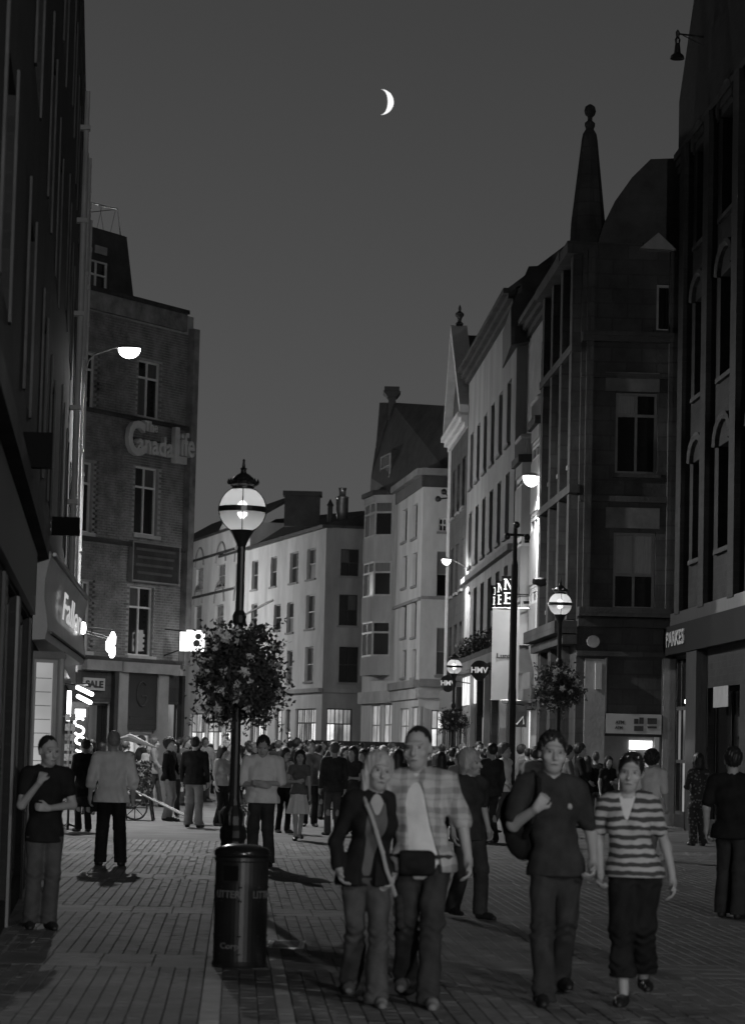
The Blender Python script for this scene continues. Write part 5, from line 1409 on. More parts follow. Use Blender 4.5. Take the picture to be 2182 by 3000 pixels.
mb = MB(); mb.tube([(rx0, 51, 0), (rx0, 51, 2.15)], 0.025, 6)
for a in range(3): mb.tube([(rx0, 51, 0.12), (rx0 + 0.25 * math.cos(a * 2.1 + 0.3), 51 + 0.25 * math.sin(a * 2.1 + 0.3), 0.02)], 0.015, 5)
mb.build('stand', M['black_paint'], rk)
for k in range(9):
    for j in range(2):
        z = 0.55 + k * 0.19; x0 = rx0 - 0.10 + j * 0.105
        m_ = MB(); m_.hexa([(x0, 50.86, z), (x0 + 0.09, 50.86, z), (x0 + 0.09, 50.868, z), (x0, 50.868, z), (x0, 50.90, z + 0.13), (x0 + 0.09, 50.90, z + 0.13), (x0 + 0.09, 50.908, z + 0.13), (x0, 50.908, z + 0.13)])
        m_.build('postcard', M['card_a'] if (k + j) % 3 else M['card_b'], rk)
# flower barrow with handles and a folded parasol
bp = ground(415, 2404)
br = thing('flower_barrow', (bp.x, bp.y, 0), 'flower seller barrow with long sloping handles before the lit doorway', 'cart')
h0, h1 = at(372, 2305, bp.y), at(548, 2394, bp.y - 1.0)
for dy in (0.0, 0.5):
    MB().tube([h0 + Vector((0, dy, 0)), h1 + Vector((0, dy, 0))], 0.022, 6).build('handle', M['wood_pale'], br)
zb = h0.z - 0.35
mb = MB(); mb.box(h0.x - 0.15, h0.x + 0.55, bp.y - 0.02, bp.y + 0.55, 0.45, 0.52)
for k in range(6): mb.box(h0.x - 0.15 + k * 0.12, h0.x - 0.11 + k * 0.12, bp.y - 0.05, bp.y - 0.022, 0.45, 0.82)
mb.build('tray', M['dark_wood'], br)
for x in (h0.x - 0.1, h0.x + 0.5):
    for dy in (0.0, 0.5): MB().tube([(x, bp.y + dy, 0.47), (x + 0.08, bp.y + dy, 0.0)], 0.02, 6).build('leg', M['dark_wood'], br)
mb = MB(); cw = (h0.x + 0.2, bp.y - 0.06, 0.28)
mb.tube([(cw[0] + 0.26 * math.cos(a), cw[1], cw[2] + 0.26 * math.sin(a)) for a in [k * 2 * math.pi / 16 for k in range(17)]], 0.02, 6)
for k in range(8): mb.tube([cw, (cw[0] + 0.26 * math.cos(k * 0.785), cw[1], cw[2] + 0.26 * math.sin(k * 0.785))], 0.009, 4)
mb.build('wheel', M['dark_wood'], br)
fb = thing('cut_flowers', (h0.x + 0.2, bp.y + 0.25, 0.55), 'pale bunches of cut flowers standing on the barrow', 'flowers')
lv = MB(); fl_ = MB()
for k in range(900):
    c = Vector((h0.x + random.uniform(-0.1, 0.5), bp.y + random.uniform(0, 0.5), 0.53 + random.random() ** 0.7 * 0.75)); a = Vector((random.gauss(0, 1), random.gauss(0, 1), random.gauss(0, 1))).normalized() * 0.04; b = a.cross(Vector((0.3, 1, 0.2))).normalized() * 0.025
    (lv if k % 3 else fl_).add([c - a, c - b, c + a, c + b], [(0, 1, 2, 3)])
lv.build('foliage', M['leaf'], fb); fl_.build('petals', M['blossom'], fb)
pa = thing('folded_parasol', (at(360, 2300, bp.y + 0.8).x, bp.y + 0.8, 0), 'half folded cloth parasol leaning over the flower barrow', 'parasol')
q0, q1, q2 = at(345, 2165, bp.y + 0.8), at(380, 2160, bp.y + 0.6), at(462, 2192, bp.y + 0.4)
MB().tube([q0, q1, q2], [0.02, 0.09, 0.012], 8).build('folded_cloth', M['banner'], pa); MB().tube([(q0.x, q0.y, 0), (q0.x + 0.02, q0.y, q0.z + 0.1)], 0.02, 6).build('pole', M['metal'], pa)

# ================================================================== STALL BEHIND THE CROWD
sx0, sx1 = at(893, 2190, 92).x, at(1245, 2190, 92).x
sz1, sz0 = at(1060, 2172, 92).z, at(1060, 2206, 92).z
stl = thing('market_stall', ((sx0 + sx1) / 2, 92.5, 0), 'long dark flat topped stall behind the crowd', 'stall')
MB().box(sx0, sx1, 92, 93.6, sz0, sz1).build('canopy', M['dark_wood'], stl)
for x in (sx0 + 0.1, (sx0 + sx1) / 2, sx1 - 0.1):
    for y in (92.1, 93.5): MB().tube([(x, y, 0), (x, y, sz0)], 0.03, 6).build('post', M['black_paint'], stl)
MB().box(sx0 + 0.15, sx1 - 0.15, 92.4, 93.4, 0.78, 0.86).build('counter', M['dark_wood'], stl)
tb = thing('folding_table', (at(955, 2290, 63).x, 63, 0), 'small pale topped table standing among the crowd', 'table')
a, b = at(925, 2291, 63), at(985, 2283, 63)
MB().box(a.x, b.x, 62.8, 63.5, a.z, b.z + 0.01).build('table_top', M['white_paint'], tb)
for x in (a.x + 0.05, b.x - 0.05):
    for y in (62.86, 63.44): MB().tube([(x, y, a.z), (x, y, 0)], 0.018, 6).build('leg', M['black_paint'], tb)
# ================================================================== PEOPLE (signed distance bodies -> one continuous mesh each)
random.seed(5)
V = lambda *a: np.array(a, float)
class Sdf:
    def __init__(s): s.pr = []; s.subs = []; s.cuts = []; s.fold = None
    def cone(s, a, b, ra, rb, k=0.03): s.pr.append(('c', V(*a), V(*b), ra, rb, k)); return s
    def ell(s, c, r, k=0.03, R=None): s.pr.append(('e', V(*c), V(*r), R, None, k)); return s
    def sub(s, kind, *a): s.subs.append((kind, *a)); return s
    def cut(s, p, n): s.cuts.append((V(*p), V(*n) / np.linalg.norm(n))); return s
    @staticmethod
    def bb(p):
        if p[0] == 'c':
            r = max(p[3], p[4]); return np.minimum(p[1], p[2]) - r, np.maximum(p[1], p[2]) + r
        r = max(p[2]) if p[3] is not None else p[2]
        return p[1] - r, p[1] + r
    @staticmethod
    def dist(p, X, Y, Z):
        if p[0] == 'c':
            a, b, ra, rb = p[1], p[2], p[3], p[4]
            d = b - a; L = max(d @ d, 1e-9)
            t = np.clip(((X - a[0]) * d[0] + (Y - a[1]) * d[1] + (Z - a[2]) * d[2]) / L, 0, 1)
            return np.sqrt((X - a[0] - t * d[0]) ** 2 + (Y - a[1] - t * d[1]) ** 2 + (Z - a[2] - t * d[2]) ** 2) - (ra + t * (rb - ra))
        c, r, R = p[1], p[2], p[3]
        x, y, z = X - c[0], Y - c[1], Z - c[2]
        if R is not None:
            x, y, z = (R[0, 0] * x + R[1, 0] * y + R[2, 0] * z, R[0, 1] * x + R[1, 1] * y + R[2, 1] * z, R[0, 2] * x + R[1, 2] * y + R[2, 2] * z)
        k0 = np.sqrt((x / r[0]) ** 2 + (y / r[1]) ** 2 + (z / r[2]) ** 2)
        k1 = np.sqrt((x / r[0] ** 2) ** 2 + (y / r[1] ** 2) ** 2 + (z / r[2] ** 2) ** 2) + 1e-9
        return k0 * (k0 - 1) / k1
    def mesh(s, name, vox):
        bbs = [s.bb(p) for p in s.pr]
        lo = np.min([b[0] for b in bbs], 0) - 5 * vox; hi = np.max([b[1] for b in bbs], 0) + 5 * vox
        n = np.ceil((hi - lo) / vox).astype(int) + 1
        g = np.full(n, 0.08, np.float32)
        ax = [lo[i] + np.arange(n[i]) * vox for i in range(3)]
        def region(b, m):
            i0 = np.clip(np.floor((b[0] - m - lo) / vox).astype(int), 0, n - 1); i1 = np.clip(np.ceil((b[1] + m - lo) / vox).astype(int) + 1, 1, n)
            sl = tuple(slice(i0[k], i1[k]) for k in range(3))
            return sl, ax[0][sl[0]][:, None, None], ax[1][sl[1]][None, :, None], ax[2][sl[2]][None, None, :]
        for p, b in zip(s.pr, bbs):
            k = p[5]
            sl, X, Y, Z = region(b, k + 4 * vox)
            d = s.dist(p, X, Y, Z); o = g[sl]
            h = np.maximum(k - np.abs(d - o), 0) / k
            g[sl] = np.minimum(d, o) - h * h * k * 0.25
        if s.fold is not None:
            X, Y, Z = ax[0][:, None, None], ax[1][None, :, None], ax[2][None, None, :]
            g += s.fold(X, Y, Z).astype(np.float32)
        for p in s.subs:
            sl, X, Y, Z = region(s.bb(p), 3 * vox)
            g[sl] = np.maximum(g[sl], -s.dist(p, X, Y, Z))
        for (c, nn) in s.cuts:
            X, Y, Z = ax[0][:, None, None], ax[1][None, :, None], ax[2][None, None, :]
            g = np.maximum(g, (X - c[0]) * nn[0] + (Y - c[1]) * nn[1] + (Z - c[2]) * nn[2])
        g = np.clip(g, -0.08, 0.08).astype(np.float32)
        grid = openvdb.FloatGrid(0.08); grid.copyFromArray(g)
        pts, quads = grid.convertToQuads(0.0)
        pts = np.asarray(pts, np.float32) * vox + lo.astype(np.float32)
        quads = np.asarray(quads, np.int32)
        me = bpy.data.meshes.new(name)
        me.vertices.add(len(pts)); me.vertices.foreach_set('co', pts.ravel())
        me.loops.add(quads.size); me.loops.foreach_set('vertex_index', quads[:, ::-1].ravel())
        me.polygons.add(len(quads)); me.polygons.foreach_set('loop_start', np.arange(0, quads.size, 4, dtype=np.int32))
        me.update(calc_edges=True)
        me.shade_smooth()
        return me

def rotm(yaw, pitch, roll):
    return np.array(Matrix.Rotation(yaw, 3, 'Z') @ Matrix.Rotation(pitch, 3, 'X') @ Matrix.Rotation(roll, 3, 'Y'))
# standard joints for a 1.75 m figure facing -Y (towards the camera); +x is the figure's left hand side
def joints(o):
    w = o.get('w', 1.0); fem = o.get('fem', 0)
    sh = (0.165 if fem else 0.188) * w
    J = dict(hipL=V(0.088, 0, 0.92), hipR=V(-0.088, 0, 0.92), shL=V(sh, 0.0, 1.425), shR=V(-sh, 0.0, 1.425))
    lean = o.get('lean', 0.0)
    for s, sg in (('L', 1), ('R', -1)):
        f = o.get('foot' + s, (0.10 * sg, 0.0, 0.0))
        an = V(f[0], f[1] + 0.03, 0.085 + f[2])
        hp = J['hip' + s]
        mid = (hp + an) / 2
        reach = np.linalg.norm(hp - an); bend = math.sqrt(max(0, 0.425 ** 2 - (reach / 2) ** 2)) if reach < 0.85 else 0.0
        J['kn' + s] = mid + V(0, -bend - 0.012, 0.02)
        J['an' + s] = an; J['toe' + s] = an + V(0.03 * sg, -0.155, -0.055 + (f[2] * -0.3))
        e = o.get('el' + s, (sh + 0.045, 0.02, 1.13)); wr = o.get('wr' + s, (sh + 0.055, -0.05, 0.89))
        ex = e[0] if e[0] < sh + 0.05 else sh + 0.05 + (e[0] - sh - 0.05) * 0.45
        wx = wr[0] if wr[0] < sh + 0.06 else sh + 0.06 + (wr[0] - sh - 0.06) * 0.5
        J['el' + s] = V(ex * sg, e[1], e[2]); J['wr' + s] = V(wx * sg, wr[1], wr[2])
    return J
HS = 1.13
def head_T(o):
    R = rotm(*o.get('head', (0, 0, 0))); piv = V(0, 0.015, 1.52)
    return R, (lambda x, y, z: piv + R @ ((V(x, y, z) - piv) * HS))
def add_head(b, o, k=0.02):
    R, T = head_T(o)
    n0 = len(b.pr); m0 = len(b.subs)
    b.ell(T(0, 0.012, 1.655), (0.074, 0.094, 0.097), k, R); b.ell(T(0, -0.018, 1.60), (0.062, 0.078, 0.10), k, R)
    b.ell(T(0, -0.045, 1.548), (0.040, 0.042, 0.036), k, R)
    b.cone(T(0, -0.090, 1.645), T(0, -0.112, 1.603), 0.009, 0.016, 0.012)
    b.ell(T(0, -0.080, 1.662), (0.055, 0.020, 0.012), 0.015, R)
    b.ell(T(0, -0.087, 1.566), (0.025, 0.012, 0.010), 0.008, R)
    for sg in (1, -1):
        b.ell(T(0.076 * sg, 0.012, 1.625), (0.010, 0.020, 0.032), 0.008, R)
        b.ell(T(0.042 * sg, -0.066, 1.605), (0.026, 0.022, 0.026), 0.02, R)
        b.subs.append(('e', T(0.031 * sg, -0.099, 1.637), V(0.018, 0.013, 0.011), R, None, 0))
    for i in range(n0, len(b.pr)):
        p = b.pr[i]
        b.pr[i] = (p[0], p[1], p[2] * HS if p[0] == 'e' else p[2], p[3] if p[0] == 'e' else p[3] * HS, None if p[0] == 'e' else p[4] * HS, p[5])
    for i in range(m0, len(b.subs)):
        p = b.subs[i]; b.subs[i] = (p[0], p[1], p[2] * HS, p[3], p[4], p[5])
    return T, R
def add_hand(b, wrist, direc, normal, side, curl=0.5):
    d = np.array(direc, float); d /= np.linalg.norm(d); n = np.array(normal, float); n -= d * (n @ d); n /= np.linalg.norm(n)
    a = np.cross(d, n) * side                    # towards the thumb
    w = np.array(wrist, float)
    c = w + d * 0.05
    b.cone(w, w + d * 0.03, 0.026, 0.03, 0.02)
    for t in (-0.024, -0.008, 0.008, 0.024): b.cone(w + d * 0.02 + a * t * 0.7, w + d * 0.088 + a * t * 1.15, 0.017, 0.013, 0.012)
    for t, L in ((0.030, 0.072), (0.0105, 0.080), (-0.0095, 0.075), (-0.028, 0.058)):
        p0 = w + d * 0.088 + a * t
        ang = curl * 1.1; d1 = d * math.cos(ang) + n * math.sin(ang); p1 = p0 + d1 * L * 0.45
        ang = curl * 2.2; d2 = d * math.cos(ang) + n * math.sin(ang); p2 = p1 + d2 * L * 0.32
        ang = curl * 2.9; d3 = d * math.cos(ang) + n * math.sin(ang); p3 = p2 + d3 * L * 0.25
        b.cone(p0, p1, 0.0095, 0.0088, 0.004); b.cone(p1, p2, 0.0088, 0.008, 0.003); b.cone(p2, p3, 0.008, 0.007, 0.003)
    q0 = w + d * 0.028 + a * 0.026; q1 = q0 + d * 0.032 + a * 0.030 + n * 0.012; q2 = q1 + d * 0.030 + a * 0.002 + n * 0.014 * (1 + curl)
    b.cone(q0, q1, 0.015, 0.011, 0.01); b.cone(q1, q2, 0.0105, 0.008, 0.003)
def torso(b, o, g, k=0.05):
    w = o.get('w', 1.0); fem = o.get('fem', 0); J = o['J']; bl = o.get('belly', 0.0)
    b.ell((0, 0.012, 0.94), ((0.162 if fem else 0.155) * w + g, 0.112 + g, 0.13 + g * 0.5), k)
    b.ell((0, 0.0 - bl * 0.4, 1.09), ((0.118 if fem else 0.138) * w + g + bl * 0.4, 0.092 + g + bl * 0.6, 0.16), k)
    b.ell((0, 0.0, 1.285), ((0.142 if fem else 0.165) * w + g, 0.105 + g, 0.175), k)
    b.cone(J['shL'] + V(-0.03, 0, 0.0), J['shR'] + V(0.03, 0, 0.0), 0.054 + g * 0.7, 0.054 + g * 0.7, k)
    b.cone((0.03, 0.012, 1.475), (0.11, 0.01, 1.445), 0.045 + g * 0.5, 0.045 + g * 0.5, k); b.cone((-0.03, 0.012, 1.475), (-0.11, 0.01, 1.445), 0.045 + g * 0.5, 0.045 + g * 0.5, k)
    if fem:
        for sg in (1, -1): b.ell((0.072 * sg, -0.075, 1.255), (0.062 + g * 0.5, 0.055 + g * 0.5, 0.062 + g * 0.5), 0.04)
def folds(amp, seed, f=1.0):
    r = np.random.default_rng(seed); ph = r.uniform(0, 6.28, 8)
    def fn(X, Y, Z):
        return 0.75 * amp * (0.55 * np.sin(X * 46 * f + Y * 33 + ph[0] + 1.5 * np.sin(Z * 8 + ph[1])) + 0.40 * np.sin(Z * 24 * f - X * 20 * f + Y * 18 + ph[2] + 1.4 * np.sin(X * 9 + ph[3])) + 0.22 * np.sin(Z * 52 * f + X * 36 * f + ph[4]) + 0.15 * np.sin(X * 95 - Z * 22 + ph[5]))
    return fn
def body_mesh(o, vox):
    b = Sdf(); J = o['J']
    torso(b, o, -0.012)
    b.cone((0, 0.018, 1.44), (0, 0.008, 1.56), 0.056, 0.052, 0.04)
    T, R = add_head(b, o)
    for s, sg in (('L', 1), ('R', -1)):
        fem = o.get('fem', 0); q = 0.9 if fem else 1.0
        b.cone(J['sh' + s], J['el' + s], 0.052 * q, 0.041 * q, 0.03); b.cone(J['el' + s], J['wr' + s], 0.041 * q, 0.027 * q, 0.02)
        fa = J['wr' + s] - J['el' + s]
        hd = o.get('hd' + s, fa); nn = o.get('hn' + s, (-sg, -0.3, 0.05))
        add_hand(b, J['wr' + s], hd, nn, o.get('hs' + s, -sg if fa[2] < 0 else sg), o.get('curl' + s, 0.45))
        b.cone(J['hip' + s], J['kn' + s], 0.080, 0.055, 0.04); b.cone(J['kn' + s], J['an' + s], 0.052, 0.036, 0.02)
        c = J['kn' + s] * 0.68 + J['an' + s] * 0.32 + V(0, 0.02, 0); b.ell(c, (0.05, 0.052, 0.12), 0.03)
        b.cone(J['an' + s] + V(0, 0.02, -0.04), J['toe' + s], 0.036, 0.024, 0.02)
    return b.mesh('body', vox)
def shirt_mesh(o, vox, g=0.014, sleeve=0.75, hem=0.86, neck='round', open_front=None, arm_g=0.016, fold=0.006, seed=1, flare=0.0):
    b = Sdf(); J = o['J']; fem = o.get('fem', 0)
    arm_g *= 0.62
    torso(b, o, g)
    b.ell((0, 0.01, hem + 0.01), ((0.172 if fem else 0.166) * o.get('w', 1) + g + flare, 0.132 + g + flare, 0.20), 0.05)
    q = 0.9 if fem else 1.0
    for s in 'LR':
        sh, el, wr = J['sh' + s], J['el' + s], J['wr' + s]
        if sleeve <= 1.0:
            e = sh + (el - sh) * sleeve; b.cone(sh, e, 0.056 * q + arm_g, 0.050 * q + arm_g, 0.03)
            d = (el - sh) / np.linalg.norm(el - sh); 
        else:
            e = el + (wr - el) * (sleeve - 1.0); b.cone(sh, el, 0.056 * q + arm_g, 0.046 * q + arm_g, 0.03); b.cone(el, e, 0.046 * q + arm_g, (0.046 - 0.014 * (sleeve - 1)) * q + arm_g, 0.02)
    b.fold = folds(fold, seed)
    b.cut((0, 0, hem), (0, 0, -1))
    b.subs.append(('c', V(0, 0.012, 1.462), V(0, 0.0, 1.62), 0.062, 0.075, 0))
    if neck == 'v': b.subs.append(('c', V(0, -0.135, 1.30), V(0, -0.09, 1.50), 0.012, 0.075, 0))
    if neck == 'collar':
        b.pr.append(('c', V(0.055, -0.02, 1.475), V(0.02, 0.06, 1.50), 0.02, 0.02, 0.01)); b.pr.append(('c', V(-0.055, -0.02, 1.475), V(-0.02, 0.06, 1.50), 0.02, 0.02, 0.01))
        b.subs[-1:] = [('c', V(0, 0.012, 1.47), V(0, 0.0, 1.62), 0.058, 0.07, 0), ('c', V(0, -0.13, 1.40), V(0, -0.08, 1.52), 0.008, 0.05, 0)]
    if open_front:
        w0, w1 = open_front
        b.subs.append(('c', V(0, -0.16, hem - 0.05), V(0, -0.13, 1.44), w0, w1, 0))
    return b.mesh('shirt', vox)
def trousers_mesh(o, vox, g=0.014, hem=0.06, rk=0.062, rh=0.07, fold=0.006, seed=2, wide=1.0, top=1.03):
    b = Sdf(); J = o['J']; fem = o.get('fem', 0)
    b.ell((0, 0.014, 0.94), ((0.162 if fem else 0.155) * o.get('w', 1) + g, 0.114 + g, 0.135), 0.05)
    for s in 'LR':
        hp, kn, an = J['hip' + s], J['kn' + s], J['an' + s]
        L = np.linalg.norm(an - kn); d = (an - kn) / L
        zt = max(hem, 0.0); t = np.clip((kn[2] - zt) / max(kn[2] - an[2], 0.05), 0.2, 1.15)
        b.cone(hp, kn, 0.088 * wide + g * 0.6, rk, 0.05); b.cone(kn, kn + (an - kn) * t, rk, rh, 0.03)
    f0 = folds(fold, seed, 0.8)
    b.fold = lambda X, Y, Z: f0(X, Y, Z) + fold * 0.55 * np.sin(Z * 95 + 2.0 * np.sin(X * 40 + seed)) * (np.exp(-((Z - 0.47) / 0.07) ** 2) + 0.9 * np.exp(-((Z - hem - 0.06) / 0.06) ** 2) + 0.6 * np.exp(-((Z - 0.86) / 0.05) ** 2))
    b.cut((0, 0, top), (0, 0, 1)); b.cut((0, 0, hem - 0.012), (0, 0, -1))
    return b.mesh('trousers', vox)
def skirt_mesh(o, vox, hem=0.5, r=0.24, seed=3):
    b = Sdf(); b.ell((0, 0.014, 0.94), (0.172, 0.125, 0.13), 0.05); b.cone((0, 0.01, 0.92), (0, 0.01, hem + 0.02), 0.145, r, 0.04)
    ph = seed
    b.fold = lambda X, Y, Z: 0.012 * np.sin(np.arctan2(Y, X) * 11 + ph) * np.clip((1.0 - Z) * 2.2, 0, 1)
    b.cut((0, 0, 1.02), (0, 0, 1)); b.cut((0, 0, hem), (0, 0, -1))
    return b.mesh('skirt', vox)
def shoe_mesh(o, s, vox):
    b = Sdf(); J = o['J']; an, toe = J['an' + s], J['toe' + s]
    z0 = max(0.0, an[2] - 0.085)
    b.cone(an + V(0, 0.03, -0.045), V(toe[0], toe[1], an[2] - 0.052), 0.042, 0.040, 0.02); b.cone(an + V(0, 0.015, 0.0), an + V(0, 0.01, -0.05), 0.042, 0.04, 0.02)
    b.cone(V(toe[0], toe[1] + 0.03, an[2] - 0.058), V(toe[0], toe[1] - 0.075, an[2] - 0.066), 0.042, 0.030, 0.02)
    b.cut((0, 0, z0 + 0.002), (0, 0, -1))
    return b.mesh('shoe', vox)
def hair_mesh(o, vox, style='short', seed=4):
    b = Sdf(); R, T = head_T(o)
    g = {'crop': 0.000, 'short': 0.006, 'long': 0.010, 'bob': 0.012, 'curly': 0.03, 'tied': 0.008}[style]
    b.ell(T(0, 0.026, 1.666), ((0.077 + g) * HS, (0.096 + g) * HS, (0.098 + g) * HS), 0.02, R)
    if style in ('long', 'bob'):
        zl = 1.40 if style == 'long' else 1.52
        for sg in (1, -1):
            b.cone(T(0.062 * sg, 0.0, 1.70), T(0.078 * sg, 0.0, 1.60), 0.035, 0.030, 0.03); b.cone(T(0.078 * sg, 0.005, 1.60), V(0.085 * sg, -0.01, zl), 0.032, 0.026, 0.03)
        b.cone(T(0, 0.07, 1.65), V(0, 0.085, zl), 0.06, 0.055, 0.04); b.cone(T(0.05, 0.05, 1.62), V(0.06, 0.06, zl), 0.05, 0.04, 0.04); b.cone(T(-0.05, 0.05, 1.62), V(-0.06, 0.06, zl), 0.05, 0.04, 0.04)
    if style == 'tied':
        b.cone(T(0, 0.10, 1.68), T(0, 0.15, 1.62), 0.035, 0.03, 0.02); b.cone(T(0, 0.15, 1.62), T(0, 0.13, 1.50), 0.03, 0.015, 0.02)
    amp = {'crop': 0.002, 'short': 0.006, 'long': 0.0028, 'bob': 0.003, 'curly': 0.014, 'tied': 0.003}[style]
    ph = seed * 1.7
    b.fold = lambda X, Y, Z: amp * (np.sin(X * 210 + Z * 25 + ph) * 0.5 + np.sin(X * 130 - Y * 160 + Z * 40 + 2 * ph) * 0.6 + 0.4 * np.sin(Y * 190 + Z * 60 + X * 90))
    fz = 1.600 if style in ('short', 'crop', 'tied', 'curly') else 1.585
    b.subs.append(('e', T(0, -0.120, fz), V(0.092 if style not in ('long', 'bob') else 0.074, 0.100, 0.118) * HS, R, None, 0))
    if style in ('short', 'crop', 'tied', 'curly'):
        b.subs.append(('e', T(0, -0.03, 1.50), V(0.12, 0.11, 0.115) * HS, R, None, 0)); b.subs.append(('e', T(0, -0.075, 1.585), V(0.13, 0.075, 0.085) * HS, R, None, 0))
    for sg in (1, -1):      # brows belong to the hair
        b.pr.append(('c', T(0.016 * sg, -0.098, 1.668), T(0.048 * sg, -0.088, 1.670), 0.0055, 0.004, 0.004)) if vox < 0.012 else None
    return b.mesh('hair', vox)
def eye_mesh(o):
    R, T = head_T(o)
    return [MB().lathe([(0.002, -0.008), (0.007, -0.006), (0.0095, 0.0), (0.007, 0.006), (0.002, 0.008)], T(0.031 * sg, -0.0845, 1.638), 10) for sg in (1, -1)]

def cloth(name, v, var=0.2, sc=6.0): return mat(name, v, 0.85, var, sc, 0.25, 120, spec=0.2)
M['skin'] = mat('skin', 0.36, 0.55, 0.10, 8.0, spec=0.35)
M['eye'] = mat('eye', 0.05, 0.3, 0.0, spec=0.5)
M['lips'] = mat('lips', 0.16, 0.5, 0.1, 20)
M['hair_dark'] = mat('hair_dark', 0.02, 0.5, 0.4, 30.0, spec=0.4)
M['hair_mid'] = mat('hair_mid', 0.08, 0.5, 0.4, 30.0, spec=0.4)
M['hair_fair'] = mat('hair_fair', 0.34, 0.5, 0.35, 30.0, spec=0.4, stretch=(1, 1, 0.15))
M['hair_grey'] = mat('hair_grey', 0.22, 0.6, 0.3, 30.0)
M['black_cloth'] = cloth('black_cloth', 0.014, 0.4)
M['charcoal_cloth'] = cloth('charcoal_cloth', 0.035, 0.4)
M['denim'] = cloth('denim', 0.075, 0.35, 5.0)
M['denim_dark'] = cloth('denim_dark', 0.04, 0.4, 5.0)
M['denim_pale'] = cloth('denim_pale', 0.085, 0.35, 5.0)
M['grey_cloth'] = cloth('grey_cloth', 0.12)
M['mid_cloth'] = cloth('mid_cloth', 0.2)
M['pale_cloth'] = cloth('pale_cloth', 0.36, 0.12)
M['white_cloth'] = cloth('white_cloth', 0.68, 0.1)
M['shoe_dark'] = mat('shoe_dark', 0.025, 0.45, 0.3, 10)
M['shoe_pale'] = mat('shoe_pale', 0.22, 0.6, 0.25, 14)
def pattern_cloth(name, kind, lo, hi):
    m = bpy.data.materials.new(name); m.use_nodes = True
    nt = m.node_tree; nd = nt.nodes; lk = nt.links; b = nd['Principled BSDF']; b.inputs['Roughness'].default_value = 0.85
    tc = nd.new('ShaderNodeTexCoord'); sp = nd.new('ShaderNodeSeparateXYZ'); lk.new(tc.outputs['Object'], sp.inputs[0])
    def math_(op, a, v=None, a2=None):
        n = nd.new('ShaderNodeMath'); n.operation = op; lk.new(a, n.inputs[0])
        if v is not None: n.inputs[1].default_value = v
        if a2 is not None: lk.new(a2, n.inputs[1])
        return n.outputs[0]
    def band(src, freq, width, ph=0.0):
        f = math_('FRACT', math_('ADD', math_('MULTIPLY', src, freq), ph)); return math_('LESS_THAN', f, width)
    nz = nd.new('ShaderNodeTexNoise'); nz.inputs['Scale'].default_value = 9; lk.new(tc.outputs['Object'], nz.inputs['Vector'])
    zz = math_('ADD', sp.outputs['Z'], None, math_('MULTIPLY', nz.outputs['Fac'], 0.045))
    xx = math_('ADD', sp.outputs['X'], None, math_('MULTIPLY', nz.outputs['Fac'], 0.055))
    if kind == 'stripe': fac = band(zz, 15.5, 0.52)
    elif kind == 'plaid':
        s1 = math_('ADD', band(zz, 8.0, 0.35), None, band(xx, 9.0, 0.35)); fac = math_('MULTIPLY', math_('ADD', s1, None, math_('MULTIPLY', band(zz, 8.0, 0.08, 0.3), 0.6)), 0.42)
    else:
        vo = nd.new('ShaderNodeTexVoronoi'); vo.inputs['Scale'].default_value = 16; lk.new(tc.outputs['Object'], vo.inputs['Vector']); fac = math_('LESS_THAN', vo.outputs['Distance'], 0.33)
    mr = nd.new('ShaderNodeMapRange'); mr.inputs['To Min'].default_value = lo; mr.inputs['To Max'].default_value = hi; lk.new(fac, mr.inputs['Value'])
    mu = nd.new('ShaderNodeMath'); mu.operation = 'MULTIPLY'; lk.new(mr.outputs['Result'], mu.inputs[0]); lk.new(math_('ADD', math_('MULTIPLY', nz.outputs['Fac'], 0.5), 0.75), mu.inputs[1])
    lk.new(mu.outputs[0], b.inputs['Base Color'])
    return m
M['striped'] = pattern_cloth('striped', 'stripe', 0.05, 0.42)
M['plaid'] = pattern_cloth('plaid', 'plaid', 0.44, 0.16)
M['print_dress'] = pattern_cloth('print_dress', 'spots', 0.03, 0.16)

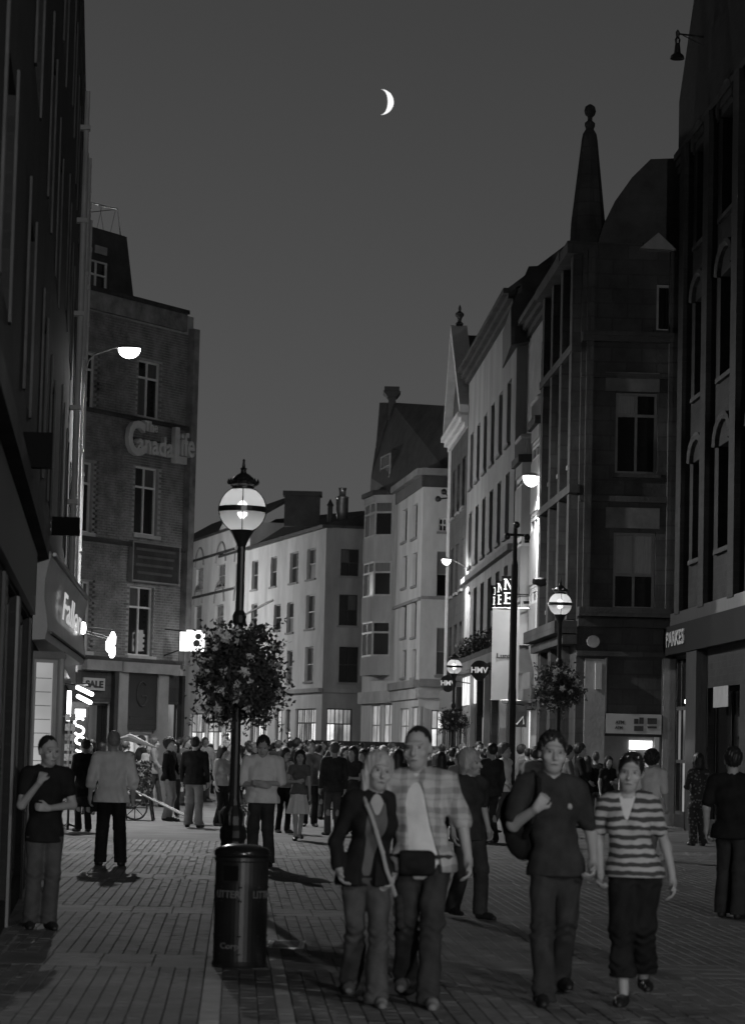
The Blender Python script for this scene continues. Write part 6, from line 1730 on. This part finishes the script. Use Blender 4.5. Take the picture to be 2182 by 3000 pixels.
def warp(me, o):
    tw, shx, shy = o.get('twist', 0.0), o.get('sway', 0.0), o.get('tilt', 0.0)
    if not (tw or shx or shy): return me
    n = len(me.vertices); co = np.empty(n * 3, np.float32); me.vertices.foreach_get('co', co); co = co.reshape(-1, 3)
    t = np.clip((co[:, 2] - 0.85) / 0.55, 0, 1); t = t * t * (3 - 2 * t)
    a = tw * t; x, y = co[:, 0].copy(), co[:, 1].copy()
    co[:, 0] = x * np.cos(a) - y * np.sin(a) + shx * t; co[:, 1] = x * np.sin(a) + y * np.cos(a) + shy * t
    co[:, 2] += o.get('drop', 0.0) * x * t            # one shoulder a little lower
    hp = np.clip((co[:, 2] - 0.5) / 0.45, 0, 1) * (1 - t); co[:, 0] += o.get('hip', 0.0) * hp
    me.vertices.foreach_set('co', co.ravel()); me.update()
    return me
CM = {}
def person(label, x, y, h, rz=0.0, o=None, top=None, bottom=None, hair=('short', 'hair_dark'), shoes='shoe_dark', vox=0.009, group=None, skin='skin', cache=None):
    """person > body, shirt / jacket, trousers / skirt, shoe, hair, eye ; meshes are cached for the crowd"""
    o = dict(o or {})
    p = thing('person', (x, y, 0), label, 'person', group)
    s = h / 1.75
    p.scale = (s, s, s); p.rotation_euler = (0, 0, rz)
    o['J'] = joints(o)
    near = vox < 0.012
    def get(key, fn):
        if cache is None: return warp(fn(), o)
        kk = (cache, key)
        if kk not in CM: CM[kk] = warp(fn(), o)
        return CM[kk]
    put('body', get('body', lambda: body_mesh(o, vox * (0.8 if near else 1))), p, M[skin])
    top = top or dict(mat='grey_cloth')
    t = {k: v for k, v in top.items() if k not in ('mat', 'name')}
    put(top.get('name', 'shirt'), get('top%s' % sorted(t.items(), key=str), lambda: shirt_mesh(o, vox, **t)), p, M[top['mat']])
    bt = bottom or dict(mat='denim')
    q = {k: v for k, v in bt.items() if k not in ('mat', 'kind')}
    if bt.get('kind') == 'skirt': put('skirt', get('bot%s' % sorted(q.items(), key=str), lambda: skirt_mesh(o, vox, **q)), p, M[bt['mat']])
    else: put('trousers', get('bot%s' % sorted(q.items(), key=str), lambda: trousers_mesh(o, vox, top=t.get('hem', 0.86) + (0.06 if t.get('hem', 0.86) > 0.6 else 0.4), **q)), p, M[bt['mat']])
    for sd in 'LR': put('shoe', get('shoe' + sd, lambda: shoe_mesh(o, sd, vox)), p, M[shoes])
    if hair: put('hair', get('hair' + hair[0], lambda: hair_mesh(o, vox * (0.6 if near else 1), hair[0])), p, M[hair[1]])
    if near:
        for mb in eye_mesh(o): warp(mb.build('eye', M['eye'], p, smooth=True, local=True).data, o)
        Rm, Tm = head_T(o); lp_ = Sdf(); lp_.cone(Tm(-0.019, -0.091, 1.5655), Tm(0.0, -0.099, 1.567), 0.005, 0.006, 0.004); lp_.cone(Tm(0.0, -0.099, 1.567), Tm(0.019, -0.091, 1.5655), 0.006, 0.005, 0.004)
        put('mouth', warp(lp_.mesh('mouth', 0.004), o), p, M['lips'])
    p['_o'] = 0; del p['_o']
    return p, o
def gp_(px, py): q = ground(px, py); return q.x, q.y
def extra(p, name, sdf, mt, vox=0.009, o={}): return put(name, warp(sdf.mesh(name, vox), o), p, M[mt])

# ---- the two couples in front
x, y = gp_(1072, 2938)
p1, o1 = person('fair long haired woman in open black jacket with pale bag strap across her', x, y, 1.64, 0.05,
    dict(fem=1, w=1.02, head=(0.12, 0.02, 0.10), twist=0.12, sway=0.035, drop=-0.05, hip=-0.03, footL=(0.06, -0.24, 0), footR=(-0.09, 0.24, 0.06), elL=(0.25, 0.05, 1.13), wrL=(0.20, -0.06, 0.93), elR=(0.275, 0.06, 1.14), wrR=(0.20, -0.09, 0.95), hdL=(-0.25, -0.35, -0.9), hdR=(0.25, -0.35, -0.9)),
    dict(mat='black_cloth', name='jacket', g=0.030, sleeve=1.92, hem=0.83, open_front=(0.05, 0.085), arm_g=0.022, fold=0.008, seed=11, flare=0.02),
    dict(mat='denim', hem=0.03, rk=0.070, rh=0.088, seed=12, fold=0.013), ('long', 'hair_fair'), 'shoe_pale', 0.009)
b = Sdf(); torso(b, o1, 0.006); b.cut((0, 0, 0.90), (0, 0, -1)); b.subs.append(('c', V(0, -0.12, 1.36), V(0, -0.06, 1.56), 0.04, 0.10, 0)); b.subs.append(('c', V(0, 0.01, 1.46), V(0, 0, 1.6), 0.065, 0.08, 0))
extra(p1, 'top', b, 'grey_cloth', o=o1)
b = Sdf(); pts = [(-0.10, 0.0, 1.50), (-0.085, -0.115, 1.40), (0.0, -0.172, 1.22), (0.085, -0.170, 1.07), (0.17, -0.135, 0.88), (0.215, -0.06, 0.74)]
for a, c in zip(pts[:-1], pts[1:]): b.cone(a, c, 0.015, 0.015, 0.01)
extra(p1, 'bag_strap', b, 'pale_cloth', 0.007, o=o1)
b = Sdf(); 
for z_ in (0.56, 0.62, 0.68, 0.74): b.cone((0.235, -0.10, z_), (0.235, 0.10, z_), 0.036, 0.036, 0.02)
bagp = thing('shoulder_bag', (x, y, 0), 'small grey shoulder bag hanging at the fair woman\'s hip', 'bag'); bagp.scale = p1.scale; bagp.rotation_euler = p1.rotation_euler
put('bag_body', warp(b.mesh('bag_body', 0.008), o1), bagp, M['charcoal_cloth']); MB().box(0.18, 0.186, -0.06, 0.06, 0.62, 0.70).build('bag_pocket', M['grey_cloth'], bagp, local=True)

x, y = gp_(1222, 2940)
p2, o2 = person('man in open plaid shirt over white t-shirt with dark waist pack', x, y, 1.81, -0.03,
    dict(w=1.04, head=(-0.08, 0.03, -0.03), twist=-0.14, sway=-0.03, drop=0.05, hip=0.02, footL=(0.07, -0.26, 0), footR=(-0.08, 0.26, 0.07), elL=(0.31, 0.05, 1.17), wrL=(0.33, -0.04, 0.93), elR=(0.30, 0.10, 1.16), wrR=(0.26, 0.02, 0.92)),
    dict(mat='plaid', name='plaid_shirt', g=0.030, sleeve=0.98, hem=0.85, open_front=(0.13, 0.05), neck='collar', arm_g=0.028, fold=0.010, seed=21, flare=0.03),
    dict(mat='denim_dark', hem=0.03, rk=0.075, rh=0.082, seed=22, fold=0.013), ('crop', 'hair_dark'), 'shoe_pale', 0.009)
b = Sdf(); torso(b, o2, 0.014); b.ell((0, 0.0, 0.9), (0.17, 0.128, 0.13), 0.05); b.fold = folds(0.005, 23); b.cut((0, 0, 0.80), (0, 0, -1)); b.subs.append(('c', V(0, 0.01, 1.47), V(0, 0, 1.62), 0.062, 0.075, 0))
extra(p2, 'undershirt', b, 'white_cloth', o=o2)
wx = thing('waist_pack', (x, y, 0), 'dark waist pack worn on the front of the plaid shirted man', 'bag'); wx.scale = p2.scale; wx.rotation_euler = p2.rotation_euler
b = Sdf(); 
for z_ in (0.865, 0.91, 0.955): b.cone((-0.115, -0.165, z_), (0.045, -0.165, z_), 0.038, 0.038, 0.02)
b.ell((-0.035, -0.20, 0.90), (0.07, 0.02, 0.04), 0.02); put('pouch', warp(b.mesh('pouch', 0.008), o2), wx, M['black_cloth'])
b = Sdf()
for k in range(20):
    a0, a1 = k * math.pi / 10, (k + 1) * math.pi / 10
    b.cone((0.205 * math.cos(a0), 0.158 * math.sin(a0), 0.95), (0.205 * math.cos(a1), 0.158 * math.sin(a1), 0.95), 0.014, 0.014, 0.008)
put('belt_strap', warp(b.mesh('belt_strap', 0.008), o2), wx, M['charcoal_cloth'])

x, y = gp_(1612, 2935)
p3, o3 = person('young man in dark polo shirt gripping his shoulder strap', x, y, 1.80, 0.06,
    dict(w=0.98, head=(-0.10, 0.02, 0.02), twist=0.16, sway=-0.02, drop=-0.06, hip=0.03, footL=(0.10, 0.26, 0.07), footR=(-0.07, -0.22, 0.0), elR=(0.33, 0.02, 1.15), wrR=(0.155, -0.175, 1.27), hdR=(0.55, -0.15, 0.82), hnR=(0.2, 1.0, 0.1), curlR=0.85, hsR=-1, elL=(0.285, 0.04, 1.14), wrL=(0.225, -0.10, 0.92), curlL=0.7),
    dict(mat='charcoal_cloth', name='polo_shirt', g=0.022, sleeve=0.80, hem=0.83, neck='collar', arm_g=0.028, fold=0.008, seed=31, flare=0.012),
    dict(mat='denim_dark', hem=0.03, rk=0.074, rh=0.080, seed=32, fold=0.013), ('short', 'hair_dark'), 'shoe_dark', 0.009)
b = Sdf(); b.ell((0.088, -0.128, 1.30), (0.018, 0.008, 0.022), 0.01); extra(p3, 'emblem', b, 'pale_cloth', 0.004, o=o3)
rs = thing('shoulder_bag', (x, y, 0), 'dark rucksack slung behind the man in the polo shirt', 'bag'); rs.scale = p3.scale; rs.rotation_euler = p3.rotation_euler
b = Sdf(); b.ell((-0.13, 0.20, 1.16), (0.19, 0.10, 0.24), 0.03); b.ell((-0.20, 0.14, 1.06), (0.12, 0.08, 0.14), 0.03); put('bag_body', warp(b.mesh('bag_body', 0.011), o3), rs, M['black_cloth'])
b = Sdf(); pts = [(-0.12, 0.13, 1.38), (-0.125, 0.02, 1.505), (-0.12, -0.10, 1.46), (-0.13, -0.15, 1.36), (-0.17, -0.11, 1.18), (-0.20, 0.04, 1.08)]
for a, c in zip(pts[:-1], pts[1:]): b.cone(a, c, 0.018, 0.018, 0.01)
put('strap', warp(b.mesh('strap', 0.008), o3), rs, M['black_cloth'])

x, y = gp_(1842, 2940)
p4, o4 = person('woman in striped short sleeved top and cropped dark trousers', x, y, 1.67, -0.10,
    dict(fem=1, w=1.03, belly=0.04, head=(0.05, 0.05, 0.10), twist=-0.10, sway=-0.03, drop=0.04, hip=0.03, footL=(0.10, 0.24, 0.08), footR=(-0.04, -0.18, 0.0), elL=(0.27, 0.06, 1.12), wrL=(0.31, -0.02, 0.88), elR=(0.265, 0.04, 1.14), wrR=(0.27, -0.06, 0.93), curlR=0.7),
    dict(mat='striped', name='striped_top', g=0.026, sleeve=0.62, hem=0.90, neck='v', arm_g=0.022, fold=0.006, seed=41, flare=0.012),
    dict(mat='black_cloth', hem=0.21, rk=0.085, rh=0.095, wide=1.08, seed=42, fold=0.013), ('tied', 'hair_dark'), 'shoe_dark', 0.009)
b = Sdf(); torso(b, o4, 0.012); b.cut((0, 0, 1.22), (0, 0, -1)); b.subs.append(('c', V(0, 0.01, 1.455), V(0, 0, 1.62), 0.07, 0.09, 0)); b.cut((0, -0.02, 1.3), (0, 1, 0))
extra(p4, 'vest', b, 'white_cloth', o=o4)
gl = thing('sunglasses', (x, y, 0), 'dark sunglasses pushed up on the striped woman\'s hair', 'sunglasses'); gl.scale = p4.scale; gl.rotation_euler = p4.rotation_euler
Rh, Th = head_T(o4)
for sg in (1, -1):
    c = Th(0.034 * sg, -0.072, 1.735); b = Sdf(); b.ell(c, (0.028, 0.012, 0.020), 0.01, Rh); put('lens', warp(b.mesh('lens', 0.005), o4), gl, M['black_gloss'])
c0, c1 = Th(0.014, -0.075, 1.738), Th(-0.014, -0.075, 1.738); b = Sdf(); b.cone(c0, c1, 0.005, 0.005, 0.003); put('bridge', warp(b.mesh('bridge', 0.003), o4), gl, M['black_gloss'])

# ---- middle distance figures one can tell apart
def fig(label, px, py, h, rz, o, top, bottom, hair, shoes='shoe_dark', vox=0.011, **k):
    x, y = gp_(px, py); return person(label, x, y, h, rz, o, top, bottom, hair, shoes, vox, **k)
PI = math.pi
fig('fair haired person in dark top half hidden behind the plaid shirted man', 1368, 2690, 1.68, 0.5, dict(fem=1, head=(0.5, 0.1, -0.2), footL=(0.08, -0.16, 0), footR=(-0.08, 0.14, 0.03), elL=(0.26, 0.10, 1.16), wrL=(0.28, 0.02, 0.94)), dict(mat='charcoal_cloth', g=0.024, sleeve=0.8, hem=0.82, seed=51), dict(mat='charcoal_cloth', rk=0.08, rh=0.08, seed=52), ('bob', 'hair_fair'))
fig('man in dark t-shirt with one hand to his chin by the left shop window', 122, 2722, 1.70, 0.25, dict(w=0.96, head=(0.35, 0.12, 0.0), footL=(0.07, 0.02, 0), footR=(-0.09, 0.05, 0), elR=(0.235, -0.06, 1.14), wrR=(0.09, -0.22, 1.36), hdR=(0.35, 0.35, 0.9), hnR=(0.3, 0.9, -0.2), curlR=0.8, hsR=-1, elL=(0.255, -0.07, 1.15), wrL=(0.0, -0.245, 1.12), hdL=(-1, -0.1, 0.1), hnL=(0, 1, 0), curlL=0.6), dict(mat='black_cloth', g=0.024, sleeve=0.55, hem=0.80, arm_g=0.026, seed=61), dict(mat='denim_pale', rk=0.072, rh=0.075, seed=62), ('crop', 'hair_dark'))
fig('grey haired man seen from behind in loose white shirt and black trousers', 322, 2536, 1.80, PI + 0.1, dict(w=1.12, head=(0.2, 0.0, 0), footL=(0.13, 0.0, 0), footR=(-0.14, 0.03, 0), elL=(0.30, 0.03, 1.14), wrL=(0.31, -0.08, 0.90), elR=(0.30, 0.03, 1.14), wrR=(0.30, -0.08, 0.90)), dict(mat='white_cloth', g=0.034, sleeve=1.25, hem=0.84, neck='collar', arm_g=0.040, fold=0.011, seed=71, flare=0.03), dict(mat='black_cloth', rk=0.085, rh=0.085, wide=1.08, seed=72), ('crop', 'hair_grey'))
fig('man in plain white t-shirt with folded arms behind the lamp post', 762, 2538, 1.80, -0.15, dict(w=1.16, belly=0.05, head=(0.1, 0.35, 0.0), footL=(0.12, 0, 0), footR=(-0.12, 0.04, 0), elL=(0.28, -0.03, 1.13), wrL=(0.02, -0.24, 1.14), hdL=(-1, 0, 0), hnL=(0, 1, 0), elR=(0.28, -0.03, 1.12), wrR=(-0.02, -0.22, 1.10), hdR=(1, 0, 0), hnR=(0, 1, 0)), dict(mat='white_cloth', g=0.036, sleeve=0.9, hem=0.86, arm_g=0.036, fold=0.010, seed=81, flare=0.02), dict(mat='charcoal_cloth', rk=0.08, rh=0.08, seed=82), ('short', 'hair_dark'))
fig('girl in short white skirt and grey top walking towards the camera', 872, 2462, 1.60, 0.1, dict(fem=1, w=0.95, head=(0.0, 0.1, 0), footL=(0.05, 0.16, 0.03), footR=(-0.05, -0.14, 0), elR=(0.24, -0.02, 1.16), wrR=(0.05, -0.22, 1.16), hdR=(1, 0, 0.2), hnR=(0, 1, 0)), dict(mat='grey_cloth', g=0.014, sleeve=0.4, hem=0.90, seed=91), dict(mat='white_cloth', kind='skirt', hem=0.52, r=0.23), ('long', 'hair_dark'))
fig('woman in pale vest top and black trousers beside the girl in the skirt', 828, 2440, 1.62, 0.4, dict(fem=1, head=(0.4, 0.1, 0), footL=(0.07, -0.1, 0), elL=(0.26, 0.03, 1.14), wrL=(0.26, -0.1, 0.93)), dict(mat='pale_cloth', g=0.012, sleeve=0.2, hem=0.95, seed=92), dict(mat='black_cloth', rk=0.06, rh=0.062, seed=93), ('long', 'hair_dark'))
fig('man in black t-shirt seen from behind at the right edge', 2142, 2690, 1.76, PI - 0.35, dict(w=1.12, head=(0.3, 0, 0), footL=(0.12, -0.1, 0), footR=(-0.1, 0.12, 0), elL=(0.30, 0.03, 1.14), wrL=(0.32, -0.06, 0.91), elR=(0.30, 0.03, 1.14), wrR=(0.31, -0.05, 0.91)), dict(mat='black_cloth', g=0.034, sleeve=0.75, hem=0.83, arm_g=0.034, seed=101, flare=0.02), dict(mat='charcoal_cloth', rk=0.085, rh=0.085, seed=102), ('short', 'hair_dark'))
fig('woman in dark printed clothes seen from behind near the right shop', 2042, 2478, 1.70, PI + 0.2, dict(fem=1, head=(0, 0.1, 0), elL=(0.24, -0.04, 1.14), wrL=(0.12, -0.2, 1.08)), dict(mat='print_dress', g=0.02, sleeve=1.3, hem=0.72, seed=111, flare=0.03), dict(mat='print_dress', rk=0.08, rh=0.09, seed=112), ('bob', 'hair_dark'))
fig('dark haired person in pale loose shirt walking behind the striped woman', 1905, 2520, 1.72, PI - 0.5, dict(head=(0.2, 0, 0), footL=(0.08, -0.2, 0), footR=(-0.08, 0.2, 0.04), elL=(0.28, 0.06, 1.15), wrL=(0.30, -0.02, 0.92)), dict(mat='white_cloth', g=0.034, sleeve=0.95, hem=0.80, arm_g=0.03, seed=121, flare=0.03), dict(mat='mid_cloth', rk=0.075, rh=0.075, seed=122), ('curly', 'hair_dark'))
pf, of = fig('person in dark clothes wearing a two tone flag down their back', 1456, 2402, 1.66, PI, dict(head=(0.1, 0.1, 0)), dict(mat='black_cloth', g=0.026, sleeve=1.6, hem=0.82, seed=131), dict(mat='charcoal_cloth', seed=132), ('short', 'hair_dark'), vox=0.013)
fg = thing('flag', (pf.location.x, pf.location.y - 0.2, 0), 'two tone pale flag draped from a person\'s shoulders in the crowd', 'flag')
q0, q1 = at(1432, 2255, pf.location.y - 0.22), at(1493, 2395, pf.location.y - 0.22)
def flag_band(t0, t1, name, mt):
    vs = []; n = 10
    for i in range(5):
        for j in range(n + 1):
            t = t0 + (t1 - t0) * i / 4; s = j / n
            wd = 1.0 - 0.22 * abs(t - 0.75) * (t < 0.75) + 0.0
            x_ = (q0.x + q1.x) / 2 + (q1.x - q0.x) * (s - 0.5) * (0.82 + 0.22 * math.sin(math.pi * min(1, t * 1.1)))
            vs.append((x_, pf.location.y - 0.22 + 0.04 * math.sin(s * 9 + t * 2) + 0.05 * (2 * s - 1) ** 2, q0.z + (q1.z - q0.z) * t - 0.03 * math.sin(s * math.pi)))
    fs = [(i * (n + 1) + j, i * (n + 1) + j + 1, (i + 1) * (n + 1) + j + 1, (i + 1) * (n + 1) + j) for i in range(4) for j in range(n)]
    k = len(vs); MB().add(vs + [(a, b_ + 0.008, c) for a, b_, c in vs], fs + [tuple(k + q for q in f[::-1]) for f in fs]).build(name, M[mt], fg, smooth=True)
flag_band(0, 0.52, 'white_band', 'white_cloth'); flag_band(0.522, 1.0, 'grey_band', 'mid_cloth')
pd_, od_ = fig('figure in long dark coat holding a bag outside the left shop', 243, 2436, 1.70, PI + 0.4, dict(head=(0.2, 0.1, 0)), dict(mat='black_cloth', name='coat', g=0.035, sleeve=1.8, hem=0.48, seed=141, flare=0.04), dict(mat='black_cloth', seed=142), ('short', 'hair_dark'), vox=0.013)
hb_ = thing('carrier_bag', (pd_.location.x + 0.3, pd_.location.y - 0.15, 0), 'black carrier bag held beside the long dark coat', 'bag')
hbx, hby = pd_.location.x + 0.28, pd_.location.y - 0.1
MB().prism([(hbx - 0.14, hby - 0.05), (hbx + 0.14, hby - 0.05), (hbx + 0.14, hby + 0.05), (hbx - 0.14, hby + 0.05)], 0.38, 0.75, [(hbx - 0.11, hby - 0.02), (hbx + 0.11, hby - 0.02), (hbx + 0.11, hby + 0.02), (hbx - 0.11, hby + 0.02)]).build('bag_body', M['black_cloth'], hb_)
for dy in (-0.015, 0.015): MB().tube([(hbx - 0.06, hby + dy, 0.74), (hbx, hby + dy, 0.90), (hbx + 0.06, hby + dy, 0.74)], 0.008, 5).build('bag_handle', M['black_cloth'], hb_)
fig('dark jacketed youth in pale trousers standing side on by the doorway', 492, 2404, 1.76, 1.25, dict(head=(-0.4, 0, 0), elL=(0.23, -0.08, 1.14), wrL=(0.15, -0.2, 1.0)), dict(mat='black_cloth', name='jacket', g=0.03, sleeve=1.9, hem=0.86, seed=151), dict(mat='pale_cloth', rk=0.07, rh=0.072, seed=152), ('curly', 'hair_dark'), vox=0.013)
fig('broad man in black jacket and pale jeans with his back to the camera', 566, 2424, 1.80, PI - 0.2, dict(w=1.1, footL=(0.14, -0.1, 0), footR=(-0.15, 0.12, 0)), dict(mat='black_cloth', name='jacket', g=0.038, sleeve=1.9, hem=0.84, seed=161), dict(mat='mid_cloth', rk=0.08, rh=0.08, seed=162), ('short', 'hair_dark'), vox=0.013)
fig('woman in pale top and black trousers left of the lamp post', 645, 2420, 1.62, 0.9, dict(fem=1, head=(0.2, 0.2, 0), elL=(0.22, -0.1, 1.13), wrL=(0.08, -0.24, 1.1)), dict(mat='pale_cloth', g=0.022, sleeve=0.9, hem=0.9, seed=171), dict(mat='black_cloth', seed=172), ('bob', 'hair_dark'), vox=0.013)
pr_, or_ = fig('man in grey t-shirt lifting a thin stick towards his face', 995, 2404, 1.70, 1.0, dict(head=(0.1, -0.35, 0), elL=(0.24, -0.22, 1.32), wrL=(0.10, -0.34, 1.50), hdL=(-0.3, 0.3, 0.8), elR=(0.25, -0.15, 1.25), wrR=(0.10, -0.30, 1.42)), dict(mat='grey_cloth', g=0.028, sleeve=0.75, hem=0.84, seed=181), dict(mat='print_dress', hem=0.42, rk=0.085, rh=0.09, seed=182), ('short', 'hair_dark'), vox=0.013)
wk = thing('stick', at(970, 2225, pr_.location.y), 'thin pale stick held up by the man in the grey t-shirt', 'stick')
MB().tube([at(940, 2238, pr_.location.y - 0.2), at(958, 2202, pr_.location.y - 0.2), at(978, 2174, pr_.location.y - 0.2)], [0.012, 0.010, 0.008], 6).build('stick_rod', M['wood_pale'], wk); MB().lathe([(0.012, -0.02), (0.018, 0), (0.012, 0.02)], at(940, 2238, pr_.location.y - 0.2), 6).build('stick_knob', M['dark_wood'], wk)
fig('person standing close against the glowing cash machine', 1888, 2412, 1.76, PI, dict(head=(0, 0.2, 0), elL=(0.22, -0.1, 1.12), wrL=(0.1, -0.3, 1.15)), dict(mat='grey_cloth', g=0.026, sleeve=1.7, hem=0.84, seed=191), dict(mat='charcoal_cloth', seed=192), ('short', 'hair_mid'), vox=0.013)
fig('person in grey hooded top seen from behind left of the polo shirted man', 1562, 2432, 1.74, PI + 0.3, dict(w=1.05, head=(0.2, 0, 0)), dict(mat='grey_cloth', g=0.036, sleeve=1.8, hem=0.83, seed=201), dict(mat='denim_dark', seed=202), ('curly', 'hair_dark'), vox=0.013)

# ---- the crowd: meshes shared by kind, every person an individual
KINDS = {
    'back_jacket': dict(o=dict(w=1.03), rz=PI, top=dict(name='jacket', g=0.034, sleeve=1.85, hem=0.83, seed=301), bot=dict(seed=302), hair='short'),
    'front_shirt': dict(o=dict(head=(0.1, 0.05, 0)), rz=0.0, top=dict(g=0.024, sleeve=0.8, hem=0.84, seed=303), bot=dict(seed=304), hair='short'),
    'side_walk': dict(o=dict(footL=(0.07, -0.22, 0), footR=(-0.07, 0.22, 0.04), elL=(0.25, 0.12, 1.15), wrL=(0.24, 0.08, 0.92), elR=(0.25, -0.08, 1.15), wrR=(0.22, -0.24, 0.98)), rz=PI / 2, top=dict(g=0.026, sleeve=1.7, hem=0.85, seed=305), bot=dict(seed=306), hair='curly'),
    'woman_back': dict(o=dict(fem=1), rz=PI, top=dict(g=0.018, sleeve=1.2, hem=0.86, seed=307), bot=dict(rk=0.062, rh=0.07, seed=308), hair='long'),
    'woman_front': dict(o=dict(fem=1, head=(-0.1, 0.1, 0.1), elL=(0.22, -0.06, 1.14), wrL=(0.05, -0.22, 1.15)), rz=0.0, top=dict(g=0.018, sleeve=0.5, hem=0.88, seed=309), bot=dict(rk=0.062, rh=0.066, seed=310), hair='long'),
    'tied_back': dict(o=dict(fem=1, head=(0.5, 0, 0)), rz=PI - 0.4, top=dict(g=0.022, sleeve=1.8, hem=0.84, seed=311), bot=dict(seed=312), hair='tied'),
}
TONES = [('black', 'black_cloth'), ('charcoal', 'charcoal_cloth'), ('grey', 'grey_cloth'), ('light', 'mid_cloth'), ('pale', 'pale_cloth'), ('white', 'white_cloth')]
HAIRS = ['hair_dark'] * 7 + ['hair_mid'] * 3 + ['hair_fair']
crowd = []
r_ = random.Random(42)
# (pixel x, distance): gaps and knots as the photograph shows them
for px in range(395, 1490, 21):
    for row in range(3):
        if r_.random() < (0.28, 0.16, 0.08)[row]: continue
        d = (r_.uniform(48, 64), r_.uniform(70, 84), r_.uniform(86, 91) if px > 880 else r_.uniform(86, 104))[row]
        if row == 0 and (px < 480 or 590 < px < 900 or 1250 < px < 1290): continue
        crowd.append((px + r_.uniform(-9, 9), d))
for px, d in ((1545, 66), (1580, 69), (1596, 61), (1530, 74), (1610, 60), (1700, 61.5), (1718, 62), (1745, 62.2), (1840, 61), (1780, 60), (1665, 60.5), (345, 66), (300, 70), (372, 68), (268, 62)): crowd.append((px, d))
UNITS = ['', 'first', 'second', 'third', 'fourth', 'fifth', 'sixth', 'seventh', 'eighth', 'ninth', 'tenth', 'eleventh', 'twelfth', 'thirteenth', 'fourteenth', 'fifteenth', 'sixteenth', 'seventeenth', 'eighteenth', 'nineteenth']
def ordinal(n):
    if n < 20: return UNITS[n]
    t = ['', '', 'twent', 'thirt', 'fort', 'fift', 'sixt'][n // 10]
    return t + 'ieth' if n % 10 == 0 else t + 'y-' + UNITS[n % 10]
def row_of(px, d):
    if px > 1500: return 'by the right shops'
    return 'in near crowd row' if d < 69 else 'in middle crowd row' if d < 85 else 'in far crowd row'
crowd.sort()
seen = {}
for i, (px, d) in enumerate(crowd):
    kind = r_.choice(list(KINDS)); K = KINDS[kind]
    wts = [5, 3, 3, 3, 3, 2.4] if px < 1500 and d < 72 else [8, 6, 3, 1.4, 0.8, 0.4] if px < 1500 else [6, 5, 3, 1, 0.5, 0]
    tn, tm = r_.choices(TONES, wts)[0]
    bm_k = r_.choice(['denim', 'denim_dark', 'charcoal_cloth', 'black_cloth', 'mid_cloth'])
    hm = r_.choice(HAIRS)
    fem = K['o'].get('fem', 0)
    h = r_.uniform(1.58, 1.72) if fem else r_.uniform(1.68, 1.86)
    x, y = plan(px, d)
    hn = {'hair_dark': 'dark', 'hair_mid': 'brown', 'hair_fair': 'fair'}[hm]
    rw = row_of(px, d); seen[rw] = seen.get(rw, 0) + 1
    lab = '%s haired person in %s top, %s from left %s' % (hn, tn, ordinal(seen[rw]), rw)
    p, _ = person(lab, x, y, h, K['rz'] + r_.uniform(-0.6, 0.6), K['o'], dict(mat=tm, **K['top']), dict(mat=bm_k, **K['bot']), (K['hair'], hm), 'shoe_dark', 0.018, group='people in the crowd', cache=kind)
